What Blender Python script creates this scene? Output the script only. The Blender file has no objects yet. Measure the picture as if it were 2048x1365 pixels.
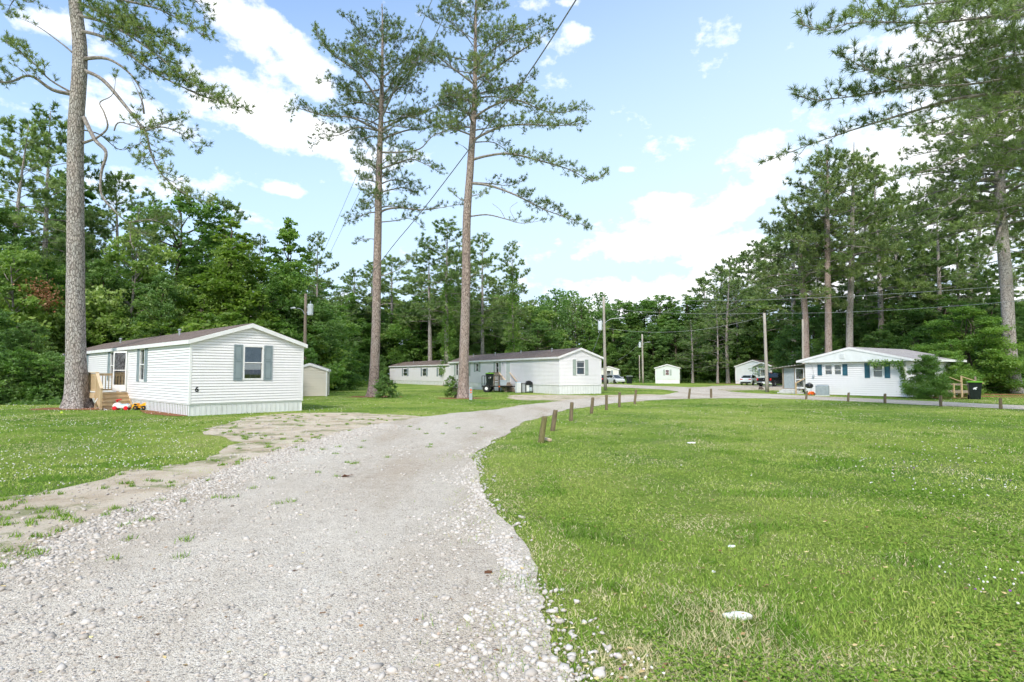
import bpy, math, random
import numpy as np
from mathutils import Vector, Matrix
from mathutils.geometry import tessellate_polygon
RNG = np.random.default_rng(7)
R = random.Random(11)
scene = bpy.context.scene
COL = scene.collection
F = 1150.0; CH = 1.7; TH = math.atan(65.5 / F)
# ------------------------------------------------------------------ camera geometry helpers
def ray(px, py):
    a = (px - 1024) / F; b = (682.5 - py) / F
    return (a, math.cos(TH) - b * math.sin(TH), math.sin(TH) + b * math.cos(TH))
def PT(px, py, Y):
    d = ray(px, py); k = Y / d[1]
    return Vector((d[0] * k, Y, CH + d[2] * k))
def G(px, py):
    d = ray(px, py); k = -CH / d[2]
    return Vector((d[0] * k, d[1] * k, 0))
# ------------------------------------------------------------------ object helpers
def tag(o, label=None, cat=None, group=None, kind=None):
    if label: o['label'] = label
    if cat: o['category'] = cat
    if group: o['group'] = group
    if kind: o['kind'] = kind
    return o
def empty(name, loc=(0, 0, 0), rz=0.0, label=None, cat=None, group=None):
    o = bpy.data.objects.new(name, None); COL.objects.link(o)
    o.location = loc; o.rotation_euler = (0, 0, rz); o.empty_display_size = .3
    return tag(o, label, cat, group)
def copy_tree(o, parent=None):
    c = o.copy(); COL.objects.link(c)
    if parent is not None: c.parent = parent
    for ch in list(o.children):
        copy_tree(ch, c)
    return c
def link_mesh(name, me, mat, parent=None):
    if mat is not None: me.materials.append(mat)
    o = bpy.data.objects.new(name, me); COL.objects.link(o)
    if parent is not None: o.parent = parent
    return o
def np_mesh(name, V, Fc, mat, parent=None, tint=None, smooth=False):
    """V (n,3), Fc (m,k) faces all of k corners"""
    V = np.asarray(V, dtype=np.float32); Fc = np.asarray(Fc, dtype=np.int32)
    me = bpy.data.meshes.new(name)
    me.vertices.add(len(V)); me.vertices.foreach_set('co', V.ravel())
    k = Fc.shape[1]
    me.loops.add(Fc.size); me.loops.foreach_set('vertex_index', Fc.ravel())
    me.polygons.add(len(Fc))
    me.polygons.foreach_set('loop_start', np.arange(0, Fc.size, k, dtype=np.int32))
    try: me.polygons.foreach_set('loop_total', np.full(len(Fc), k, dtype=np.int32))
    except Exception: pass
    if smooth: me.polygons.foreach_set('use_smooth', np.ones(len(Fc), dtype=bool))
    me.update(calc_edges=True)
    if tint is not None:
        a = me.attributes.new('tint', 'FLOAT', 'POINT')
        a.data.foreach_set('value', np.asarray(tint, dtype=np.float32))
    return link_mesh(name, me, mat, parent)
class MB:
    def __init__(s): s.v = []; s.f = []
    def quad(s, a, b, c, d):
        n = len(s.v); s.v += [tuple(a), tuple(b), tuple(c), tuple(d)]; s.f.append((n, n+1, n+2, n+3)); return s
    def poly(s, pts):
        n = len(s.v); s.v += [tuple(p) for p in pts]; s.f.append(tuple(range(n, n+len(pts)))); return s
    def box(s, x0, x1, y0, y1, z0, z1, M=None):
        n = len(s.v)
        P = [(x0,y0,z0),(x1,y0,z0),(x1,y1,z0),(x0,y1,z0),(x0,y0,z1),(x1,y0,z1),(x1,y1,z1),(x0,y1,z1)]
        if M is not None: P = [tuple(M @ Vector(p)) for p in P]
        s.v += P
        s.f += [(n+3,n+2,n+1,n),(n+4,n+5,n+6,n+7),(n,n+1,n+5,n+4),(n+1,n+2,n+6,n+5),(n+2,n+3,n+7,n+6),(n+3,n,n+4,n+7)]
        return s
    def bar(s, a, b, w, h=None):
        """square bar from a to b"""
        h = h or w; a = Vector(a); b = Vector(b); d = (b - a); L = d.length; d.normalize()
        up = Vector((0,0,1)) if abs(d.z) < .95 else Vector((0,1,0))
        x = d.cross(up).normalized(); y = x.cross(d).normalized()
        n = len(s.v)
        for q in (a, b):
            for (i, j) in ((-1,-1),(1,-1),(1,1),(-1,1)):
                s.v.append(tuple(q + x*i*w/2 + y*j*h/2))
        s.f += [(n,n+1,n+2,n+3),(n+7,n+6,n+5,n+4)] + [(n+i, n+4+i, n+4+(i+1)%4, n+(i+1)%4) for i in range(4)]
        return s
    def tube(s, pts, rad, n=8, cap=True):
        pts = [Vector(p) for p in pts]
        if not hasattr(rad, '__len__'): rad = [rad]*len(pts)
        base = len(s.v); x = None
        for i, p in enumerate(pts):
            d = (pts[min(i+1, len(pts)-1)] - pts[max(i-1, 0)])
            if d.length < 1e-9: d = Vector((0,0,1))
            d.normalize()
            if x is None:
                up = Vector((0,0,1)) if abs(d.z) < .9 else Vector((1,0,0))
                x = d.cross(up).normalized()
            else:
                x = (x - d*x.dot(d))
                if x.length < 1e-6: x = d.orthogonal()
                x.normalize()
            y = d.cross(x)
            for k in range(n):
                a = 2*math.pi*k/n
                s.v.append(tuple(p + (x*math.cos(a) + y*math.sin(a))*rad[i]))
        for i in range(len(pts)-1):
            for k in range(n):
                a = base + i*n + k; b = base + i*n + (k+1)%n
                s.f.append((a, b, b+n, a+n))
        if cap:
            s.f.append(tuple(base + k for k in reversed(range(n))))
            e = base + (len(pts)-1)*n
            s.f.append(tuple(e + k for k in range(n)))
        return s
    def lathe(s, prof, n=16, c=(0,0,0), axis='z'):
        base = len(s.v)
        for (r, z) in prof:
            for k in range(n):
                a = 2*math.pi*k/n
                p = (r*math.cos(a), r*math.sin(a), z)
                if axis == 'x': p = (z, r*math.cos(a), r*math.sin(a))
                if axis == 'y': p = (r*math.sin(a), z, r*math.cos(a))
                s.v.append((p[0]+c[0], p[1]+c[1], p[2]+c[2]))
        for i in range(len(prof)-1):
            for k in range(n):
                a = base+i*n+k; b = base+i*n+(k+1)%n
                s.f.append((a, b, b+n, a+n))
        s.f.append(tuple(base+k for k in reversed(range(n))))
        s.f.append(tuple(base+(len(prof)-1)*n+k for k in range(n)))
        return s
    def extr(s, prof, y0, y1, top_in=None):
        """profile in xz extruded along y"""
        n = len(s.v); m = len(prof)
        s.v += [(p[0], y0, p[1]) for p in prof] + [(p[0], y1, p[1]) for p in prof]
        s.f.append(tuple(range(n, n+m))); s.f.append(tuple(reversed(range(n+m, n+2*m))))
        for i in range(m):
            j = (i+1) % m
            s.f.append((n+j, n+i, n+m+i, n+m+j))
        return s
    def build(s, name, mat, parent=None, smooth=False, bevel=0, sub=0):
        me = bpy.data.meshes.new(name)
        me.from_pydata([tuple(v) for v in s.v], [], s.f)
        if smooth:
            me.polygons.foreach_set('use_smooth', [True]*len(me.polygons))
        me.update()
        o = link_mesh(name, me, mat, parent)
        if bevel:
            m = o.modifiers.new('bevel', 'BEVEL'); m.width = bevel; m.segments = 2; m.limit_method = 'ANGLE'
        return o
# ------------------------------------------------------------------ materials
def newmat(name):
    m = bpy.data.materials.new(name); m.use_nodes = True
    nt = m.node_tree; nt.nodes.clear()
    return m, nt
class N:
    """tiny node helper"""
    def __init__(s, nt): s.nt = nt
    def n(s, t, **kw):
        x = s.nt.nodes.new(t)
        for k, v in kw.items(): setattr(x, k, v)
        return x
    def l(s, a, b): s.nt.links.new(a, b)
    def coord(s, kind='Object', scale=(1,1,1)):
        t = s.n('ShaderNodeTexCoord'); m = s.n('ShaderNodeMapping'); m.inputs['Scale'].default_value = scale
        s.l(t.outputs[kind], m.inputs[0]); return m.outputs[0]
    def noise(s, vec, scale, detail=4, rough=.55, dist=0):
        t = s.n('ShaderNodeTexNoise'); t.inputs['Scale'].default_value = scale; t.inputs['Detail'].default_value = detail
        t.inputs['Roughness'].default_value = rough; t.inputs['Distortion'].default_value = dist
        if vec is not None: s.l(vec, t.inputs['Vector'])
        return t.outputs['Fac']
    def voro(s, vec, scale, feat='F1', out='Distance', rnd=1):
        t = s.n('ShaderNodeTexVoronoi'); t.feature = feat; t.inputs['Scale'].default_value = scale
        t.inputs['Randomness'].default_value = rnd
        s.l(vec, t.inputs['Vector']); return t.outputs[out]
    def ramp(s, fac, stops, interp='LINEAR'):
        t = s.n('ShaderNodeValToRGB'); t.color_ramp.interpolation = interp
        e = t.color_ramp.elements
        while len(e) < len(stops): e.new(.5)
        for i, (p, c) in enumerate(stops):
            e[i].position = p; e[i].color = (*c, 1) if len(c) == 3 else c
        s.l(fac, t.inputs[0]); return t.outputs[0]
    def mix(s, f, a, b, mode='MIX'):
        t = s.n('ShaderNodeMixRGB'); t.blend_type = mode
        for k, v in ((0, f), (1, a), (2, b)):
            if hasattr(v, 'default_value') or hasattr(v, 'links'): s.l(v, t.inputs[k])
            else: t.inputs[k].default_value = v if k == 0 else ((*v, 1) if len(v) == 3 else v)
        return t.outputs[0]
    def math(s, op, a, b=0.0, c=None, clamp=False):
        t = s.n('ShaderNodeMath'); t.operation = op; t.use_clamp = clamp
        for k, v in ((0, a), (1, b), (2, c)):
            if v is None: continue
            if hasattr(v, 'links'): s.l(v, t.inputs[k])
            else: t.inputs[k].default_value = v
        return t.outputs[0]
    def bump(s, h, strength=.5, dist=.02, nrm=None):
        t = s.n('ShaderNodeBump'); t.inputs['Strength'].default_value = strength; t.inputs['Distance'].default_value = dist
        s.l(h, t.inputs['Height'])
        if nrm is not None: s.l(nrm, t.inputs['Normal'])
        return t.outputs[0]
    def out(s, col, rough=.7, bump=None, spec=.3, metal=0, emis=None):
        p = s.n('ShaderNodeBsdfPrincipled'); o = s.n('ShaderNodeOutputMaterial')
        if hasattr(col, 'links'): s.l(col, p.inputs['Base Color'])
        else: p.inputs['Base Color'].default_value = (*col, 1)
        if hasattr(rough, 'links'): s.l(rough, p.inputs['Roughness'])
        else: p.inputs['Roughness'].default_value = rough
        p.inputs['Specular IOR Level'].default_value = spec; p.inputs['Metallic'].default_value = metal
        if bump is not None: s.l(bump, p.inputs['Normal'])
        s.l(p.outputs[0], o.inputs[0]); return p
def simple(name, c, c2=None, rough=.6, scale=6, metal=0, spec=.3, bump=0, coordscale=(1,1,1), bscale=40):
    m, nt = newmat(name); h = N(nt)
    v = h.coord('Object', coordscale)
    c2 = c2 or tuple(x*.82 for x in c)
    col = h.ramp(h.noise(v, scale, 5), [(.35, c2), (.65, c)])
    b = h.bump(h.noise(v, bscale, 3), bump, .01) if bump else None
    h.out(col, rough, b, spec, metal); return m
M = {}
def leafmat(name, dark, mid, light, trans=.35, rnd=.35):
    m, nt = newmat(name); h = N(nt)
    a = h.n('ShaderNodeAttribute'); a.attribute_name = 'tint'
    oi = h.n('ShaderNodeObjectInfo')
    g = h.n('ShaderNodeNewGeometry')
    f = h.math('ADD', a.outputs['Fac'], h.math('MULTIPLY', h.math('SUBTRACT', oi.outputs['Random'], .5), rnd))
    f = h.math('ADD', f, h.math('MULTIPLY', h.math('SUBTRACT', g.outputs['Random Per Island'], .5), .3))
    col = h.ramp(f, [(0, dark), (.5, mid), (1, light)])
    d = h.n('ShaderNodeBsdfDiffuse'); t = h.n('ShaderNodeBsdfTranslucent'); gl = h.n('ShaderNodeBsdfGlossy')
    gl.inputs['Roughness'].default_value = .5; gl.inputs['Color'].default_value = (.55, .6, .55, 1)
    tc = h.mix(1, col, (1.05, 1.15, .6), 'MULTIPLY')
    h.l(col, d.inputs[0]); h.l(tc, t.inputs[0])
    x = h.n('ShaderNodeMixShader'); x.inputs[0].default_value = trans; h.l(d.outputs[0], x.inputs[1]); h.l(t.outputs[0], x.inputs[2])
    y = h.n('ShaderNodeMixShader'); y.inputs[0].default_value = .035; h.l(x.outputs[0], y.inputs[1]); h.l(gl.outputs[0], y.inputs[2])
    o = h.n('ShaderNodeOutputMaterial'); h.l(y.outputs[0], o.inputs[0]); return m
def bark(name, cols, sc=(1,1,.35), vs=13, bs=.8):
    m, nt = newmat(name); h = N(nt)
    v = h.coord('Object', sc)
    w = h.n('ShaderNodeVectorMath'); w.operation = 'ADD'
    nz = h.n('ShaderNodeTexNoise'); nz.inputs['Scale'].default_value = 5; h.l(v, nz.inputs['Vector'])
    k = h.n('ShaderNodeVectorMath'); k.operation = 'SCALE'; k.inputs['Scale'].default_value = .12
    h.l(nz.outputs['Color'], k.inputs[0]); h.l(v, w.inputs[0]); h.l(k.outputs[0], w.inputs[1])
    e = h.voro(w.outputs[0], vs, 'DISTANCE_TO_EDGE')
    crack = h.ramp(h.math('ADD', e, h.math('MULTIPLY', h.noise(v, 22, 4, .7), .12)), [(.06, (0,0,0)), (.2, (1,1,1))])
    base = h.ramp(h.noise(w.outputs[0], 14, 6, .7), [(.25, cols[0]), (.45, cols[1]), (.7, cols[2])])
    patch = h.ramp(h.noise(v, 2.5, 3), [(.4, (0,0,0)), (.6, (1,1,1))])
    base = h.mix(h.math('MULTIPLY', patch, .5), base, cols[3])
    col = h.mix(crack, tuple(c*.5 for c in cols[0]), base)
    b = h.bump(h.math('ADD', h.math('MULTIPLY', crack, .7), h.math('MULTIPLY', h.noise(w.outputs[0], 30, 4), .5)), bs, .04)
    h.out(col, .9, b, .1); return m
M['bark'] = bark('pine_bark', [(.21,.175,.155), (.36,.31,.28), (.55,.49,.45), (.46,.45,.43)])
M['bark_red'] = bark('red_pine_bark', [(.21,.15,.125), (.36,.27,.23), (.51,.42,.375), (.43,.37,.34)])
M['limb'] = simple('limb_bark', (.33,.30,.275), (.15,.125,.11), .9, 9, spec=.1, bump=.4)
M['trunk_dark'] = simple('dark_bark', (.15,.12,.095), (.07,.055,.045), .9, 4, spec=.1, bump=.5)
M['trunk_grey'] = simple('grey_bark', (.36,.33,.30), (.17,.145,.13), .9, 5, spec=.1, bump=.5, coordscale=(1,1,.3))
M['needle'] = leafmat('pine_needles', (.12,.17,.065), (.195,.265,.10), (.31,.375,.15), .48)
M['needle_far'] = leafmat('far_pine_needles', (.135,.20,.08), (.22,.31,.12), (.335,.42,.17), .48)
M['leaf'] = leafmat('green_leaves', (.095,.185,.045), (.17,.30,.07), (.285,.42,.105), .52)
M['leaf_dark'] = leafmat('dark_green_leaves', (.10,.19,.058), (.165,.28,.085), (.255,.37,.115), .52)
M['leaf_light'] = leafmat('light_green_leaves', (.16,.26,.065), (.26,.38,.10), (.40,.50,.18), .5)
M['leaf_yellow'] = leafmat('yellow_green_leaves', (.12,.21,.035), (.22,.33,.06), (.35,.46,.10), .5)
M['leaf_dead'] = leafmat('dry_orange_leaves', (.25,.10,.05), (.40,.19,.10), (.52,.30,.18), .3)
def siding_mat(name, c, dirt=(.55,.58,.52), amt=.25):
    m, nt = newmat(name); h = N(nt)
    v = h.coord('Object', (1,1,1))
    f = h.ramp(h.noise(v, 1.3, 6, .65), [(.45, (0,0,0)), (.8, (1,1,1))])
    g = h.ramp(h.noise(h.coord('Object', (3,3,.5)), 2.2, 5, .6), [(.5, (0,0,0)), (.85, (1,1,1))])
    col = h.mix(h.math('MULTIPLY', f, amt), c, dirt)
    col = h.mix(h.math('MULTIPLY', g, amt*.8), col, dirt)
    h.out(col, .45, h.bump(h.noise(v, 6, 2), .12, .01), .35); return m
M['siding'] = siding_mat('white_vinyl', (.79,.765,.77))
M['siding_b'] = siding_mat('cream_white_vinyl', (.77,.76,.69))
M['siding_grey'] = siding_mat('greyish_white_vinyl', (.68,.71,.70))
M['siding_mint'] = siding_mat('pale_green_vinyl', (.66,.71,.67))
M['siding_old'] = siding_mat('painted_white_board', (.79,.77,.775), (.56,.57,.55), .2)
M['siding_tan'] = siding_mat('tan_vinyl', (.62,.57,.48), (.5,.45,.38), .2)
M['trim'] = simple('white_trim', (.79,.78,.775), (.70,.69,.68), .45, 3)
M['gable_paint'] = simple('faded_gable_paint', (.72,.735,.725), (.65,.67,.655), .6, 2)
M['skirt'] = siding_mat('white_skirting', (.76,.76,.755), (.45,.44,.41), .35)
def shingle(name, c1, c2, c3):
    m, nt = newmat(name); h = N(nt)
    v = h.coord('Object', (1,1,1))
    b = h.n('ShaderNodeTexBrick'); b.inputs['Scale'].default_value = 1; b.inputs['Brick Width'].default_value = .3
    b.inputs['Row Height'].default_value = .14; b.inputs['Mortar Size'].default_value = .008
    b.inputs['Color1'].default_value = (*c1,1); b.inputs['Color2'].default_value = (*c2,1); b.inputs['Mortar'].default_value = tuple(x*.4 for x in c1)+(1,)
    m2 = h.n('ShaderNodeMapping'); m2.inputs['Rotation'].default_value = (0,0,math.pi/2)
    h.l(v, m2.inputs[0]); h.l(m2.outputs[0], b.inputs['Vector'])
    st = h.ramp(h.noise(h.coord('Object', (.5,2,1)), 1.5, 6, .65), [(.4, (0,0,0)), (.7, (1,1,1))])
    col = h.mix(h.math('MULTIPLY', st, .7), b.outputs[0], c3)
    h.out(col, .95, h.bump(h.noise(v, 60, 3), .5, .01), .1); return m
M['roof'] = shingle('brown_shingle', (.17,.135,.115), (.22,.175,.15), (.12,.085,.07))
M['roof_grey'] = shingle('grey_shingle', (.36,.335,.32), (.42,.39,.375), (.25,.225,.21))
M['shutter'] = simple('grey_green_shutter', (.235,.285,.30), (.205,.25,.265), .55, 3)
M['shutter_sage'] = simple('sage_shutter', (.36,.41,.37), (.30,.35,.31), .55, 3)
M['shutter_teal'] = simple('teal_shutter', (.035,.12,.165), (.03,.09,.125), .5, 3)
def glassmat(name, tint=(1,1,1), fac=.22):
    m, nt = newmat(name); h = N(nt)
    t = h.n('ShaderNodeBsdfTransparent'); t.inputs[0].default_value = (*tint, 1)
    g = h.n('ShaderNodeBsdfGlossy'); g.inputs['Roughness'].default_value = .02; g.inputs['Color'].default_value = (.9,.95,1,1)
    f = h.n('ShaderNodeFresnel'); f.inputs[0].default_value = 1.5
    x = h.n('ShaderNodeMixShader'); h.l(h.math('ADD', f.outputs[0], fac*.35, clamp=True), x.inputs[0]); h.l(t.outputs[0], x.inputs[1]); h.l(g.outputs[0], x.inputs[2])
    o = h.n('ShaderNodeOutputMaterial'); h.l(x.outputs[0], o.inputs[0]); return m
M['glass'] = glassmat('window_glass', (.95,.97,.97), .15)
M['carglass'] = simple('car_glass', (.02,.03,.03), (.015,.02,.02), .06, spec=.8)
M['blind'] = simple('white_blind', (.84,.83,.80), (.78,.77,.74), .6)
M['blind_grey'] = simple('reflection_tinted_blind', (.17,.23,.28), (.12,.17,.21), .6)  # blue-green reflection of the upper pane is put into the blind's colour
M['curtain_pink'] = simple('pink_curtain', (.72,.25,.28), (.75,.5,.5), .8, 9)
M['curtain_dark'] = simple('dark_curtain', (.09,.08,.08), (.03,.03,.03), .8, 9)
M['door'] = simple('pale_green_door', (.58,.63,.58), (.5,.55,.5), .5, 3)
M['dark'] = simple('black_plastic', (.018,.019,.02), (.012,.012,.013), .45)
M['black_paint'] = simple('black_metal_paint', (.012,.012,.014), (.009,.009,.01), .18, spec=.6)
M['bin_green'] = simple('dark_bin_plastic', (.016,.024,.022), (.011,.016,.015), .4)
M['lid_green'] = simple('bright_green_lid', (.16,.42,.03), (.12,.33,.02), .4)
M['white_plastic'] = simple('white_plastic', (.78,.78,.78), (.7,.7,.7), .4)
M['red_plastic'] = simple('red_plastic', (.70,.02,.03), (.6,.015,.02), .35)
M['blue_plastic'] = simple('light_blue_plastic', (.35,.6,.8), (.3,.5,.75), .4)
M['yellow_plastic'] = simple('yellow_orange_plastic', (.85,.42,.02), (.8,.36,.02), .35)
M['orange'] = simple('orange_plastic', (.85,.16,.03), (.75,.12,.02), .4)
M['metal'] = simple('galvanised_metal', (.5,.51,.52), (.4,.41,.42), .4, metal=.7)
M['grey_paint'] = simple('grey_paint', (.36,.40,.42), (.3,.34,.36), .5)
M['ac_grey'] = simple('ac_unit_grey', (.27,.32,.34), (.22,.26,.28), .5)
M['tyre'] = simple('tyre_rubber', (.02,.02,.02), (.03,.03,.03), .8)
M['taillight'] = simple('red_lens', (.65,.02,.02), (.55,.01,.01), .15, spec=.6)
M['car_white'] = simple('white_car_paint', (.78,.79,.80), (.76,.77,.78), .15, spec=.6)
M['car_silver'] = simple('silver_car_paint', (.62,.64,.66), (.58,.60,.62), .2, spec=.6)
M['car_dark'] = simple('dark_blue_car_paint', (.02,.022,.035), (.018,.02,.03), .15, spec=.6)
M['chrome'] = simple('chrome', (.75,.75,.76), (.7,.7,.7), .15, metal=1)
def wood(name, c1, c2, c3, sc=(1,1,.12)):
    m, nt = newmat(name); h = N(nt)
    v = h.coord('Object', sc)
    g = h.ramp(h.noise(v, 28, 5, .6, 1.5), [(.3, c2), (.6, c1)])
    col = h.mix(h.math('MULTIPLY', h.ramp(h.noise(h.coord('Object'), 2.2, 4), [(.45,(0,0,0)),(.7,(1,1,1))]), .6), g, c3)
    h.out(col, .85, h.bump(h.noise(v, 40, 4), .5, .006), .15); return m
M['lumber'] = wood('new_pine_lumber', (.56,.42,.26), (.40,.28,.15), (.46,.34,.20), (1,1,1))
M['lumber_pale'] = wood('pale_lumber', (.66,.52,.36), (.52,.38,.24), (.56,.43,.29), (1,1,1))  # paler timber for handrails, a stringer and the broken piece
M['old_wood'] = wood('weathered_wood', (.33,.27,.20), (.19,.15,.11), (.24,.20,.16), (1,1,1))
M['post'] = wood('weathered_post', (.21,.16,.10), (.09,.07,.045), (.12,.125,.05))
M['post_moss'] = wood('mossy_post', (.20,.17,.08), (.085,.07,.035), (.15,.175,.035))
M['pole'] = wood('grey_pole_wood', (.42,.38,.33), (.27,.235,.20), (.34,.32,.28), (1,1,.06))
M['pole_brown'] = wood('brown_pole_wood', (.30,.24,.19), (.17,.13,.10), (.22,.18,.14), (1,1,.06))
M['wire'] = simple('dark_wire', (.2,.2,.2), (.16,.16,.16), .6)
M['wire_light'] = simple('pale_wire', (.33,.35,.33), (.3,.3,.3), .6)
M['ball'] = simple('tennis_ball', (.62,.75,.10), (.55,.68,.08), .9)
M['stone_pale'] = simple('pale_stone', (.62,.61,.58), (.5,.49,.46), .9, 4)
# ------------------------------------------------------------------ render, camera, world, sun
scene.render.engine = 'CYCLES'
cy = scene.cycles
cy.use_adaptive_sampling = True; cy.adaptive_threshold = .035
cy.max_bounces = 5; cy.diffuse_bounces = 3; cy.glossy_bounces = 2; cy.transmission_bounces = 4; cy.transparent_max_bounces = 6
cy.caustics_reflective = False; cy.caustics_refractive = False
scene.view_settings.view_transform = 'Standard'; scene.view_settings.look = 'None'
scene.view_settings.gamma = 1.0; scene.view_settings.use_curve_mapping = False
EXPO = 1.18
scene.view_settings.exposure = EXPO
cam = bpy.data.cameras.new('camera'); cam.sensor_width = 36; cam.lens = 36 * F / 2048; cam.clip_end = 3000; cam.clip_start = .05
co = bpy.data.objects.new('camera', cam); COL.objects.link(co)
co.location = (0, 0, CH); co.rotation_euler = (math.pi/2 + TH, 0, 0); scene.camera = co
SUN_EL = math.radians(44); SUN_AZ = math.radians(198)      # compass-style, clockwise from +Y: behind the camera, a little left
sl = bpy.data.lights.new('sun', 'SUN'); sl.energy = 1.85; sl.angle = math.radians(10); sl.color = (1, .95, .86)
so = bpy.data.objects.new('sun', sl); COL.objects.link(so)
sd = Vector((math.sin(SUN_AZ)*math.cos(SUN_EL), math.cos(SUN_AZ)*math.cos(SUN_EL), math.sin(SUN_EL)))
so.rotation_euler = (-sd).to_track_quat('-Z', 'Y').to_euler(); so.location = sd*50
w = bpy.data.worlds.new('World'); scene.world = w; w.use_nodes = True
nt = w.node_tree; nt.nodes.clear(); h = N(nt)
sky = h.n('ShaderNodeTexSky'); sky.sky_type = 'NISHITA'; sky.sun_disc = False
sky.sun_elevation = SUN_EL; sky.sun_rotation = SUN_AZ; sky.altitude = 0; sky.air_density = 1.0; sky.dust_density = 1.0; sky.ozone_density = 1.2
tc = h.n('ShaderNodeTexCoord'); sep = h.n('ShaderNodeSeparateXYZ'); h.l(tc.outputs['Generated'], sep.inputs[0])
az = h.math('ARCTAN2', sep.outputs[0], sep.outputs[1])
el = h.math('ARCSINE', sep.outputs[2])
comb = h.n('ShaderNodeCombineXYZ'); h.l(az, comb.inputs[0]); h.l(el, comb.inputs[1])
def ndist(scale, det, seed):
    t = h.n('ShaderNodeTexNoise'); t.inputs['Scale'].default_value = scale; t.inputs['Detail'].default_value = det; t.inputs['Roughness'].default_value = .62
    mp = h.n('ShaderNodeMapping'); mp.inputs['Location'].default_value = (seed, seed*.7, 0); mp.inputs['Scale'].default_value = (1, 1.5, 1)
    h.l(comb.outputs[0], mp.inputs[0]); h.l(mp.outputs[0], t.inputs['Vector']); return t.outputs['Fac']
n1 = ndist(6.5, 9, 3.1); n2 = ndist(26, 6, 9.2)
# cloud banks: (azimuth, elevation, half-width, half-height, tilt, weight) from where they stand in the sky
def ae(px, py):
    d = ray(px, py); L = math.sqrt(sum(c*c for c in d)); return math.atan2(d[0], d[1]), math.asin(d[2]/L)
banks = []
for (x, y, a, b, t, wt) in [(470,40,95,34,-35,.9),(590,110,95,32,-38,.95),(500,235,150,34,-8,.95),(260,240,170,26,0,.7),(650,265,110,30,-15,1.0),
        (30,215,110,26,0,.6),(105,55,45,20,0,.9),(260,150,130,70,-10,.5),(395,150,90,50,-20,.55),(565,378,40,16,-10,.95),(470,355,55,24,-5,.62),(330,375,70,30,0,.5),(520,440,60,18,0,.45),
        (1150,60,30,24,-30,.75),(1080,8,90,14,0,.75),(1500,395,85,28,22,.8),(1400,450,85,30,8,.75),(1335,405,40,18,0,1.0),(1290,495,115,28,0,.95),(1500,510,130,50,0,.9),(1600,560,170,60,0,.9),
        (1560,330,60,22,15,.8),(1300,585,160,34,0,.95),(1180,480,40,14,0,.3),(960,560,160,40,0,.35),(1850,380,200,160,0,.95),(800,600,200,30,0,.3),(2000,600,120,60,0,.9),(1250,340,20,8,0,.5),(1200,630,160,30,0,.9)]:
    A, E = ae(x, y); banks.append((A, E, a/F, b/F, math.radians(t), wt))
for k in range(16):
    A = R.uniform(1.1, 5.2); banks.append((A if A < math.pi else A - 2*math.pi, R.uniform(.15, 1.1), R.uniform(.2,.5), R.uniform(.08,.2), 0, R.uniform(.8,1.1)))
fld = None
for (A, E, a, b, t, wt) in banks:
    dx = h.math('SUBTRACT', az, A); dy = h.math('SUBTRACT', el, E)
    c, s_ = math.cos(t), math.sin(t)
    u = h.math('DIVIDE', h.math('ADD', h.math('MULTIPLY', dx, c), h.math('MULTIPLY', dy, s_)), a)
    v = h.math('DIVIDE', h.math('SUBTRACT', h.math('MULTIPLY', dy, c), h.math('MULTIPLY', dx, s_)), b)
    r2 = h.math('ADD', h.math('MULTIPLY', u, u), h.math('MULTIPLY', v, v))
    g = h.math('MULTIPLY', h.math('EXPONENT', h.math('MULTIPLY', r2, -.8)), wt)
    fld = g if fld is None else h.math('MAXIMUM', fld, g)
dens = h.math('ADD', fld, h.math('ADD', h.math('MULTIPLY', h.math('SUBTRACT', n1, .5), 3.0), h.math('MULTIPLY', h.math('SUBTRACT', n2, .5), 1.0)))
cmask = h.ramp(dens, [(.33, (0,0,0)), (.55, (.45,.45,.45)), (.90, (1,1,1))])
hz = h.math('MULTIPLY', h.ramp(el, [(0.0, (1,1,1)), (.30, (.6,.6,.6)), (.62, (.12,.12,.12))]), 1.0)
# haze is heavier to the right of the view
hz2 = h.math('MULTIPLY', h.ramp(h.math('ADD', h.math('MULTIPLY', az, .8), .5), [(.05, (0,0,0)), (.95, (1,1,1))]), .42)
hz = h.math('ADD', hz, hz2, clamp=True)
base = h.mix(hz, h.mix(1, sky.outputs[0], (.72, .97, 1.22), 'MULTIPLY'), (3.25, 4.1, 4.95))
col = h.mix(cmask, base, (5.8, 5.8, 5.9))
bg = h.n('ShaderNodeBackground'); bg.inputs['Strength'].default_value = .112
h.l(col, bg.inputs[0]); wo = h.n('ShaderNodeOutputWorld'); h.l(bg.outputs[0], wo.inputs[0])

# ------------------------------------------------------------------ ground sheets
def smooth_closed(pts, step=.35, jit=.06, seed=1, closed=True, far_scale=True):
    """Catmull-Rom through ground points, then ragged by a little noise"""
    rr = np.random.default_rng(seed); out = []
    n = len(pts)
    for i in range(n if closed else n-1):
        p0, p1, p2, p3 = [np.array(pts[(i+k) % n] if closed else pts[min(max(i+k,0),n-1)])[:2] for k in (-1,0,1,2)]
        L = np.linalg.norm(p2-p1); m = max(2, int(L/step))
        m = min(m, 70)
        for k in range(m):
            t = k/m
            q = .5*((2*p1)+(-p0+p2)*t+(2*p0-5*p1+4*p2-p3)*t*t+(-p0+3*p1-3*p2+p3)*t**3)
            out.append(q + rr.normal(0, jit*.35, 2))
    out = np.array(out)
    if jit > 0:
        T = rr.uniform(-1, 1, (40, 2)); ph = rr.uniform(0, 50, 2)
        for w_, a_ in ((.9, 2.2), (2.6, 1.2)):
            out = out + np.stack([np.sin(out[:,0]*w_+out[:,1]*w_*.7+ph[0]), np.sin(out[:,1]*w_*1.1-out[:,0]*w_*.5+ph[1])],1)*jit*a_
    return out
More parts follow.
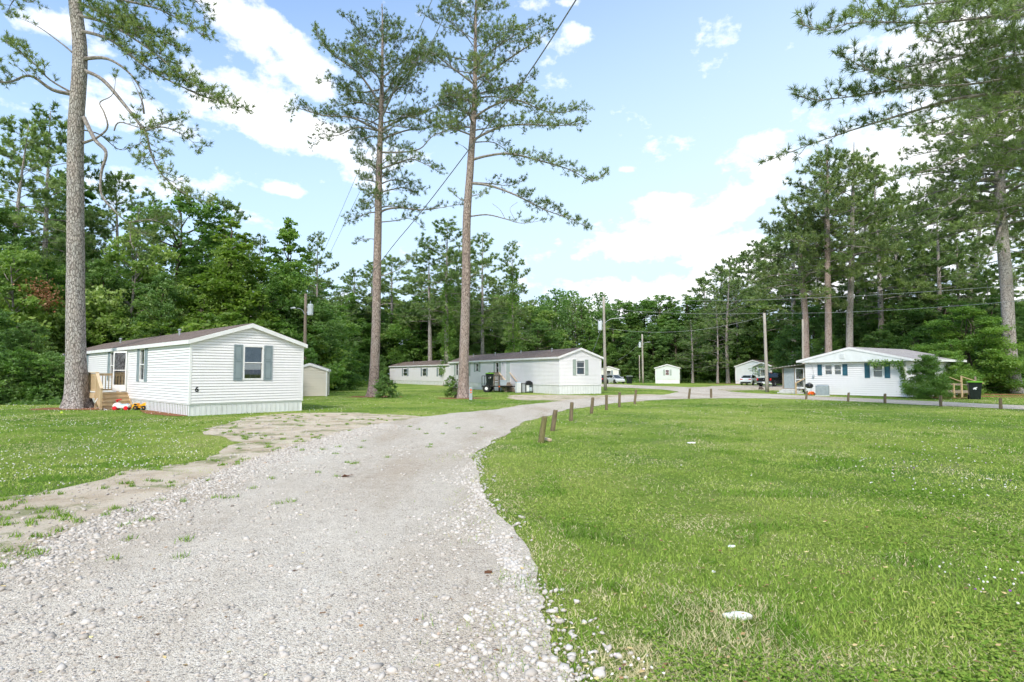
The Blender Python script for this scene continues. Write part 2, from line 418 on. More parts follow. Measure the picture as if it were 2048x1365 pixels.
def sheet(name, pts, z, mat):
    P = [Vector((p[0], p[1], 0)) for p in pts]
    tris = tessellate_polygon([P])
    me = bpy.data.meshes.new(name)
    me.from_pydata([(p[0], p[1], z) for p in pts], [], [t if (P[t[1]]-P[t[0]]).cross(P[t[2]]-P[t[0]]).z > 0 else (t[0],t[2],t[1]) for t in tris])
    me.update(); o = link_mesh(name, me, mat)
    tag(o, kind='structure'); return o
def gxy(l): return [tuple(G(*p)[:2]) for p in l]
right_edge = [(1175,1365),(1110,1260),(1050,1160),(1012,1090),(982,1030),(960,980),(952,945),(960,915),(985,885),(1030,855),(1080,836),(1130,822),(1200,811),(1280,803),(1360,798.5),(1450,797.2),(1560,798.2),(1700,803),(1800,808.5),(1900,813),(2048,819.5)]
far_edge = [(2048,811.5),(1900,805),(1800,800.5),(1700,796.3),(1600,791.5),(1530,788.5),(1480,785.5),(1452,782.5),(1440,779),(1500,776.5),(1640,776),(1640,773.2),(1500,774),(1444,774.0),(1401,774.8),(1364,774.6),(1303,772.3),(1240,769.5),(1205,768),(1140,767.5),(1140,773),(1213,774.3),(1282,777.4),(1334,780.5),(1354,784.6),(1323,790.2),(1262,793.3),(1184,796.8),(1130,801.5),(1075,807.5),(997,818),(880,831),(820,838),(760,849),(700,863),(600,890),(500,925),(420,955),(330,995),(200,1040),(100,1085),(0,1140)]
road_pts = [(1.2,-9),(.95,0),(.75,2.4)] + gxy(right_edge) + [(30,17),(33,5),(33,-9),(36.5,-9),(36.5,5),(33.5,19)] + gxy(far_edge) + [(-7.5,2.5),(-10,-9)]
road_poly = smooth_closed(road_pts, .22, .05, 3)
dirt_left = [(-300,1075),(-120,1015),(0,992),(107,973),(184,964),(274,945),(369,930),(454,909),(474,891),(454,874),(429,857),(450,844),(514,832),(600,827),(700,826),(760,829),(840,834),(900,842),(900,880),(600,960),(300,1080),(0,1240),(-300,1300)]
dirt_poly = smooth_closed(gxy(dirt_left), .25, .13, 5)
dirt2 = smooth_closed(gxy([(1010,795),(1028,791),(1090,790),(1160,791),(1204,791.5),(1300,789),(1320,793),(1200,800),(1130,802),(1040,800)]), .5, .12, 6)
dirt3 = smooth_closed(gxy([(1400,777),(1440,772),(1560,771),(1660,771),(1660,780),(1500,781),(1440,782)]), .8, .15, 8)
dirt_edge = smooth_closed([tuple(p) for p in (gxy([(1290,1365),(1195,1270),(1115,1180),(1045,1095),(1004,1030),(972,980),(960,945),(900,945),(900,1100),(1000,1365)]))], .2, .05, 9)
def inpoly(P, poly):
    x, y = P[:,0], P[:,1]; c = np.zeros(len(P), bool)
    j = len(poly)-1
    for i in range(len(poly)):
        xi, yi = poly[i]; xj, yj = poly[j]
        if yi != yj:
            m = ((yi > y) != (yj > y))
            c[m] ^= (x[m] < (xj-xi)*(y[m]-yi)/(yj-yi)+xi)
        j = i
    return c
# materials of the ground
m, nt = newmat('lawn'); h = N(nt); v = h.coord('Object')
big = h.noise(v, .16, 4, .6); mid = h.noise(v, .9, 6, .65); fine = h.noise(v, 22, 6, .75); vf = h.noise(v, 90, 4, .7)
c = h.ramp(big, [(.36, (.11,.205,.035)), (.5, (.205,.295,.055)), (.64, (.30,.36,.09))])
c = h.mix(h.ramp(mid, [(.5, (0,0,0)), (.72, (.55,.55,.55))]), c, (.31,.29,.15))
c = h.mix(.75, c, h.ramp(fine, [(.3, (.42,.42,.42)), (.5, (1,1,1)), (.72, (1.6,1.5,1.35))]), 'MULTIPLY')
c = h.mix(.6, c, h.ramp(vf, [(.35, (.55,.55,.5)), (.6, (1.3,1.3,1.2))]), 'MULTIPLY')
far_fl = h.ramp(h.voro(v, 5.5), [(.0, (1,1,1)), (.075, (0,0,0))])
c = h.mix(h.math('MULTIPLY', far_fl, h.ramp(h.noise(v, .3, 3), [(.45,(0,0,0)), (.6,(.6,.6,.6))])), c, (.5,.52,.42))
h.out(c, .95, h.bump(h.math('ADD', fine, vf), .9, .04), .05); M['lawn'] = m
m, nt = newmat('sandy_dirt'); h = N(nt); v = h.coord('Object')
c = h.ramp(h.noise(v, 1.2, 6, .65), [(.3, (.36,.28,.19)), (.5, (.52,.435,.33)), (.7, (.60,.525,.42))])
c = h.mix(h.ramp(h.noise(v, .9, 6, .72), [(.52, (0,0,0)), (.60, (.7,.7,.7))]), c, (.17,.20,.07))
c = h.mix(.6, c, h.ramp(h.noise(v, 60, 5, .7), [(.3, (.6,.6,.6)), (.6, (1.15,1.15,1.15))]), 'MULTIPLY')
h.out(c, .95, h.bump(h.noise(v, 45, 6, .7), .8, .03), .05); M['dirt'] = m
m, nt = newmat('gravel'); h = N(nt); v = h.coord('Object')
st = h.n('ShaderNodeTexVoronoi'); st.inputs['Scale'].default_value = 55; h.l(v, st.inputs['Vector'])
st2 = h.n('ShaderNodeTexVoronoi'); st2.inputs['Scale'].default_value = 130; h.l(v, st2.inputs['Vector'])
s1 = h.n('ShaderNodeSeparateColor'); h.l(st.outputs['Color'], s1.inputs[0]); s2 = h.n('ShaderNodeSeparateColor'); h.l(st2.outputs['Color'], s2.inputs[0])
c = h.ramp(s2.outputs[0], [(0, (.335,.295,.24)), (.5, (.51,.46,.385)), (1, (.61,.565,.485))])
big = h.ramp(s1.outputs[1], [(0, (.28,.235,.20)), (.5, (.475,.43,.37)), (1, (.61,.57,.505))])
sel = h.math('GREATER_THAN', h.math('ADD', s1.outputs[2], h.math('MULTIPLY', h.noise(v, 1.3, 4), 1.0)), 1.12)
c = h.mix(h.math('MULTIPLY', sel, h.math('LESS_THAN', st.outputs['Distance'], .48)), c, big)
tone = h.ramp(h.noise(h.coord('Object', (1,.25,1)), .55, 5, .6), [(.35, (.84,.78,.72)), (.5, (1,.98,.96)), (.66, (1.1,1.1,1.1))])
c = h.mix(1, c, tone, 'MULTIPLY')
c = h.mix(.45, c, h.ramp(h.noise(v, 5, 7, .75), [(.3, (.75,.73,.7)), (.6, (1.15,1.15,1.15))]), 'MULTIPLY')
hgt = h.math('ADD', h.math('MULTIPLY', h.math('SUBTRACT', 1, st2.outputs['Distance']), .5), h.math('MULTIPLY', h.math('MULTIPLY', sel, h.math('SUBTRACT', .5, st.outputs['Distance'])), 1.6))
h.out(c, .9, h.bump(hgt, .8, .012), .1); M['gravel'] = m
m, nt = newmat('pine_straw'); h = N(nt); v = h.coord('Object')
c = h.ramp(h.noise(v, 30, 6, .8, 2), [(.3, (.10,.045,.025)), (.5, (.30,.135,.07)), (.7, (.46,.25,.15))])
h.out(c, .95, h.bump(h.noise(v, 50, 5, .8), 1, .04), .05); M['straw'] = m
# lawn: one sheet to the horizon
S = 1500
g = MB(); g.quad((-S,-S,0),(S,-S,0),(S,S,0),(-S,S,0)); tag(g.build('ground', M['lawn']), kind='structure')
sheet('dirt_path', dirt_poly, .006, M['dirt'])
for nm, pl in (('dirt_path', dirt2), ('dirt_path', dirt3)): sheet(nm, pl, .006, M['dirt'])
sheet('gravel_road', road_poly, .012, M['gravel'])
def blob(name, c, rx, ry, z, mat, seed, rot=0):
    rr = np.random.default_rng(seed); n = 70; P = []
    ph = rr.uniform(0, 6.28, 4)
    for k in range(n):
        a = 2*math.pi*k/n; r = 1 + .12*math.sin(3*a+ph[0]) + .08*math.sin(5*a+ph[1]) + .05*math.sin(11*a+ph[2]) + rr.normal(0,.03)
        x, y = rx*r*math.cos(a), ry*r*math.sin(a)
        P.append((c[0]+x*math.cos(rot)-y*math.sin(rot), c[1]+x*math.sin(rot)+y*math.cos(rot)))
    return sheet(name, P, z, mat)
# ------------------------------------------------------------------ grass, clover, gravel stones (stuff)
def frustum_pts(n, y0, y1, p=1.0, side=1.02, rng=RNG):
    """points with density ~ 1/Y^2 : uniform in log Y; x uniform across the view wedge (a bit wider)"""
    Y = np.exp(rng.uniform(math.log(y0), math.log(y1), n)); X = rng.uniform(-side, side, n)*(Y*.95+.4)
    return np.stack([X, Y], 1)
def vnoise(P, sc, seed):
    """cheap smooth value noise on a plane"""
    rr = np.random.default_rng(seed); T = rr.uniform(0, 1, (64, 64)); q = P*sc + 1000
    i = np.floor(q).astype(int); f = q-i; f = f*f*(3-2*f)
    def t(a, b): return T[a % 64, b % 64]
    return (t(i[:,0],i[:,1])*(1-f[:,0])*(1-f[:,1])+t(i[:,0]+1,i[:,1])*f[:,0]*(1-f[:,1])+t(i[:,0],i[:,1]+1)*(1-f[:,0])*f[:,1]+t(i[:,0]+1,i[:,1]+1)*f[:,0]*f[:,1])
P = frustum_pts(560000, 2.6, 62)
J = P + RNG.normal(0, .07, P.shape)
bare = vnoise(P, .55, 4)*.6 + vnoise(P, 2.3, 5)*.4
ok = ~inpoly(J, road_poly)
slop = ~inpoly(P+np.array([.38,.06])*RNG.exponential(1,(len(P),1)), road_poly) & (P[:,0] > -2) & (vnoise(P,2.2,90) > .45)
ok |= slop & (RNG.uniform(0,1,len(P)) < .75)
ind = inpoly(J, dirt_poly) | inpoly(P, dirt2)
dpos = np.where(ind, vnoise(P, 1.1, 14)*.6+vnoise(P, 4.5, 15)*.4, 0)
edge_ = inpoly(P+RNG.normal(0,.30,P.shape)+RNG.choice([0,.5],(len(P),1)), dirt_poly)
ine = inpoly(J, dirt_edge)
ok &= (~ind)  | ((dpos > .60) & (RNG.uniform(0,1,len(P)) < .6)) | ((~edge_) & (RNG.uniform(0,1,len(P)) < .5))
pp = 1.0 - .75*np.clip((bare-.62)*6, 0, 1)
ok &= RNG.uniform(0,1,len(P)) < pp
for (ex,ey,ea,eb) in [(153,817,2.1,1.3),(747,794,1.7,1.0),(926,797,1.7,.9)]:
    e0 = G(ex,ey); ok &= (((P[:,0]-e0.x-.2)/ea)**2+((P[:,1]-e0.y+.15)/eb)**2 > RNG.uniform(.6,1.15,len(P)))
P = P[ok]; ind = ind[ok]; ine = ine[ok] | inpoly(P-np.array([.5,0]), road_poly); n = len(P); D = np.hypot(P[:,0], P[:,1])
az_ = RNG.uniform(0, 6.283, n); dirx, diry = np.cos(az_), np.sin(az_)
hgt = RNG.gamma(4, .0052, n)*(.8+.5*vnoise(P, .7, 8))*np.where(ind & ~ine, .6, 1); hgt = np.clip(hgt, .012, .10)
tuftn = vnoise(P, 1.7, 33); hgt *= np.where(tuftn > .76, 1.8, 1)
wd = .0022*(1+D/5.5)*RNG.uniform(.7,1.3,n); lean = RNG.uniform(.3, 1.6, n)*hgt
V = np.zeros((n, 3, 3), np.float32)
V[:,0,0] = P[:,0]-diry*wd; V[:,0,1] = P[:,1]+dirx*wd; V[:,0,2] = 0
V[:,1,0] = P[:,0]+diry*wd; V[:,1,1] = P[:,1]-dirx*wd; V[:,1,2] = 0
V[:,2,0] = P[:,0]+dirx*lean; V[:,2,1] = P[:,1]+diry*lean; V[:,2,2] = hgt
tn = vnoise(P, .16, 21)*.55+vnoise(P, 1.3, 22)*.45
band_ = vnoise(P*np.array([.5,1.6]), .12, 23); tint = np.clip((tn-.5)*1.3+.5+(band_-.5)*1.3+RNG.normal(0,.16,n), 0, 1); dry = RNG.uniform(0,1,n) < (.08+.34*ine+.6*np.clip((vnoise(P,.9,31)*.7+vnoise(P,3.1,32)*.3-.52)*4,0,1))
tint = np.where(tuftn > .76, tint*.45, tint); tint = np.where(dry, 1.4, tint); V[dry,2,2] *= .6
m, nt = newmat('grass_blades'); h = N(nt)
a = h.n('ShaderNodeAttribute'); a.attribute_name = 'tint'
cc = h.ramp(h.math('MULTIPLY', a.outputs['Fac'], .7), [(0, (.085,.19,.022)), (.35, (.205,.345,.05)), (.68, (.38,.47,.10)), (.9, (.66,.59,.34))])
d = h.n('ShaderNodeBsdfDiffuse'); t = h.n('ShaderNodeBsdfTranslucent'); x = h.n('ShaderNodeMixShader'); x.inputs[0].default_value = .35
h.l(cc, d.inputs[0]); h.l(cc, t.inputs[0]); h.l(d.outputs[0], x.inputs[1]); h.l(t.outputs[0], x.inputs[2]); o = h.n('ShaderNodeOutputMaterial'); h.l(x.outputs[0], o.inputs[0]); M['blade'] = m
o = np_mesh('grass', V.reshape(-1,3), np.arange(n*3).reshape(-1,3), M['blade'], tint=np.repeat(tint, 3))
tag(o, 'short bright green lawn grass beside the gravel road', 'grass', kind='stuff')
# clover leaves: small round-ish leaves low in the lawn
P = frustum_pts(90000, 2.6, 16); ok = ~inpoly(P, road_poly) & ~inpoly(P, dirt_poly) & ~inpoly(P, dirt_edge) & (vnoise(P, .8, 41) > .48); P = P[ok]; n = len(P)
D = np.hypot(P[:,0], P[:,1]); r = RNG.uniform(.005,.010,n)*(1+D/12); a0 = RNG.uniform(0,6.28,n); zz = RNG.uniform(.015,.045,n)
V = np.zeros((n,5,3), np.float32)
for k in range(5):
    V[:,k,0] = P[:,0]+r*np.cos(a0+k*1.2566); V[:,k,1] = P[:,1]+r*np.sin(a0+k*1.2566); V[:,k,2] = zz+RNG.normal(0,.002,n)
o = np_mesh('clover_leaves', V.reshape(-1,3), np.arange(n*5).reshape(-1,5), M['blade'], tint=np.repeat(RNG.uniform(.3,1,n),5))
tag(o, 'low clover leaves mixed through the lawn', 'clover', kind='stuff')
# clover flowers
def ico():
    t = (1+5**.5)/2; v = np.array([(-1,t,0),(1,t,0),(-1,-t,0),(1,-t,0),(0,-1,t),(0,1,t),(0,-1,-t),(0,1,-t),(t,0,-1),(t,0,1),(-t,0,-1),(-t,0,1)], float)
    v /= np.linalg.norm(v[0]); f = np.array([(0,11,5),(0,5,1),(0,1,7),(0,7,10),(0,10,11),(1,5,9),(5,11,4),(11,10,2),(10,7,6),(7,1,8),(3,9,4),(3,4,2),(3,2,6),(3,6,8),(3,8,9),(4,9,5),(2,4,11),(6,2,10),(8,6,7),(9,8,1)])
    return v, f
IV, IF = ico()
def rocks(name, P, z, size, mat, jit=.22, flat=(.55,.9), label='', cat='', tint=None, rng=RNG):
    n = len(P); s = size[:,None]*np.stack([rng.uniform(.7,1.3,n), rng.uniform(.7,1.3,n), rng.uniform(*flat, n)],1)
    V = IV[None]*(1+rng.normal(0, jit, (n,12,1)))*s[:,None,:]
    a = rng.uniform(0,6.28,n); c, si = np.cos(a)[:,None], np.sin(a)[:,None]
    tx = rng.normal(0,.35,n)[:,None]; 
    x = V[...,0]*c-V[...,1]*si; y = V[...,0]*si+V[...,1]*c; zc = V[...,2]+x*tx*.5
    W = np.stack([x+P[:,0:1], y+P[:,1:2], zc+(z if np.ndim(z)==0 else z[:,None])+size[:,None]*.2],2)
    Fq = (IF[None]+np.arange(n)[:,None,None]*12).reshape(-1,3)
    o = np_mesh(name, W.reshape(-1,3), Fq, mat, tint=np.repeat(rng.uniform(0,1,n) if tint is None else tint, 12))
    return tag(o, label, cat, kind='stuff')
def tintmat(name, stops, rough=.85, bump=0):
    m, nt = newmat(name); h = N(nt)
    a = h.n('ShaderNodeAttribute'); a.attribute_name = 'tint'
    c = h.ramp(a.outputs['Fac'], stops)
    c = h.mix(.4, c, h.ramp(h.noise(h.coord('Object'), 60, 4, .7), [(.3,(.7,.7,.7)),(.7,(1.2,1.2,1.2))]), 'MULTIPLY')
    h.out(c, rough, None, .1); return m
M['flower'] = tintmat('clover_flowers', [(0,(.72,.68,.62)),(.7,(.8,.78,.72)),(.93,(.6,.42,.5)),(.96,(.30,.12,.36)),(1,(.28,.1,.4))])
P = frustum_pts(34000, 3.2, 44); nz = vnoise(P,.45,51)*.65+vnoise(P,1.6,52)*.35
left = P[:,0] < -2.5-.15*P[:,1]
thr = np.where(left, .50, .60); 
keep = (nz > thr) & ~inpoly(P, road_poly) & ~inpoly(P, dirt_poly) & ~inpoly(P, dirt2) & (P[:,1] < 40) & ((~left) | (RNG.uniform(0,1,len(P)) < .5)) & (left | (RNG.uniform(0,1,len(P)) < .16))
P = P[keep]; D = np.hypot(P[:,0],P[:,1]); lf = P[:,0] < -2.5-.15*P[:,1]; tn = np.where(lf, RNG.uniform(0,.8,len(P)), RNG.uniform(0,1,len(P)))
rocks('clover_flowers', P, RNG.uniform(.035,.065,len(P)), RNG.uniform(.005,.009,len(P))*(1+D/30), M['flower'], .1, (.8,1), 'small white and purple clover flowers dotted over the lawn', 'flowers', tn)
M['stones'] = tintmat('gravel_stones', [(0,(.24,.21,.18)),(.2,(.37,.33,.285)),(.6,(.48,.435,.385)),(.9,(.58,.54,.49)),(1,(.48,.36,.27))])
# scattered stones over the road, denser in two windrows
A = frustum_pts(70000, 2.7, 14); band = vnoise(A*np.array([1,.45]), 1.2, 61)*.6+vnoise(A, 3.2, 62)*.4
A = A[inpoly(A, road_poly) & (RNG.uniform(0,1,len(A)) < np.clip((band-.38)*3.2, .06, 1)*.85)]
D = np.hypot(A[:,0],A[:,1]); 
le = smooth_closed(gxy(far_edge[-9:]), .08, .0, 2, closed=False); le = le[(le[:,1] < 22)]
B = le[RNG.integers(0,len(le),11000)]+ np.abs(RNG.normal(0,.55,(11000,1)))*np.array([[.75,-.66]])+RNG.normal(0,.12,(11000,2))
re = smooth_closed(gxy(right_edge[:10]), .05, .0, 2, closed=False); re = re[re[:,1] < 16]
C = re[RNG.integers(0,len(re),5000)]; C = C[RNG.uniform(0,1,len(C)) < np.clip(1.25-C[:,1]/12,.12,1)]; C = C + (RNG.normal(-.13,.13,(len(C),1))*(1+.8*np.sin(C[:,1:2]*2.1)))*np.array([[1,.15]])+RNG.normal(0,.05,(len(C),2))
Ds = frustum_pts(16000, 5, 24); Ds = Ds[inpoly(Ds, dirt_poly) & (vnoise(Ds, 1.4, 71) > .35)]; A = np.concatenate([A, Ds]); D = np.hypot(A[:,0],A[:,1]); allp = np.concatenate([A,B,C]); Dn = np.hypot(allp[:,0],allp[:,1])
sz = np.concatenate([RNG.gamma(2.6,.0026,len(A))*(1+D/14), RNG.gamma(4,.0034,len(B)), RNG.gamma(5,.0030,len(C))]); sz = np.clip(sz, .003, .034)
tn = np.concatenate([RNG.beta(2.2,2.2,len(A)), RNG.beta(2.2,1.8,len(B)), RNG.beta(5,1.6,len(C))*.9])
rocks('gravel_stones', allp, .008, sz, M['stones'], .2, (.45,.85), 'loose pale gravel stones scattered along the road', 'gravel', tn)
# shed pine straw and twigs on road are tiny; one curled brown leaf stands out

# fallen leaves and bark bits lying about
P = frustum_pts(1500, 3, 22); P = P[RNG.uniform(0,1,len(P)) < np.where(inpoly(P, road_poly), .35, 1)]; n = len(P)
r = RNG.uniform(.006,.017,n)*(1+np.hypot(P[:,0],P[:,1])/40); a0 = RNG.uniform(0,6.28,n); V = np.zeros((n,5,3), np.float32); zz = np.where(inpoly(P, road_poly), .018, RNG.uniform(.02,.045,n))
for k in range(5):
    q = r*(1 if k % 2 else .55); V[:,k,0] = P[:,0]+q*np.cos(a0+k*1.2566)*1.5; V[:,k,1] = P[:,1]+q*np.sin(a0+k*1.2566); V[:,k,2] = zz+RNG.normal(0,.003,n)
M['litter'] = tintmat('leaf_litter', [(0,(.16,.08,.045)),(.5,(.36,.22,.11)),(.85,(.60,.48,.22)),(1,(.7,.62,.3))])
o = np_mesh('leaf_litter', V.reshape(-1,3), np.arange(n*5).reshape(-1,5), M['litter'], tint=np.repeat(RNG.uniform(0,1,n),5))
tag(o, 'tiny fallen brown and yellow leaves scattered on grass and gravel', 'leaves', kind='stuff')
# small weeds and grass tufts rooted in the sandy shoulder and along the left gravel ridge
Q = frustum_pts(2600, 5, 24); Q = Q[(inpoly(Q, dirt_poly) & ~inpoly(Q, road_poly) & (vnoise(Q, .9, 81) > .42)) | (inpoly(Q, road_poly) & inpoly(Q-np.array([.9,0]), dirt_poly) & (RNG.uniform(0,1,len(Q)) < .12))]
m_ = 26; P = np.repeat(Q, m_, 0)+RNG.normal(0,.035,(len(Q)*m_,2)); n = len(P); a0 = RNG.uniform(0,6.28,n); hh = RNG.uniform(.02,.06,n); D = np.hypot(P[:,0],P[:,1]); wd = .0025*(1+D/7)
V = np.zeros((n,3,3), np.float32); V[:,0,0] = P[:,0]-np.sin(a0)*wd; V[:,0,1] = P[:,1]+np.cos(a0)*wd; V[:,1,0] = P[:,0]+np.sin(a0)*wd; V[:,1,1] = P[:,1]-np.cos(a0)*wd
V[:,2,0] = P[:,0]+np.cos(a0)*hh*.8; V[:,2,1] = P[:,1]+np.sin(a0)*hh*.8; V[:,2,2] = hh+.012; V[:,:2,2] = .008
o = np_mesh('weeds', V.reshape(-1,3), np.arange(n*3).reshape(-1,3), M['blade'], tint=np.repeat(RNG.uniform(.1,.8,n),3))
tag(o, 'sparse weeds and grass tufts growing in the sandy shoulder', 'weeds', kind='stuff')
# ------------------------------------------------------------------ vegetation generators
def nrm(a): return a/np.maximum(np.linalg.norm(a, axis=-1, keepdims=True), 1e-9)
def curve3(pts, m=5):
    P = [np.array(p, float) for p in pts]; out = []
    n = len(P)
    for i in range(n-1):
        p0, p1, p2, p3 = P[max(i-1,0)], P[i], P[i+1], P[min(i+2,n-1)]
        for k in range(m):
            t = k/m; out.append(.5*((2*p1)+(-p0+p2)*t+(2*p0-5*p1+4*p2-p3)*t*t+(-p0+3*p1-3*p2+p3)*t**3))
    out.append(P[-1]); return np.array(out)
class Crown:
    def __init__(s): s.p = []; s.d = []; s.s = []; s.t = []
    def add(s, p, d, size, t): s.p.append(p); s.d.append(d); s.s.append(size); s.t.append(t)
    def needles(s, name, mat, parent, m=11, width=.011, rng=RNG, spread=.75):
        P = np.array(s.p); Dr = nrm(np.array(s.d)); S = np.array(s.s); T = np.array(s.t); n = len(P)
        d = nrm(Dr[:,None,:]*1.0 + rng.normal(0, spread, (n,m,3)) + np.array([0,0,.12]))
        base = P[:,None,:] + d*0.01 - Dr[:,None,:]*rng.uniform(0,.55,(n,m,1))*S[:,None,None]
        L = (S[:,None]*rng.uniform(.7,1.15,(n,m)))[...,None]
        side = nrm(np.cross(d, rng.normal(0,1,(n,m,3))))*(width*(S[:,None,None]/.2))
        V = np.stack([base-side, base+side, base+d*L], 2)
        return np_mesh(name, V.reshape(-1,3), np.arange(n*m*3).reshape(-1,3), mat, parent, tint=np.repeat(T, m*3))
def add_limb(wood, cr, pts, r0, rng, f0=.3, sec=1.6, sp=.34, tsp=.17, size=.2, tuft=True, r1=.012, twigs=True, sides=6, wob=.0, hang=0.0):
    C = curve3(pts, 5)
    if wob: C[1:-1] += rng.normal(0, wob, C[1:-1].shape)
    n = len(C); seg = np.linalg.norm(np.diff(C, axis=0), axis=1); cum = np.concatenate([[0], np.cumsum(seg)]); L = cum[-1]
    rad = [max(r1, r0*.8*(1-(c/L))**.85) for c in cum]
    wood.tube(C, rad, sides)
    if not tuft: return
    def at(s):
        i = min(max(np.searchsorted(cum, s)-1, 0), n-2); t = (s-cum[i])/max(seg[i],1e-6); return C[i]*(1-t)+C[i+1]*t, nrm(C[i+1]-C[i])
    s = L*f0; sgn = 1
    tl = rng.uniform(.1,.9)
    while s < L:
        p, d = at(s); f = (s-L*f0)/(L*(1-f0)+1e-6)
        sl = sec*(1-.62*f)*rng.uniform(.55,1.1)*min(1, .35+f*3)
        side = nrm(np.cross(d, [0,0,1])+1e-6)*sgn; sgn = -sgn
        ang = rng.uniform(.45,1.05); up = rng.normal(.22-hang,.28)
        dd = nrm(d*math.cos(ang)+side*math.sin(ang)*rng.uniform(.7,1)+np.array([0,0,up]))
        k = 4; q = [p]; cd = dd.copy()
        for _ in range(k):
            cd = nrm(cd + rng.normal(0,.17,3) + np.array([0,0,.07-hang*.2])); q.append(q[-1]+cd*sl/k)
        wood.tube(q, [max(.007, .05*r0+.010)*(1-.7*i/k) for i in range(k+1)], 4, cap=False)
        q = np.array(q); nt = max(2, int(sl*.8/tsp)); tc = np.clip(tl+rng.normal(0,.25),0,1)
        for j in range(nt):
            u = 1-(j/nt)*.78; x = u*k; i = min(int(x), k-1); b = q[i]*(1-(x-i))+q[i+1]*(x-i)
            td = nrm(cd*.6+rng.normal(0,.55,3)+np.array([0,0,.25]))
            off = rng.uniform(.10,.34)*(sec*.35+.55) if j else .08
            tp = b+td*off
            if twigs: wood.tube([b, tp], [.007,.004], 3, cap=False)
            cr.add(tp, td, size*rng.uniform(.75,1.15), tc+rng.normal(0,.13))
        s += sp*rng.uniform(.7,1.3)
    for _ in range(3):
        cr.add(C[-1]+rng.normal(0,.06,3), nrm(C[-1]-C[-3]), size, tl)
def pine_limbs(rng, trunk, z0, z1, n, Rm, prof=None):
    """(pts, r0) limbs between trunk heights z0..z1; trunk(z) -> (xy point, radius)"""
    out = []; az = rng.uniform(0,6.28)
    for i in range(n):
        f = (i+rng.uniform(0,.9))/n; z = z0+(z1-z0)*f; az += 2.4+rng.normal(0,.4)
        pr = prof(f) if prof else (math.sin(math.pi*min(1,(f*.78+.24)))**.8)
        L = Rm*pr*rng.uniform(.65,1.12)+.4
        e = -.12+1.0*f**1.5+rng.normal(0,.14)
        p0, tr = trunk(z); dx, dy = math.cos(az), math.sin(az)
        pts = [p0]
        for k, (u, lift) in enumerate(((.3,.06),(.65,.05),(1.0,.02+rng.normal(0,.04)))):
            a2 = az+rng.normal(0,.16)
            pts.append(p0+np.array([math.cos(a2)*L*u*math.cos(e), math.sin(a2)*L*u*math.cos(e), L*u*math.sin(e)+lift*L]))
        out.append((pts, min(tr*.42, .03+.016*L)))
    return out
def gen_pine(seed, H=25, c0=.42, Rm=4.2, n=34, r=.30, size=.42, leanx=0, needle='needle_far', barkm='bark', sec=1.9, sp=.34, tsp=.22, m=16, w=.026, bend=.5):
    rng = np.random.default_rng(seed)
    root = empty('pine_tree')
    ph = rng.uniform(0,6.28,2)
    def trunk(z):
        f = z/H
        return np.array([leanx*f+bend*.5*math.sin(f*3+ph[0])*f, bend*.5*math.sin(f*3.3+ph[1])*f, z]), max(.03, r*(1-f)**.75*(1+.35*math.exp(-z*2)))
    t = MB(); zs = list(np.concatenate([[0,.15,.4,.8],np.linspace(1.5,H,16)]))
    t.tube([trunk(z)[0] for z in zs], [trunk(z)[1] for z in zs], 10)
    wd = MB(); cr = Crown()
    for pts, r0 in pine_limbs(rng, trunk, H*c0, H*.985, n, Rm):
        add_limb(wd, cr, pts, r0, rng, f0=.25, sec=sec, sp=sp, tsp=tsp, size=size, twigs=False, sides=4)
    for _ in range(max(2,int(n*.15))):   # dead stubs below the crown
        z = H*rng.uniform(c0*.6, c0); p, _r = trunk(z); a = rng.uniform(0,6.28); L = rng.uniform(.4,1.8)
        wd.tube([p, p+np.array([math.cos(a)*L, math.sin(a)*L, rng.uniform(-.3,.3)])], [.035,.012], 4)
    t.build('trunk', M[barkm], root, smooth=True); wd.build('branches', M['limb'], root)
    cr.needles('crown', M[needle], root, m=m, width=w, rng=rng)
    return root
def leaf_mesh(name, C, size, mat, parent, rng, tint, flat=.45, aspect=.62):
    n = len(C)
    nn = nrm(rng.normal(0,1,(n,3))+np.array([0,0,flat*2.2])); u = nrm(np.cross(nn, rng.normal(0,1,(n,3)))); v = np.cross(nn, u)
    s = (size*rng.uniform(.6,1.25,n))[:,None]
    V = np.stack([C-u*s, C-v*s*aspect+nn*s*.12, C+u*s, C+v*s*aspect+nn*s*.12], 1)
    return np_mesh(name, V.reshape(-1,3), np.arange(n*4).reshape(-1,4), mat, parent, tint=np.repeat(tint,4))
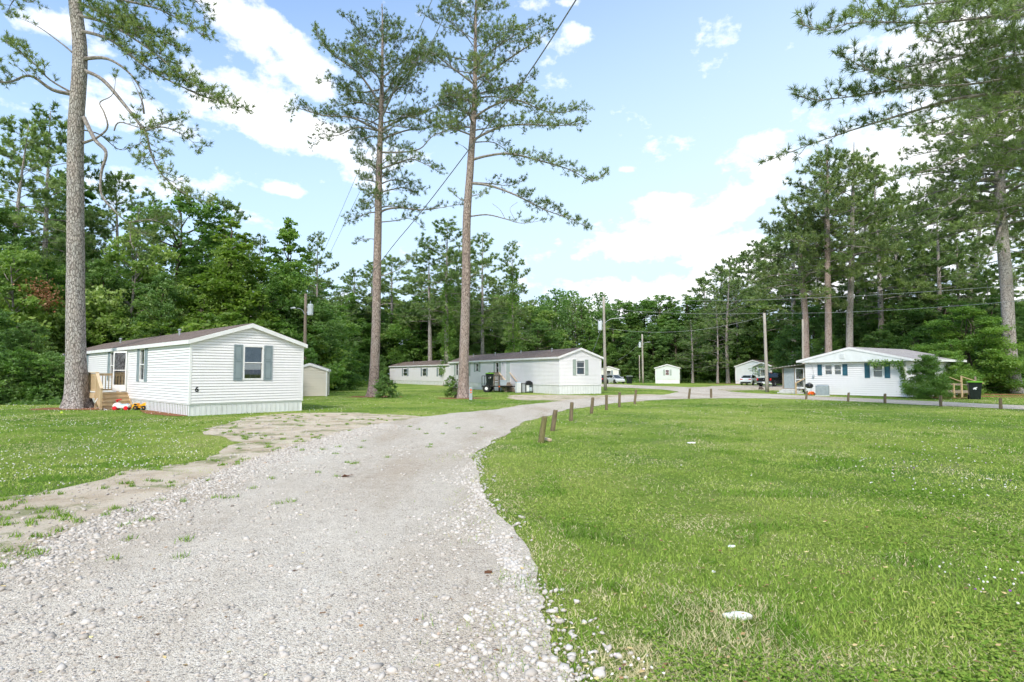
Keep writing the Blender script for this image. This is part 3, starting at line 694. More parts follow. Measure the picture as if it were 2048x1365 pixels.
def gen_leafy(seed, H=15, base=.25, Rm=4, lobes=26, leaves=20000, size=.12, mat='leaf', name='leafy_tree', lobe_r=(.9,1.9), flatz=.7, trunk_r=.2, shape='round', tk='trunk_dark', flat=.45, stems=1, sky=0):
    rng = np.random.default_rng(seed); root = empty(name)
    wd = MB(); L = []
    zc0 = H*base
    for i in range(lobes):
        f = (i+.5)/lobes; z = zc0+(H-zc0)*f*.93
        if shape == 'round': rr = math.sin(math.pi*(.12+.83*f))**.7
        elif shape == 'cone': rr = (1-f)**.75*.95+.08
        elif shape == 'column': rr = .75*(1-f**4)**.5+.1
        else: rr = (1-f*f)**.5*.9+.12      # dome to the ground
        a = i*2.4+rng.normal(0,.5); q = rng.uniform(.35,.95)*rr*Rm
        L.append((np.array([math.cos(a)*q, math.sin(a)*q, z]), rng.uniform(*lobe_r)*(1.1-.5*f)))
    L.append((np.array([0,0,H-lobe_r[0]*.6]), lobe_r[0]*.8))
    bx = rng.normal(0,.3,2)
    for s in range(stems):
        o = np.array([rng.normal(0,.25*(stems>1)), rng.normal(0,.25*(stems>1)), 0])
        tp = [o+np.array([bx[0]*math.sin(k*1.3)*.5, bx[1]*math.sin(k*1.7)*.5, H*.9*k/6]) for k in range(7)]
        wd.tube(tp, [trunk_r*(1-.86*k/6) for k in range(7)], 8)
    for (c, r_) in L:
        zb = max(.2, c[2]-rng.uniform(.8,2.2)*min(1,H/8)); b = np.array([bx[0]*.3*math.sin(zb/H*7), bx[1]*.3*math.sin(zb/H*9), zb])
        wd.tube([b, (b+c)/2+rng.normal(0,.15,3), c], [trunk_r*.32, trunk_r*.2, .02], 4)
    w = np.array([r_**2 for _, r_ in L]); cnt = (leaves*w/w.sum()).astype(int)
    Cs = []; T = []
    for (c, r_), k in zip(L, cnt):
        # each lobe is made of many small sprigs, so its edge is uneven
        ns = max(6, k//26); d = nrm(rng.normal(0,1,(ns,3))); rad = r_*rng.uniform(.35,1.12,(ns,1))**.6*(1+.25*np.sin(d[:,0:1]*5+d[:,1:2]*4))
        sp = c+d*rad*np.array([1,1,flatz]); idx = rng.integers(0,ns,k)
        pts = sp[idx]+rng.normal(0,1,(k,3))*np.array([.2,.2,.10])*min(1.2,r_)
        Cs.append(pts); tl = rng.uniform(.25,.75); T.append(np.clip(tl+rng.normal(0,.12,ns)[idx],0,1))
    Cs = np.concatenate(Cs); Cs[:,2] = np.maximum(Cs[:,2], .04)
    wd.build('trunk', M[tk], root, smooth=True)
    leaf_mesh('crown', Cs, size, M[mat], root, rng, np.concatenate(T), flat=flat)
    root['h'] = 0; del root['h']
    return root
def gen_vine(seed, path, rad, leaves, mat='leaf', size=.09, name='climbing_vine', label='', cat='vine'):
    """ivy sleeve round a trunk, path in world space"""
    rng = np.random.default_rng(seed); C = curve3(path, 6); n = len(C)
    i = rng.uniform(0,n-1.001,leaves); j = i.astype(int); f = (i-j)[:,None]; b = C[j]*(1-f)+C[j+1]*f
    a = rng.uniform(0,6.28,leaves); wob = 1+.45*np.sin(i*.9+a*2+seed)+.3*np.sin(i*2.3+a)
    rr = rad*np.abs(wob)*rng.uniform(.55,1.05,leaves)
    P = b+np.stack([np.cos(a)*rr, np.sin(a)*rr, rng.normal(0,.15,leaves)],1); P[:,2] = np.maximum(P[:,2],.05)
    o = leaf_mesh(name, P, size, M[mat], None, rng, np.clip(.5+.25*np.sin(i*1.7)+rng.normal(0,.12,leaves),0,1))
    return tag(o, label, cat)
def place(proto, loc, H, H0, rz=None, name=None, label=None, cat='tree', group=None, wide=1.0):
    """first use moves the prototype itself, later ones copy it and its parts"""
    if proto.get('used'): o = copy_tree(proto)
    else: o = proto; proto['used'] = 1
    s = H/H0; o.location = loc; o.scale = (s*wide, s*wide, s); o.rotation_euler = (0,0,R.uniform(0,6.28) if rz is None else rz)
    if name: o.name = name
    for k in ('label','category','group'):
        if k in o: del o[k]
    tag(o, label, cat, group); return o
def straw(c, r, seed, name='pine_straw', sx=1.0):
    o = blob(name, c, r*sx, r, .016, M['straw'], seed); return o
# ------------------------------------------------------------------ the four big pines of the foreground
def big_trunk(root, pts, rad, matn, seed, flare=.35):
    rng = np.random.default_rng(seed); C = curve3(pts, 8); zz = C[:,2]
    n = 28; V = []; f = []
    ph = rng.uniform(0,6.28,3)
    m = len(C)
    extra = [0,.08,.2,.4,.7,1.1]
    zs = sorted(set([round(float(z),3) for z in zz if z > 1.4 or z == 0]+extra))
    for z in zs:
        i = min(max(np.searchsorted(zz, z)-1,0), m-2); t = (z-zz[i])/max(zz[i+1]-zz[i],1e-6); p = C[i]*(1-t)+C[i+1]*t
        Hh = pts[-1][2]; r0 = np.interp(z, [q[2] for q in pts], rad)
        for k in range(n):
            a = 2*math.pi*k/n; fl = math.exp(-z*1.9); r = r0*(1+flare*fl*(1+.35*math.sin(3*a+ph[0])+.25*math.sin(5*a+ph[1]))+.025*math.sin(7*a+z*.8+ph[2])+rng.normal(0,.008))
            V.append((p[0]+r*math.cos(a), p[1]+r*math.sin(a), z-(.05 if z == 0 else 0)))
    for i in range(len(zs)-1):
        for k in range(n):
            a = i*n+k; b = i*n+(k+1)%n; f.append((a,b,b+n,a+n))
    f.append(tuple((len(zs)-1)*n+k for k in range(n)))
    mb = MB(); mb.v = V; mb.f = f; return mb.build('trunk', M[matn], root, smooth=True)
def trunk_fn(pts, rad):
    C = curve3(pts, 8)
    def fn(z):
        i = min(max(np.searchsorted(C[:,2], z)-1,0), len(C)-2); t = (z-C[i,2])/max(C[i+1,2]-C[i,2],1e-6)
        return C[i]*(1-t)+C[i+1]*t, float(np.interp(z, [q[2] for q in pts], rad))
    return fn
def hero(name, label, base, tops, rad, matn, seed, limbs, auto=None, fl=.35, size=.215, m=19, w=.0115, group=None):
    """tops: trunk centre line as picture points with the tree's own depth; limbs: ([(px,py,ddepth)...], r0, opts)"""
    Y0 = base.y; root = empty(name, (base.x, base.y, 0), 0, label, 'tree', group)
    off = np.array([base.x, base.y, 0])
    pts = [np.zeros(3)]+[np.array(PT(px,py,Y0+dd))-off for (px,py,dd) in tops]
    big_trunk(root, pts, rad, matn, seed, fl)
    rng = np.random.default_rng(seed+100); wd = MB(); cr = Crown()
    fine = seed in (5, 15, 25)
    for (lp, r0, op) in limbs:
        q = [np.array(PT(px,py,Y0+dd))-off for (px,py,dd) in lp]
        if fine and 'sp' in op: op = dict(op, sp=op['sp']*.72, tsp=op.get('tsp', .17)*.62)
        add_limb(wd, cr, q, r0, rng, size=size, **op)
    if auto:
        fn = trunk_fn(pts, rad)
        for (z0, z1, n, Rm, op) in auto:
            for lp, r0 in pine_limbs(rng, fn, z0, z1, n, Rm): add_limb(wd, cr, lp, r0, rng, size=size, **(dict(op, sp=op['sp']*.72, tsp=op.get('tsp', .17)*.62) if fine else op))
    wd.build('branches', M['limb'], root)
    cr.needles('crown', M['needle'], root, m=m, width=w, rng=rng)
    return root
b1 = G(153, 817)
O = dict
tw = dict(sec=1.25, sp=.30, tsp=.15)
limbsL = [
 ([(152,190,0),(105,180,-.6),(60,152,-1.2),(15,165,-1.5),(-50,160,-2)], .13, O(f0=.35, sec=1.3, sp=.26, tsp=.14)),
 ([(152,190,0),(100,160,-.5),(60,120,-1.0),(10,85,-1)], .07, O(f0=.25, sec=1.3, sp=.22, tsp=.14)),
 ([(150,110,0),(120,85,1),(70,50,1.5),(20,30,2)], .06, O(f0=.7, sec=.6, sp=.5)),
 ([(150,60,0),(220,80,-.6),(300,140,-1.2),(400,190,-1.6),(495,220,-2)], .11, O(f0=.12, sec=1.5, sp=.22, tsp=.13)),
 ([(152,30,0),(220,50,-1),(300,100,-1.8),(360,150,-2),(440,205,-2.4)], .10, O(f0=.12, sec=1.4, sp=.22, tsp=.13)),
 ([(148,0,0),(200,25,-1.0),(290,60,-1.5),(360,100,-2)], .10, O(f0=.12, sec=1.5, sp=.2, tsp=.13)),
 ([(146,-80,0),(220,-10,-1),(320,20,-1.5),(415,75,-2)], .12, O(f0=.2, sec=1.5, sp=.25, tsp=.14)),
 ([(146,-120,0),(240,-80,-1),(340,-20,-1.5),(400,10,-2),(410,60,-2)], .12, O(f0=.3, sec=1.4, sp=.25, tsp=.14)),
 ([(168,118,0),(215,118,-.5),(262,150,-1),(285,195,-1.2),(270,235,-1.2)], .12, O(f0=.55, sec=.8, sp=.5)),
 ([(170,142,0),(205,160,-.4),(245,205,-.8),(290,265,-1.2),(300,300,-1.3),(320,345,-1.4),(365,385,-1.6),(420,405,-2)], .13, O(f0=.42, sec=1.5, sp=.25, tsp=.16, hang=.1)),
 ([(290,262,-1.2),(330,255,-1.2),(380,280,-1.2),(400,305,-1.3)], .05, O(f0=.1, sec=1.2, sp=.28)),
 ([(228,262,-.8),(240,245,-1),(290,255,-1.4),(370,235,-1.6)], .045, O(f0=.2, sec=1.0, sp=.3)),
 ([(168,236,0),(190,280,-.5),(212,305,-.8),(203,345,-.9),(203,390,-1.0),(232,425,-1.1),(262,452,-1.2),(300,475,-1.3)], .14, O(f0=.8, sec=1.3, sp=.25, tsp=.15)),
 ([(250,448,-1.2),(300,440,-1.2),(350,455,-1.5)], .06, O(f0=.1, sec=1.4, sp=.22, tsp=.15)),
 ([(262,452,-1.2),(262,485,-1.2),(280,520,-1.4)], .05, O(f0=.2, sec=1.1, sp=.3)),
 ([(168,286,0),(195,275,-.6),(215,255,-.8),(208,225,-.9),(200,205,-.9),(226,188,-1),(232,140,-1)], .085, O(f0=.9, sec=.5, sp=.9, tuft=True)),
 ([(288,228,-1),(283,200,-1.1),(262,155,-1.1)], .06, O(tuft=False)),
 ([(300,300,-1.3),(280,285,-1.2),(288,262,-1.2)], .04, O(tuft=False)),
 ([(165,260,0),(200,270,1),(240,300,2),(275,290,3)], .05, O(f0=.3, sec=.8, sp=.4)),
 ([(150,-30,0),(100,-20,-1),(60,5,-1),(30,-10,-1)], .08, O(f0=.3, sec=1.2, sp=.3)),
]
hero('pine_tree', 'tall thick-trunked pine with twisted limbs, in front of the wooden porch at the far left', b1,
     [(152,700,0),(151,560,0),(151,400,0),(152,250,0),(160,110,0),(150,0,0),(138,-160,0),(130,-420,0)], [.48,.42,.385,.36,.345,.32,.28,.22,.05], 'bark', 5, limbsL,
     auto=[(21.5,30,16,5,O(f0=.2,**tw))], fl=.5)
straw((b1.x+.5, b1.y-.2), 1.55, 1, sx=1.35)
b2 = G(747, 794)
limbsA = [
 ([(757,262,0),(735,250,-.5),(700,235,-.8),(650,232,-1),(600,218,-1.2),(575,222,-1.4)], .12, O(f0=.28, sec=1.9, sp=.24, tsp=.15)),
 ([(755,262,0),(715,255,.5),(680,270,.8),(650,275,1),(622,288,1)], .09, O(f0=.3, sec=1.5, sp=.26, tsp=.16)),
 ([(758,205,0),(720,150,-.6),(680,120,-1),(650,95,-1),(630,60,-1)], .12, O(f0=.3, sec=2.0, sp=.22, tsp=.15)),
 ([(758,180,0),(715,185,1),(665,165,1.5),(638,165,2)], .09, O(f0=.25, sec=1.6, sp=.26)),
 ([(760,262,0),(800,240,-1),(860,218,-1.5),(915,200,-2)], .11, O(f0=.3, sec=1.4, sp=.26)),
 ([(762,280,0),(810,262,1),(860,255,1),(900,232,1)], .11, O(f0=.4, sec=1.2, sp=.32)),
 ([(762,305,0),(800,305,-1),(840,298,-1.5),(870,270,-1.5),(925,258,-2)], .10, O(f0=.55, sec=1.0, sp=.4)),
 ([(757,430,0),(770,420,-.4),(800,416,-.6),(850,420,-.8),(925,408,-1)], .11, O(f0=.25, sec=.9, sp=.36)),
 ([(757,445,0),(790,442,.5),(820,438,1),(845,455,1)], .06, O(f0=.3, sec=1.1, sp=.3)),
 ([(758,340,0),(800,325,-1),(830,320,-1.5),(880,345,-1.8)], .10, O(f0=.15, sec=1.7, sp=.26)),
 ([(758,370,0),(790,360,1),(830,372,1.5),(850,385,2)], .08, O(f0=.15, sec=1.4, sp=.28)),
 ([(756,345,0),(735,330,1),(715,318,1)], .06, O(f0=.1, sec=1.3, sp=.25)),
 ([(756,395,0),(740,385,.5),(722,380,.6)], .05, O(f0=.1, sec=1.3, sp=.25)),
 ([(757,380,0),(745,395,-.8),(728,405,-1)], .05, O(f0=.1, sec=1.3, sp=.25)),
 ([(762,240,0),(790,180,-1),(830,130,-1.5),(850,80,-1.6)], .12, O(f0=.2, sec=1.9, sp=.22, tsp=.15)),
 ([(762,200,0),(800,150,1),(850,120,1.5),(870,80,2)], .10, O(f0=.3, sec=1.6, sp=.25)),
 ([(754,480,0),(735,478,-.4),(712,485,-.5)], .05, O(f0=.3, sec=.9, sp=.3)),
 ([(755,555,0),(785,545,0),(810,530,0),(830,510,.5)], .06, O(f0=.4, sec=1.3, sp=.26)),
 ([(757,612,0),(775,607,0),(800,610,0)], .05, O(f0=.3, sec=.6, sp=.5)),
]
hero('pine_tree', 'tall straight pine with a leafy bush at its foot, left of the two central pines', b2,
     [(752,650,0),(755,500,0),(758,350,0),(763,200,0),(765,80,0),(764,8,0)], [.36,.32,.29,.24,.16,.08,.03], 'bark_red', 15, limbsA,
     auto=[(19.5,28.3,30,4.3,O(f0=.15, sec=1.8, sp=.26, tsp=.17)),(13.5,18.5,12,2.8,O(f0=.12, sec=1.5, sp=.26, tsp=.17))], fl=.55)
straw((b2.x, b2.y-.2), 1.25, 2, sx=1.5)
b3 = G(926, 797)
limbsB = [
 ([(946,283,0),(965,270,-.6),(1010,252,-1.2),(1060,250,-1.6),(1120,252,-1.8),(1170,245,-2)], .12, O(f0=.22, sec=1.6, sp=.22, tsp=.14)),
 ([(944,240,0),(980,215,-1),(1030,200,-1.5),(1100,225,-1.8),(1170,218,-2)], .11, O(f0=.2, sec=1.7, sp=.22, tsp=.14)),
 ([(945,320,0),(975,312,-.6),(1020,308,-1.2),(1080,322,-1.6),(1140,340,-1.8),(1185,362,-2),(1215,345,-2)], .12, O(f0=.22, sec=1.4, sp=.22, tsp=.14)),
 ([(948,285,0),(985,285,1),(1010,300,1.5),(1040,330,1.5)], .06, O(f0=.2, sec=1.2, sp=.3)),
 ([(943,367,0),(980,372,-.4),(1030,390,-1),(1090,420,-1.4),(1140,438,-1.6),(1175,455,-1.8)], .12, O(f0=.35, sec=1.5, sp=.21, tsp=.14)),
 ([(944,365,0),(985,368,1),(1020,372,1.5),(1050,360,1.5)], .06, O(f0=.25, sec=1.2, sp=.3)),
 ([(942,433,0),(975,430,.5),(1010,438,.8),(1045,447,1),(1090,440,1)], .07, O(f0=.5, sec=1.1, sp=.45)),
 ([(1010,438,.8),(1000,420,.8),(985,408,.8)], .03, O(tuft=False)),
 ([(1030,440,.9),(1020,418,.9),(1035,405,1)], .03, O(tuft=False)),
 ([(952,160,0),(1000,130,-1),(1060,90,-1.5),(1105,60,-2)], .12, O(f0=.22, sec=1.5, sp=.24)),
 ([(950,130,0),(1000,90,1),(1050,60,1.5),(1100,40,2)], .10, O(f0=.25, sec=1.5, sp=.25)),
 ([(950,170,0),(910,140,-.5),(870,110,-1),(835,90,-1.5)], .10, O(f0=.3, sec=1.5, sp=.25)),
 ([(944,230,0),(905,215,-.5),(880,200,-.6)], .06, O(f0=.3, sec=1.2, sp=.3)),
 ([(940,305,0),(925,292,.5),(912,287,.5)], .06, O(f0=.9, sec=.3)),
 ([(948,190,0),(990,180,-1),(1050,165,-1.5),(1070,145,-1.5)], .08, O(f0=.3, sec=1.3, sp=.28)),
 ([(934,405,0),(915,395,.4),(900,380,.5)], .05, O(f0=.3, sec=.9, sp=.3)),
 ([(936,395,0),(955,390,-.4),(975,385,-.5)], .05, O(f0=.2, sec=1.0, sp=.3)),
 ([(930,560,0),(955,545,0),(975,530,0)], .05, O(f0=.5, sec=.8, sp=.4)),
]
hero('pine_tree', 'tall leaning pine beside the grey utility pedestal, right of the two central pines', b3,
     [(929,680,0),(932,560,0),(934,430,0),(941,330,0),(949,200,0),(951,60,0),(953,-50,0)], [.36,.33,.30,.28,.25,.18,.10,.03], 'bark_red', 25, limbsB,
     auto=[(20.5,28.5,26,4.6,O(f0=.15, sec=1.7, sp=.26, tsp=.17)),(18.5,21,9,3.2,O(f0=.1, sec=1.6, sp=.26, tsp=.17))], fl=.5)
straw((b3.x, b3.y-.2), 1.15, 3, sx=1.6)
b4 = G(2031, 787)
limbsR = [
 ([(2004,360,0),(1960,360,-1),(1920,395,-2),(1885,420,-2.5),(1860,470,-3)], .2, O(f0=.3, sec=2.4, sp=.3, tsp=.19)),
 ([(2003,330,0),(1950,310,-2),(1890,330,-3),(1840,345,-4),(1800,350,-5)], .2, O(f0=.2, sec=2.6, sp=.3, tsp=.19)),
 ([(2000,300,0),(1950,260,-2),(1880,270,-3),(1820,270,-4)], .18, O(f0=.2, sec=2.6, sp=.3, tsp=.19)),
 ([(2006,440,0),(1985,500,-2),(1950,540,-3),(1920,560,-4)], .14, O(f0=.3, sec=2.2, sp=.3, tsp=.19)),
 ([(2003,420,0),(1960,425,2),(1910,440,3),(1860,440,4)], .14, O(f0=.2, sec=2.4, sp=.3, tsp=.19)),
 ([(2003,350,0),(1930,350,3),(1880,380,4),(1820,400,5)], .18, O(f0=.2, sec=2.6, sp=.3, tsp=.19)),
 ([(2006,440,0),(2040,420,-2),(2080,430,-3)], .14, O(f0=.2, sec=2.2, sp=.3, tsp=.19)),
 ([(2006,470,0),(2040,480,2),(2080,500,3)], .12, O(f0=.2, sec=2.2, sp=.3, tsp=.19)),
]
hero('pine_tree', 'huge pine trunk leaning left at the right edge, behind the black wheeled bin', b4,
     [(2020,700,0),(2012,560,0),(2002,430,0),(1998,300,0),(1996,160,0),(1990,60,0)], [.54,.49,.46,.43,.34,.22,.06], 'bark', 35, limbsR,
     auto=[(14.5,27,52,8.4,O(f0=.12, sec=2.6, sp=.27, tsp=.17, twigs=False))], fl=.45, size=.32, m=18, w=.015)
# near pine whose trunk stands just outside the right edge; its long limbs reach into the sky of the picture
b5 = Vector((24.5, 21.5, 0))
tt = dict(sec=1.25, sp=.15, tsp=.10)
limbsN = [
 ([(2260,60,0),(2060,30,-2),(1880,45,-3),(1720,45,-4),(1640,60,-4.5),(1600,45,-4.5)], .10, O(f0=.2, **tt)),
 ([(2260,60,0),(2100,20,1),(1960,0,1),(1800,15,1),(1700,25,1)], .09, O(f0=.2, **tt)),
 ([(2260,120,0),(2100,70,-1),(1950,105,-2),(1840,130,-2),(1745,140,-2.5),(1700,135,-2.5)], .11, O(f0=.1, **tt)),
 ([(2260,190,0),(2100,130,1),(1950,145,0),(1840,170,-1),(1740,188,-1.5),(1640,200,-2),(1590,190,-2)], .13, O(f0=.1, **tt)),
 ([(2260,190,0),(2100,150,-2),(1930,170,-2.5),(1800,165,-3),(1680,110,-3)], .10, O(f0=.1, **tt)),
 ([(2260,240,0),(2080,190,-1),(1930,195,-1),(1820,225,-1),(1700,262,-1.5),(1620,290,-2),(1545,318,-2)], .12, O(f0=.1, sec=.95, sp=.2, tsp=.11)),
 ([(2260,240,0),(2080,210,2),(1940,225,3),(1840,250,4),(1760,255,5)], .10, O(f0=.1, **tt)),
 ([(2260,30,0),(2100,-20,0),(1960,-10,-1),(1880,70,-1)], .10, O(f0=.2, **tt)),
 ([(2260,100,0),(2120,80,0),(2000,80,-1),(1900,90,-1),(1840,70,-1)], .10, O(f0=.2, **tt)),
 ([(2260,300,0),(2100,260,-2),(2000,270,-2.5),(1930,300,-3)], .10, O(f0=.2, **tt)),
 ([(2260,200,0),(2120,200,1),(2020,160,2),(1930,130,3)], .10, O(f0=.2, **tt)),
 ([(2260,60,0),(2140,40,2),(2040,20,3),(1960,40,4),(1890,20,4)], .10, O(f0=.15, **tt)),
 ([(2260,140,0),(2140,110,-3),(2040,110,-3.5),(1960,130,-3.5),(1900,160,-3.5)], .10, O(f0=.15, **tt)),
 ([(2260,220,0),(2140,230,-3),(2060,215,-3.5),(1980,230,-3.5),(1920,250,-3.5)], .10, O(f0=.15, **tt)),
 ([(2260,280,0),(2140,290,3),(2040,300,4),(1960,290,5),(1880,310,5)], .10, O(f0=.15, **tt)),
 ([(2260,330,0),(2140,340,0),(2060,345,0),(1990,330,0),(1930,350,0)], .10, O(f0=.15, **tt)),
 ([(2260,20,0),(2140,-10,-3),(2060,10,-4),(1990,60,-4)], .10, O(f0=.15, **tt)),
 ([(2260,160,0),(2140,160,4),(2060,180,5),(1960,190,6),(1870,190,6)], .10, O(f0=.15, **tt)),
 ([(2260,100,0),(2140,70,5),(2060,90,6),(1960,60,7)], .10, O(f0=.15, **tt)),
]
hero('pine_tree', 'nearest pine, only its long needle-covered limbs reach in across the upper right sky', b5,
     [(2190,700,0),(2200,450,0),(2215,200,0),(2225,0,0),(2230,-200,0)], [.45,.38,.34,.30,.22,.06], 'bark', 45, limbsN, size=.23, m=24, w=.0085)
# ------------------------------------------------------------------ mobile homes
class Home:
    def __init__(s, name, label, origin, xdir, W, L, z_eave, z_ridge, z_sk=.5, wall='siding', lap=.115, over=.16, eover=.12, cat='mobile home', roof='roof', skirt=True, gable_mat=None, group=None, ribs=.16):
        s.W, s.L, s.ze, s.zr, s.zs, s.lap = W, L, z_eave, z_ridge, z_sk, lap
        s.ang = math.atan2(xdir[1], xdir[0]); s.o = Vector((origin[0], origin[1], 0)); s.wallm = wall
        s.root = empty(name, s.o, s.ang, label, cat, group)
        s.holes = {k: [] for k in ('end','left','right','back')}; s.over = over; s.eover = eover; s.roofm = roof; s.sk = skirt; s.gm = gable_mat; s.ribs = ribs
        s.X = Vector((math.cos(s.ang), math.sin(s.ang), 0)); s.Y = Vector((-math.sin(s.ang), math.cos(s.ang), 0))
    def p(s, side, a, z, d):
        if side == 'end': return (a, -d, z)
        if side == 'left': return (-d, a, z)
        if side == 'right': return (s.W+d, a, z)
        return (a, s.L+d, z)
    def flip(s, side): return side in ('left', 'back')
    def quad(s, mb, side, a0, a1, a2, a3, z0, z1, d0, d1):
        """corners (a0,z0) (a1,z0) (a2,z1) (a3,z1)"""
        q = [s.p(side,a0,z0,d0), s.p(side,a1,z0,d0), s.p(side,a2,z1,d1), s.p(side,a3,z1,d1)]
        if s.flip(side): q = q[::-1]
        mb.quad(*q)
    def bx(s, mb, side, a0, a1, z0, z1, d0, d1):
        c = [s.p(side,a0,z0,d0), s.p(side,a1,z1,d1)]
        mb.box(min(c[0][0],c[1][0]), max(c[0][0],c[1][0]), min(c[0][1],c[1][1]), max(c[0][1],c[1][1]), z0, z1)
    def along(s, px, side='left', d=0):
        """distance along a wall of the point seen at picture column px"""
        k = (px-1024)/F
        if side == 'left': o, u = s.o, s.Y
        elif side == 'right': o, u = s.o+s.X*s.W, s.Y
        else: o, u = s.o, s.X
        return (k*o.y-o.x)/(u.x-k*u.y)
    def height(s, side, a, py):
        o, u = {'left': (s.o, s.Y), 'right': (s.o+s.X*s.W, s.Y), 'end': (s.o, s.X)}[side]
        Y = (o+u*a).y; return CH+(748-py)*Y/F
    def window(s, side, a0, a1, z0, z1, shut=None, shw=.3, shmat='shutter', blind=None, blindz=None, mid=True, curtain=None, frame=.05, detail=False, shz=.05, grid=False, name='window'):
        s.holes[side].append((a0, a1, z0, z1)); mb = MB(); f = frame; d0, d1 = -.09, .035
        s.bx(mb, side, a0-f*.6, a0+f, z0-f*.6, z1+f*.6, d0, d1); s.bx(mb, side, a1-f, a1+f*.6, z0-f*.6, z1+f*.6, d0, d1)
        s.bx(mb, side, a0+f, a1-f, z0-f*.6, z0+f, d0, d1-.003); s.bx(mb, side, a0+f, a1-f, z1-f, z1+f*.6, d0, d1-.003)
        if mid: s.bx(mb, side, a0+f, a1-f, (z0+z1)/2-.022, (z0+z1)/2+.022, d0+.02, d1-.012)
        if grid:
            for k in range(1, 3): x = a0+(a1-a0)*k/3; s.bx(mb, side, x-.012, x+.012, z0+f, z1-f, -.03, -.012)
            for k in (1, 3): z = z0+(z1-z0)*k/4; s.bx(mb, side, a0+f, a1-f, z-.011, z+.011, -.031, -.013)
        w = mb.build(name, M['trim'], s.root)
        g = MB(); s.quad(g, side, a0+f, a1-f, a1-f, a0+f, z0+f, z1-f, -.03, -.03); g.build('pane', M['glass'], w)
        if blind:
            b = MB(); za, zb = blindz or (z0, z1); nsl = max(3, int((zb-za)/.05))
            for k in range(nsl):
                z = za+(zb-za)*k/nsl; s.quad(b, side, a0+f, a1-f, a1-f, a0+f, z, z+(zb-za)/nsl*.93, -.085, -.065)
            b.build('blind', M[blind], w)
        if curtain:
            b = MB(); n = 14; za, zb = z0, z1
            for k in range(n):
                q = [s.p(side, a0+(a1-a0)*k/n, za, -.10-.02*(k%2)), s.p(side, a0+(a1-a0)*(k+1)/n, za, -.10-.02*((k+1)%2)), s.p(side, a0+(a1-a0)*(k+1)/n, zb, -.10-.02*((k+1)%2)), s.p(side, a0+(a1-a0)*k/n, zb, -.10-.02*(k%2))]
                b.quad(*q)
            b.build('curtain', M[curtain], w)
        if shut:
            for side_, on in (('l', 'l' in shut), ('r', 'r' in shut)):
                if not on: continue
                x0, x1 = (a0-f*.6-shw-.012, a0-f*.6-.012) if side_ == 'l' else (a1+f*.6+.012, a1+f*.6+shw+.012)
                m = MB(); zA, zB = z0-shz, z1+shz; r = min(.05, shw*.17)
                s.bx(m, side, x0, x1, zA, zB, .002, .026)
                s.bx(m, side, x0, x0+r, zA, zB, .026, .042); s.bx(m, side, x1-r, x1, zA, zB, .026, .042)
                mz = zA+(zB-zA)*.56
                for za, zb in ((zA, zA+r*1.2), (mz-r*.6, mz+r*.6), (zB-r*1.2, zB)): s.bx(m, side, x0+r, x1-r, za, zb, .026, .040)
                if detail:
                    for (za, zb) in ((zA+r*1.2+.03, mz-r*.6-.03), (mz+r*.6+.03, zB-r*1.2-.03)): s.bx(m, side, x0+r+.025, x1-r-.025, za, zb, .026, .036)
                m.build('shutter', M[shmat], w)
        return w
    def door(s, side, a0, a1, z0, z1, mat='door', handle='r', frame=.07, lite=True):
        s.holes[side].append((a0, a1, z0, z1)); mb = MB()
        s.bx(mb, side, a0-frame, a0, z0-.03, z1+frame, -.06, .035); s.bx(mb, side, a1, a1+frame, z0-.03, z1+frame, -.06, .035)
        s.bx(mb, side, a0, a1, z1, z1+frame, -.06, .032); s.bx(mb, side, a0, a1, z0-.03, z0+.01, -.06, .05)
        fr = mb.build('door_frame', M['trim'], s.root)
        d = MB(); s.bx(d, side, a0+.008, a1-.008, z0+.012, z1-.008, -.055, -.015)
        for (x0, x1) in ((.14,.46), (.54,.86)):
            for (zz0, zz1) in ((.08,.42), (.50,.72), (.78,.93)):
                s.bx(d, side, a0+(a1-a0)*x0, a0+(a1-a0)*x1, z0+(z1-z0)*zz0, z0+(z1-z0)*zz1, -.015, -.006)
        dd = d.build('door', M[mat], s.root)
        k = MB(); x = a1-.08 if handle == 'r' else a0+.08; p = s.p(side, x, z0+.95, .0)
        k.lathe([(.0,-.03),(.03,-.03),(.032,.0),(.03,.03),(0,.03)], 10, p); k.build('handle', M['chrome'], dd)
        return dd
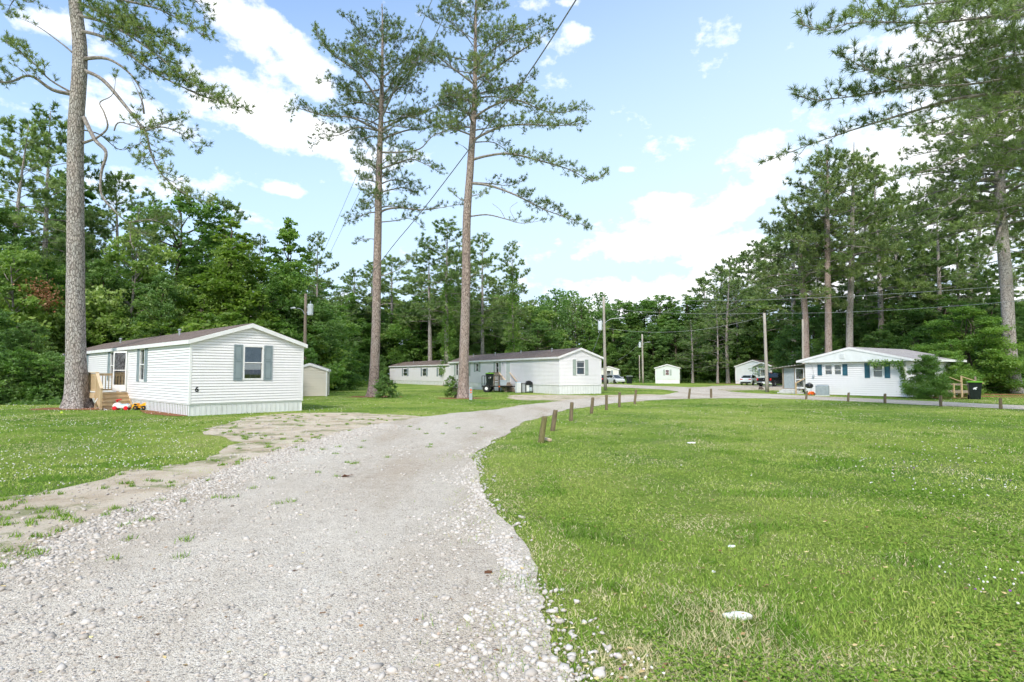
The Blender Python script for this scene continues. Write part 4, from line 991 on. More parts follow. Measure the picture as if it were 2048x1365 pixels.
    def finish(s, vents=1, mat=None):
        W, L, ze, zr, lap = s.W, s.L, s.ze, s.zr, s.lap
        mat = M[mat or s.wallm]
        for side in ('end','left','right','back'):
            length = W if side in ('end','back') else L; top = zr if side in ('end','back') else ze
            if s.gm and side in ('end','back'): top = ze
            mb = MB(); z = s.zs; H = s.holes[side]
            def prof(c, z_, top_): 
                f = (c-z_)/lap
                k_ = max(1, lap/.125); return (-.014 if (f > .81 or (f > .79 and not top_)) else .022-.018*f)*k_
            while z < top-1e-4:
                zb = min(z+lap, top)
                gz = z+lap*.80
                cuts = sorted({z, zb} | ({gz} if gz < zb else set()) | {q for hh in H for q in hh[2:4] if z < q < zb})
                if z < ze < zb and side in ('end','back'): cuts = sorted(set(cuts)|{ze})
                for c0, c1 in zip(cuts[:-1], cuts[1:]):
                    dd0, dd1 = prof(c0, z, False), prof(c1, z, True)
                    def ext(zz):
                        if zz <= ze or side in ('left','right'): return 0., length
                        f = (zz-ze)/(zr-ze)*W/2; return f, W-f
                    l0, r0 = ext(c0); l1, r1 = ext(c1)
                    cov = sorted((hh[0], hh[1]) for hh in H if hh[2] <= c0+1e-5 and hh[3] >= c1-1e-5)
                    st = None; segs = []; cur = None
                    for (x0, x1) in cov+[(1e9, 1e9)]:
                        a = ('L' if cur is None else cur); b = 'R' if x0 > 1e8 else x0
                        segs.append((a, b)); cur = x1
                    for a, b in segs:
                        s.quad(mb, side, l0 if a == 'L' else a, r0 if b == 'R' else b, r1 if b == 'R' else b, l1 if a == 'L' else a, c0, c1, dd0, dd1)
                        if abs(c0-z) < 1e-6: s.quad(mb, side, l0 if a == 'L' else a, r0 if b == 'R' else b, r0 if b == 'R' else b, l0 if a == 'L' else a, c0, c0, -.014, dd0)
                z += lap
            mb.build('wall', mat, s.root)
        # corner posts
        for (cx, sx) in ((0,-1),(W,1)):
            for (cy_, sy) in ((0,-1),(L,1)):
                m = MB(); m.box(min(cx-sx*.06, cx+sx*.024), max(cx-sx*.06, cx+sx*.024), min(cy_-sy*.06, cy_+sy*.024), max(cy_-sy*.06, cy_+sy*.024), s.zs-.04, ze)
                m.build('corner_trim', M['trim'], s.root)
        # skirting with upright ribs
        if s.sk:
            for side in ('end','left','right'):
                length = W if side == 'end' else L; mb = MB(); n = max(2, int(length/s.ribs)); st = length/n
                rr = random.Random(int(length*100))
                for k in range(n):
                    a = k*st; e = .18*st; d = -.03
                    s.quad(mb, side, a, a+e, a+e, a, -.02, s.zs-.03, d+.016, d+.016)
                    s.quad(mb, side, a+e, a+e*1.5, a+e*1.5, a+e, -.02, s.zs-.03, d+.008, d+.008)
                    s.quad(mb, side, a+e*1.5, a+st, a+st, a+e*1.5, -.02, s.zs-.03, d, d)
                mb.build('skirting', M['skirt'], s.root)
                t = MB(); s.bx(t, side, 0, length, s.zs-.055, s.zs-.001, -.04, -.002); t.build('skirting_rail', M['trim'], s.root)
        # roof slabs
        ov, eo, th = s.over, s.eover, .05; sl = (zr-ze)/(W/2)
        for sx in (0, 1):
            m = MB(); x0 = -ov; zl = ze-ov*sl; n = len(m.v)
            def P(x, y, z): return ((x if sx == 0 else W-x), y, z)
            b = [P(x0,-eo,zl), P(W/2,-eo,zr), P(W/2,L+eo,zr), P(x0,L+eo,zl)]
            q = [(p[0],p[1],p[2]+.02) for p in b]+[(p[0],p[1],p[2]+.02+th) for p in b]
            m.v += q; m.f += [(3,2,1,0),(4,5,6,7),(0,1,5,4),(1,2,6,5),(2,3,7,6),(3,0,4,7)]
            if sx == 1: m.f = [tuple(reversed(f)) for f in m.f]
            rf = m.build('roof', M[s.roofm], s.root)
            if sx == 0 and vents:
                for k in range(vents):
                    v = MB(); yy = L*(k+.6)/(vents+.3); xx = W*.33; zz = ze+xx*sl+.08
                    v.tube([(xx,yy,zz-.15),(xx,yy,zz+.22)], .05, 8); v.lathe([(.02,.22),(.09,.22),(.09,.27),(.02,.30)], 10, (xx,yy,zz)); v.build('roof_vent', M['metal'], rf)
            # eave fascia + rake boards
            fb = MB(); X0, X1 = (-ov-.03, -ov) if sx == 0 else (W+ov, W+ov+.03)
            fb.box(X0, X1, -eo-.01, L+eo+.01, zl-.11, zl+.05)
            fb.box(*((-ov, -.02) if sx == 0 else (W+.02, W+ov)), -eo+.002, L+eo-.002, zl-.10, zl-.085)
            fb.build('fascia', M['trim'], s.root)
            for yy0, yy1 in ((-eo-.03, -eo), (L+eo, L+eo+.03)):
                r_ = MB(); a = [P(-ov-.028, yy0, zl-.12), P(W/2, yy0, zr-.13), P(W/2, yy0, zr+.05), P(-ov-.028, yy0, zl+.045)]
                c = [(p[0], yy1, p[2]) for p in a]
                r_.v += a+c; r_.f += [(0,1,2,3),(7,6,5,4),(0,4,5,1),(1,5,6,2),(2,6,7,3),(3,7,4,0)]
                if sx == 1: r_.f = [tuple(reversed(f)) for f in r_.f]
                r_.build('rake_board', M['trim'], s.root)
                so_ = MB(); ya, yb = (yy1, 0) if yy0 < 0 else (L, yy0)
                a = [P(-ov, ya, zl-.10), P(W/2, ya, zr-.10), P(W/2, yb, zr-.10), P(-ov, yb, zl-.10)]
                so_.quad(*a); so_.build('soffit', M['trim'], s.root)
    def decal_box(s, name, side, a0, a1, z0, z1, d0, d1, mat):
        m = MB(); s.bx(m, side, a0, a1, z0, z1, d0, d1); return m.build(name, M[mat], s.root)
def text_mesh(name, body, size, mat, parent, loc, rot, extr=.004):
    c = bpy.data.curves.new(name, 'FONT'); c.body = body; c.size = size; c.extrude = extr; c.align_x = 'CENTER'; c.align_y = 'CENTER'; c.offset = size*.02
    o = bpy.data.objects.new(name, c); COL.objects.link(o)
    dg = bpy.context.evaluated_depsgraph_get(); me = bpy.data.meshes.new_from_object(o.evaluated_get(dg))
    bpy.data.objects.remove(o); me.materials.clear(); r = link_mesh(name, me, mat, parent); r.location = loc; r.rotation_euler = rot; return r
# --- home with the number 6
c6 = G(377, 833)
H6 = Home('mobile_home', 'large white mobile home with the number 6 and grey-green shutters, left foreground', c6, (.678,.735), 4.8, 24.8, 3.05, 3.83, .50, ribs=.20, over=.12)
a0, a1 = H6.along(487,'end'), H6.along(526,'end')
H6.window('end', a0, a1, 1.46, 2.90, 'lr', .37, 'shutter', 'blind_grey', (2.2,2.9), detail=True, frame=.045)
wz = MB(); H6.bx(wz, 'end', a0+.05, a1-.05, 1.88, 2.14, -.085, -.075); 
w_ = [o for o in H6.root.children if o.name.startswith('window')][0]
wz.build('shade', M['blind'], w_)
cz = MB(); H6.bx(cz, 'end', a0+.36, a1-.05, 1.5, 1.87, -.16, -.15); cz.build('curtain', M['curtain_dark'], w_)
def side_win(H, px0, px1, side='left', z0=None, z1=None, **k):
    x = sorted((H.along(px0, side), H.along(px1, side))); return H.window(side, x[0], x[1], z0, z1, **k)
side_win(H6, 281.3, 290.5, z0=1.38, z1=2.90, shut='lr', shw=.40, detail=True, curtain='curtain_dark')
side_win(H6, 222.5, 229, z0=1.38, z1=2.90, shut='lr', shw=.50, detail=True, curtain='curtain_dark')
x17 = H6.along(174,'left'); H6.window('left', x17, x17+.9, 1.38, 2.9, 'lr', .45, curtain='curtain_dark')
dx0 = H6.along(257.5,'left'); H6.door('left', dx0, dx0+.92, .80, 2.82)
H6.finish(vents=2)
# storm door standing ajar
sdm = MB(); hinge = Vector((-.06, dx0, 0)); ang = math.radians(24)
def SD(u, z, w_=0.): return (hinge.x-u*math.sin(ang)-w_*math.cos(ang), hinge.y+u*math.cos(ang)-w_*math.sin(ang), z)
for (u0,u1,z0,z1) in ((0,.07,.82,2.84),(.85,.92,.82,2.84),(.07,.85,2.76,2.84),(.07,.85,.82,1.14),(.07,.85,1.86,1.90)):
    n = len(sdm.v); sdm.v += [SD(u0,z0),SD(u1,z0),SD(u1,z1),SD(u0,z1),SD(u0,z0,.035),SD(u1,z0,.035),SD(u1,z1,.035),SD(u0,z1,.035)]
    sdm.f += [(n,n+1,n+2,n+3),(n+7,n+6,n+5,n+4),(n,n+4,n+5,n+1),(n+1,n+5,n+6,n+2),(n+2,n+6,n+7,n+3),(n+3,n+7,n+4,n)]
sdo = sdm.build('storm_door', M['trim'], H6.root)
g_ = MB(); g_.quad(SD(.07,1.14,.015),SD(.85,1.14,.015),SD(.85,2.76,.015),SD(.07,2.76,.015)); g_.build('pane', M['glass'], sdo)
hd = MB(); hd.tube([SD(.87,1.55,-.05),SD(.87,1.70,-.05)], .014, 6); hd.build('handle', M['dark'], sdo)
# porch light beside the door
lx = H6.along(239,'left'); pl = MB(); pl.lathe([(.0,2.66),(.07,2.66),(.05,2.72),(.045,2.80),(.07,2.84),(0,2.86)], 10, (-.11,lx,-.06)); pl.box(-.10,-.02,lx-.03,lx+.03,2.70,2.78); pl.build('porch_light', M['white_plastic'], H6.root)
text_mesh('house_number', '6', .30, M['black_paint'], H6.root, (.27,-.027,1.06), (math.pi/2,0,0))
# wooden porch at the left wall
def porch_home6():
    s0 = dx0-.12; dz = .76; D = 1.36; Wd = 1.6
    r = empty('wooden_porch', H6.o+H6.Y*s0, H6.ang, 'pale lumber porch with railing and four steps beside the big trunk, at the storm door', 'porch')
    m = MB()
    for k in range(9): m.box(-.04-k*.146-.138, -.04-k*.146, .0, Wd, dz-.04, dz)
    m.build('deck', M['lumber'], r)
    for nm_, bx_ in (('rim_board', (-D-.04,-D,-.02,Wd+.02,dz-.26,dz-.003)), ('rim_board', (-D,-.04,Wd+.002,Wd+.04,dz-.26,dz-.003))):
        f = MB(); f.box(*bx_); f.build(nm_, M['lumber'], r)
    top = dz+.98
    for (x,y,zb,zt) in ((-D+.03,-.05,0,top),(-D+.03,Wd-.05,0,top),(-.10,Wd-.05,0,top),(-D+.03,-.98,0,.98)):
        p = MB(); p.box(x-.047,x+.047,y-.047,y+.047,zb,zt); p.build('post', M['lumber'], r)
    for bx_ in ((-D+.08,-.15,Wd-.07,Wd-.03,top-.14,top-.02),(-D+.08,-.15,Wd-.07,Wd-.03,dz+.08,dz+.17),(-D+.01,-D+.05,0,Wd-.1,top-.14,top-.02),(-D+.01,-D+.05,0,Wd-.1,dz+.08,dz+.17),(-D-.04,-D+.10,-.1,Wd,top,top+.035)):
        f = MB(); f.box(*bx_); f.build('rail', M['lumber'], r)
    for k in range(8):
        b = MB(); x = -D+.17+k*.135; b.box(x,x+.035,Wd-.068,Wd-.032,dz+.1,top-.03); b.build('baluster', M['lumber'], r)
    for k in range(11):
        b = MB(); y = .03+k*.135; b.box(-D+.012,-D+.048,y,y+.075,dz+.1,top-.03); b.build('baluster', M['lumber'], r)
    for k in range(4):     # risers face the viewer, treads step down along the wall
        z1 = dz-.19*k; y1 = -.02-.27*k
        st = MB(); st.box(-D+.10,-.04,y1-.0,y1+.02,z1-.19+.004,z1-.045); st.build('riser', M['lumber'], r)
        if k: 
            st = MB(); st.box(-D+.06,-.03,y1-.03,y1+.29,z1-.04,z1); st.build('step', M['lumber'], r)
    st = MB(); st.box(-D+.06,-.03,-.05,.0,dz-.04,dz+.002); st.build('step', M['lumber'], r)
    for x in (-D+.02,-.035):
        sg = MB(); n = len(sg.v); P5 = [(-.02,dz-.30),(-.02,dz-.05),(-1.06,.06),(-1.10,0),(-.75,0)]
        sg.v += [(x, q[0], q[1]) for q in P5]+[(x+.035, q[0], q[1]) for q in P5]
        sg.f += [tuple(range(n,n+5)), tuple(range(n+9,n+4,-1))]+[(n+i, n+(i+1)%5, n+5+(i+1)%5, n+5+i) for i in range(5)]; sg.build('stringer', M['lumber'], r)
    hr = MB(); hr.bar((-D+.03,0,top+.03),(-D+.03,-1.05,.99),.13,.04); hr.build('handrail', M['lumber_pale'], r)
    for k in range(6):
        b = MB(); y = -.16-k*.145; zt = top+(y)*((top-.96)/1.0)-.01; b.box(-D+.012,-D+.048,y-.04,y+.03,zt-.92,zt); b.build('baluster', M['lumber'], r)
    return r
porch_home6()
# --- middle home with the trailer
H2 = Home('mobile_home', 'long white mobile home with brown roof, sage shutters and old wooden steps, at the centre', G(1119.3,789.3), (.888,.46), 4.2, 25, 3.12, 3.84, .76, ribs=.26)
x = [H2.along(p,'end') for p in (1152.5,1169)]; H2.window('end', x[0], x[1], 1.62, 2.84, 'lr', .32, 'shutter_sage', 'blind', (2.62,2.84), curtain=None)
wq = [o for o in H2.root.children if o.name.startswith('window')][0]
bb = MB(); H2.bx(bb,'end',x[0]+.1,x[0]+.5,1.7,2.0,-.3,-.25); bb.build('curtain', M['shutter_teal'], wq)
side_win(H2, 991.8, 998, z0=1.75, z1=2.85, shut='lr', shw=.42, shmat='shutter_sage', curtain='curtain_dark')
side_win(H2, 951.9, 957.6, z0=1.95, z1=2.85, shut='lr', shw=.42, shmat='shutter_sage', blind='blind', blindz=(2.2,2.5))
side_win(H2, 912, 917, z0=1.5, z1=2.85, shut='r', shw=.45, shmat='shutter_sage', curtain='curtain_dark')
side_win(H2, 931, 936.5, z0=1.5, z1=2.85, shut='l', shw=.6, shmat='shutter_sage', curtain='curtain_dark')
d2 = H2.along(1020.5,'left'); H2.door('left', d2, d2+.9, .90, 2.9)
H2.finish(vents=4)
vl = H2.along(1007,'left'); H2.decal_box('porch_light','left', vl-.07, vl+.07, 2.62, 2.85, .02, .14, 'grey_paint')
# --- far-left home
o3 = Vector((-8.6, 81.5, 0)); xd = (.86,.51)
H3 = Home('mobile_home', 'low white mobile home with grey-green shutters and stained brown roof, behind the two tall pines', o3, xd, 4.3, 26.5, 3.05, 3.75, .6, ribs=.3)
for (p0,p1) in ((807,815),(845,853),(877,881)): side_win(H3, p0, p1, z0=1.35, z1=2.55, shut='lr', shw=.55, shmat='shutter', blind='blind', blindz=(1.35,2.0))
H3.finish(vents=2)
H3.decal_box('roof_patch','left', 24.2, 25.0, 3.30, 3.32, -.75, -.35, 'white_plastic')
# --- small far home with a pink-curtained window
H4 = Home('mobile_home', 'small pale far home end-on with a red-curtained window, at the end of the gravel road', G(1311,767.3), (.95,-.31), 4.1, 20, 2.75, 3.35, .7, ribs=.3, wall='siding_mint')
x = [H4.along(p,'end') for p in (1330.4,1338)]; H4.window('end', x[0], x[1], 1.45, 2.4, 'lr', .34, 'shutter_sage', curtain='curtain_pink')
H4.finish(vents=1)
# --- cream home far behind the middle pole
H5 = Home('mobile_home', 'small cream far home behind the light pole, partly hidden by the middle home', G(1199,765.8)+Vector((0,0,0)), (.96,-.28), 3.6, 20, 2.55, 3.1, .6, ribs=.3, wall='siding_b')
x = [H5.along(p,'end') for p in (1213,1221.5)]; H5.window('end', x[0], x[1], 1.35, 2.3, 'r', .34, 'shutter', blind='blind', blindz=(1.35,1.7))
H5.finish(vents=1)
# --- double gable home behind the pickup
o7 = Vector((38.6, 99.5, 0))
H7 = Home('mobile_home', 'pale home with an arched window and brown roof, parked vehicles in front, right of centre', o7, (.68,-.73), 6.2, 20, 3.0, 4.0, .5, ribs=.3, wall='siding_grey')
x = [H7.along(p,'end') for p in (1520,1531)]
H7.window('end', x[0], x[1], 1.3, 2.35, 'lr', .42, 'shutter', grid=True, mid=True, blind='blind', blindz=(1.3,1.9))
ar = MB(); cx = (x[0]+x[1])/2; rr_ = (x[1]-x[0])/2+.05
pts = [(cx+rr_*math.cos(a)*1.0, 2.46+rr_*math.sin(a)) for a in np.linspace(0,math.pi,13)]
for (a_,b_) in zip(pts[:-1],pts[1:]): ar.bar((a_[0],-.03,a_[1]),(b_[0],-.03,b_[1]),.07,.07)
for a in (math.pi*.25, math.pi*.5, math.pi*.75): ar.bar((cx,-.03,2.46),(cx+rr_*math.cos(a),-.03,2.46+rr_*math.sin(a)),.03,.03)
aw = ar.build('arched_window', M['trim'], H7.root)
pn = MB(); pn.poly([(q[0],-.02,q[1]) for q in pts]); pn.build('pane', M['blind'], aw)
H7.finish(vents=2)
# projecting front gable of that home
pj = MB(); gx0, gx1 = 3.2, 6.0
pj.box(gx0+.1, gx1+.1, -.03, -.02, .5, 3.0); 
gb = MB(); zA, zR = 2.98, 3.55; mid_ = (gx0+gx1)/2+.1
for sgn_ in (0,1):
    a = (gx0-.15 if sgn_==0 else gx1+.35, -.35, zA-.05); b = (mid_, -.35, zR)
    gb.bar((a[0],-.38,a[2]),(b[0],-.38,b[2]),.04,.16); gb.quad((a[0],-.40,a[2]+.06),(b[0],-.40,b[2]+.06),(b[0],.4,b[2]+.06),(a[0],.4,a[2]+.06))
gb.build('entry_gable', M['trim'], H7.root)
# --- right-hand house
o8 = Vector((24.5, 48.05, 0))
H8 = Home('house', 'wide white house with shallow grey-green gable and teal shutters, beside the road, right', o8, (.527,-.85), 7.58, 8.2, 2.86, 3.72, .04, cat='house', roof='roof_grey', skirt=False, wall='siding_old', lap=.16, over=.55, eover=.35)
for (p0,p1,z0,z1) in ((1648.2,1665,1.60,2.42),(1666.6,1683.5,1.60,2.42),(1744.5,1766,1.42,2.46)):
    x = [H8.along(p,'end') for p in (p0,p1)]
    H8.window('end', x[0]+.03, x[1]-.03, z0, z1, None, .28, 'shutter_teal', blind='blind', blindz=(z0,z1), frame=.05)
for (p0,p1,z0,z1) in ((1634.7,1643.5,1.56,2.46),(1684.7,1694.5,1.56,2.46),(1728.6,1739,1.38,2.52),(1768.5,1779.5,1.38,2.52)):
    x = [H8.along(p,'end') for p in (p0,p1)]; m = MB()
    H8.bx(m,'end',x[0],x[1],z0,z1,.004,.03); r = .045
    H8.bx(m,'end',x[0],x[0]+r,z0,z1,.03,.045); H8.bx(m,'end',x[1]-r,x[1],z0,z1,.03,.045)
    for zz in (z0, (z0+z1)/2-r/2, z1-r): H8.bx(m,'end',x[0]+r,x[1]-r,zz,zz+r,.03,.044)
    for (za,zb) in ((z0+.09,(z0+z1)/2-.07),((z0+z1)/2+.07,z1-.09)): H8.bx(m,'end',x[0]+r+.03,x[1]-r-.03,za,zb,.03,.038)
    m.build('shutter', M['shutter_teal'], H8.root)
H8.finish(vents=1)
# gable panel standing proud of the lower wall, with a vent
m = MB(); W = H8.W; sl = (3.72-2.86)/(W/2)
pa = [(-.5,2.62),(W+.5,2.62),(W+.5,2.86-.5*sl+.03),(W/2,3.72),(-.5,2.86-.5*sl+.03)]
m.v += [(p[0],-.34,p[1]) for p in pa]+[(p[0],-.022,p[1]) for p in pa]; n_ = len(pa)
m.f += [tuple(range(n_)), tuple(range(2*n_-1,n_-1,-1))]+[((i+1)%n_, i, n_+i, n_+(i+1)%n_) for i in range(n_)]
gp = m.build('gable', M['gable_paint'], H8.root)
v_ = MB(); v_.box(W*.40,W*.40+.38,-.365,-.341,2.88,3.30)
for k in range(6): v_.box(W*.40+.04,W*.40+.34,-.378,-.366,2.92+k*.06,2.95+k*.06)
v_.build('gable_vent', M['gable_paint'], gp)
# service cable and meter on that wall
mt = MB(); mx = H8.along(1626,'end'); mt.tube([(mx-.5,-.37,2.62),(mx-.1,-.06,2.45),(mx,-.05,2.0),(mx+.02,-.05,1.62)], .012, 5); mt.lathe([(0,1.38),(.07,1.38),(.08,1.5),(.06,1.6),(0,1.62)], 10, (mx+.03,-.07,0)); mt.build('electric_meter', M['grey_paint'], H8.root)
# entry porch on the far-left side
def porch8():
    o = o8+H8.Y*.4; r = empty('screened_porch', o, H8.ang, 'weathered lean-to porch with a white screen door, on the left side of the teal-shuttered house', 'porch')
    D, L = 2.3, 3.0
    m = MB(); m.box(-D,-.05,.0,L,.36,.44); m.build('floor', M['old_wood'], r)
    s_ = MB()
    for k, (rx, rz) in enumerate(((0,.0),(.12,.0))): pass
    for i in range(3):
        for j in range(6-i):
            s_.box(-D-.25+.38*j+.1*i, -D-.25+.38*j+.1*i+.36, -.55+.17*i, -.2+.17*i, .13*i, .13*i+.12)
    s_.build('stone_steps', M['stone_pale'], r, bevel=.02)
    for (x,y) in ((-D,0),(-.1,0),(-D,L),(-1.18,0),(-.28,0)):
        p = MB(); p.box(x-.05,x+.05,y-.05,y+.05,.0,2.25); p.build('post', M['old_wood'], r)
    rf = MB(); a = [(-D-.9,-.45,2.12),(-.3,-.45,2.46),(-.3,L+.4,2.46),(-D-.9,L+.4,2.12)]
    rf.v += a+[(p[0],p[1],p[2]+.07) for p in a]; rf.f += [(3,2,1,0),(4,5,6,7),(0,1,5,4),(1,2,6,5),(2,3,7,6),(3,0,4,7)]; rf.build('roof', M['roof_grey'], r)
    bk = MB()
    for k in range(8): bk.box(-D+.06+k*.135,-D+.06+k*.135+.125,.02,.04,.44,2.2)
    bk.build('wall', M['grey_paint'], r)
    d = MB()
    for (x0,x1,z0,z1) in ((-1.13,-1.06,.44,2.2),(-.40,-.33,.44,2.2),(-1.06,-.40,2.12,2.2),(-1.06,-.40,1.18,1.26),(-1.06,-.40,.44,.58)): d.box(x0,x1,-.09,-.06,z0,z1)
    dd = d.build('screen_door', M['trim'], r)
    sc = MB(); sc.quad((-1.06,-.075,.58),(-.40,-.075,.58),(-.40,-.075,2.12),(-1.06,-.075,2.12)); sc.build('screen', M['glass'], dd)
    rail = MB(); rail.bar((-.55,-.95,.0),(-.55,-.95,.95),.09); rail.bar((-.55,-.95,.92),(-.2,-.15,1.35),.07); rail.build('handrail', M['lumber'], r)
porch8()
# --- tan shed behind home 6
sh = Home('shed', 'small tan garden shed with white trim, right behind the white home with the number', G(583,793.5), (.97,.24), 2.5, 2.6, 2.02, 2.45, .03, cat='shed', skirt=False, wall='siding_tan', lap=.12, over=.10, eover=.08, roof='roof_grey')
sh.finish(vents=0)
# ------------------------------------------------------------------ fence posts
posts = [((1081,886.5),(1089.5,830.5),.115,'post_moss','closest fence post, mossy and leaning right, with a broken piece of wood at its foot'),
 ((1104.5,862.5),(1111,817),.11,'post','dark leaning fence post, second from the camera along the road bend'),
 ((1141.5,842.5),(1144,803),.105,'post','upright fence post with a pale streak, third from the camera along the bend'),
 ((1182.5,828),(1185.5,793.5),.105,'post','fence post fourth from the camera, leaning slightly right beside the bend'),
 ((1212.5,820.5),(1213,788.5),.10,'post','fence post fifth from the camera, straight, near the corner of the middle home'),
 ((1238.5,815),(1239.3,783.5),.10,'post','fence post sixth from the camera along the bend, below the light pole'),
 ((1269,808.5),(1272.3,778),.10,'post','fence post seventh from the camera, leaning right, last before the wide gap'),
 ((1377.2,798),(1379.8,776.3),.11,'post','leaning fence post on the far lawn edge, left of the pair at the road junction'),
 ((1422.2,796.5),(1421.8,776.3),.12,'post','upright fence post on the far lawn edge, right of the pair at the road junction'),
 ((1612,799.5),(1614,781),.10,'post','leaning fence post in front of the screened porch'),
 ((1695.8,803.8),(1697.5,784),.10,'post','fence post in front of the white wall, between the two shuttered windows'),
 ((1769.5,807.5),(1770,786),.11,'post','fence post in front of the right window of the teal-shuttered house'),
 ((1881.7,813.5),(1881,789.3),.11,'post','thicker pale fence post in front of the bush by the right house'),
 ((2001.5,818.5),(2000,795),.11,'post','rightmost fence post, in front of the huge trunk')]
for i, (b, t, wd_, mt_, lab) in enumerate(posts):
    wd_ *= 1.2
    B = G(*b); T = PT(t[0], t[1], B.y); rr = random.Random(i)
    m = MB(); hgt = T.z; L = Vector((T.x-B.x, rr.uniform(-.04,.04), hgt)); n = 7; sq = 8
    for k in range(n+1):
        f = k/n; c = Vector((0,0,-.05))+L*f if k else Vector((0,0,-.05))
        for j in range(sq):
            a = 2*math.pi*(j+.5)/sq; q = wd_/2*(1.0+.12*(j % 2))*(1+rr.uniform(-.05,.05))*(1.04-.08*f)
            m.v.append((c.x+math.cos(a)*q, c.y+math.sin(a)*q, c.z+(rr.uniform(-.02,.02) if k == n else 0)))
    for k in range(n):
        for j in range(sq): a = k*sq+j; b_ = k*sq+(j+1)%sq; m.f.append((a,b_,b_+sq,a+sq))
    m.f.append(tuple(n*sq+j for j in range(sq)))
    o = m.build('fence_post', M[mt_]); o.location = (B.x, B.y, 0); o.rotation_euler.z = 0
    tag(o, lab, 'fence post', 'wooden posts along the gravel road')
# broken wood lying by the first post
B = G(1093,884); m = MB(); m.bar((-.13,.16,.09),(.10,-.10,.05),.085,.06); o = m.build('broken_wood', M['lumber_pale'], bevel=.008); o.location = B
tag(o, 'broken pale piece of wood lying in the grass at the closest leaning post', 'wood piece')
# dead leaf on the road, limestone rock, scraps in the lawn
def litter(name, px, py, pts, mat, label, cat, th=.004):
    B = G(px, py); m = MB(); n = len(pts); m.v = [(x, y, z) for x, y, z in pts]+[(x, y, z+th) for x, y, z in pts]
    m.f = [tuple(range(n-1,-1,-1)), tuple(range(n, 2*n))]+[(i,(i+1)%n,n+(i+1)%n,n+i) for i in range(n)]
    o = m.build(name, M[mat]); o.location = (B.x,B.y,.016); return tag(o, label, cat)
M['leaf_brown'] = simple('dead_leaf', (.16,.075,.04), (.09,.04,.02), .8, 20)
litter('dead_leaf', 694, 956, [(-.09,-.01,.0),(-.03,-.03,.03),(.02,-.02,.01),(.09,-.03,.04),(.06,.02,.03),(.1,.05,.02),(.0,.03,.015),(-.06,.05,.03)], 'leaf_brown', 'curled dark brown leaf lying alone on the gravel road', 'leaf')
litter('bark_flake', 976, 1150, [(-.03,-.01,.0),(.0,-.015,.005),(.035,-.005,.0),(.035,.01,.004),(0,.015,.006),(-.03,.01,.0)], 'leaf_brown', 'small reddish brown bark flake among the white stones at the road edge', 'bark flake', .012)
def rock(name, px, py, sx, sy, sz, mat, label, cat, seed, rz=0):
    rr = np.random.default_rng(seed); V, Fq = IV, IF; me = bpy.data.meshes.new(name)
    bm_v = V.copy(); fs = [tuple(f) for f in Fq]
    # one subdivision
    vs = [tuple(v) for v in bm_v]; cache = {}; nf = []
    def mid(a, b):
        k = (min(a,b), max(a,b))
        if k not in cache: v = (np.array(vs[a])+np.array(vs[b]))/2; vs.append(tuple(v/np.linalg.norm(v))); cache[k] = len(vs)-1
        return cache[k]
    for _ in range(2):
        nf = []; cache.clear()
        for a,b,c in fs: x,y,z = mid(a,b),mid(b,c),mid(c,a); nf += [(a,x,z),(b,y,x),(c,z,y),(x,y,z)]
        fs = nf
    A = np.array(vs); ph = rr.uniform(0,6,6)
    d = 1+.10*np.sin(A[:,0]*3+ph[0])+.10*np.sin(A[:,1]*4+ph[1])+.05*np.sin(A[:,2]*7+ph[2])+.04*np.sin(A[:,0]*9+ph[3])
    A = A*d[:,None]*np.array([sx,sy,sz]); A[:,2] = np.maximum(A[:,2], -sz*.35)+sz*.3
    o = np_mesh(name, A, np.array(fs), M[mat], smooth=True); B = G(px, py); o.location = (B.x, B.y, 0); o.rotation_euler.z = rz
    return tag(o, label, cat)
M['white_rock'] = simple('white_rock', (.74,.74,.70), (.58,.59,.54), .7, 12, bump=.5)
rock('flat_rock', 1475, 1236, .099, .045, .030, 'white_rock', 'flat whitish rock lying in the lawn in the lower right of the picture', 'rock', 3, -.12)
rock('crumpled_paper', 1382, 887, .10, .05, .025, 'white_plastic', 'small white crumpled scrap lying in the lawn right of the closest posts', 'litter', 4)
rock('crumpled_paper', 1463, 1094, .045, .022, .012, 'white_plastic', 'torn white scrap in the lawn above the flat rock', 'litter', 5, .3)
rock('stone', 1427, 1145, .016, .014, .012, 'white_rock', 'little white stone in the lawn, left of and above the flat rock', 'stone', 6)
# ball near the trunk
B = G(123, 828); m = MB(); m.lathe([(.0001,-.05),(.025,-.043),(.043,-.025),(.05,0),(.043,.025),(.025,.043),(.0001,.05)], 14, (0,0,.05)); o = m.build('ball', M['ball'], smooth=True); o.location = B
tag(o, 'small yellow-green ball on the grass left of the big trunk', 'ball')
# ------------------------------------------------------------------ toys by the steps
def wheel(parent, c, r, w_, axis='y', tm='tyre', rm='chrome', name='wheel', n=18, rimf=.6):
    m = MB(); h2 = w_/2
    m.lathe([(r*.55,-h2),(r*.9,-h2),(r,-h2*.6),(r,h2*.6),(r*.9,h2),(r*.55,h2)], n, c, axis); o = m.build(name, M[tm], parent, smooth=False)
    q = MB(); q.lathe([(.0,-h2*1.02),(r*rimf*.5,-h2*1.06),(r*rimf,-h2*.9),(r*rimf,h2*.9),(r*rimf*.5,h2*1.06),(.0,h2*1.02)], n, c, axis); q.build('rim', M[rm], o)
    return o
B = G(243, 820.5); t1 = empty('toy_ride_on', (B.x,B.y,0), .15, 'white ride-on toy with red wheels, left of the yellow toy truck', 'toy')
m = MB(); m.extr([(-.33,.12),(-.36,.2),(-.30,.30),(-.16,.36),(-.08,.33),(.0,.24),(.18,.24),(.30,.27),(.36,.20),(.34,.11),(.2,.09),(-.2,.09)], -.12, .12); m.build('body', M['white_plastic'], t1, bevel=.03)
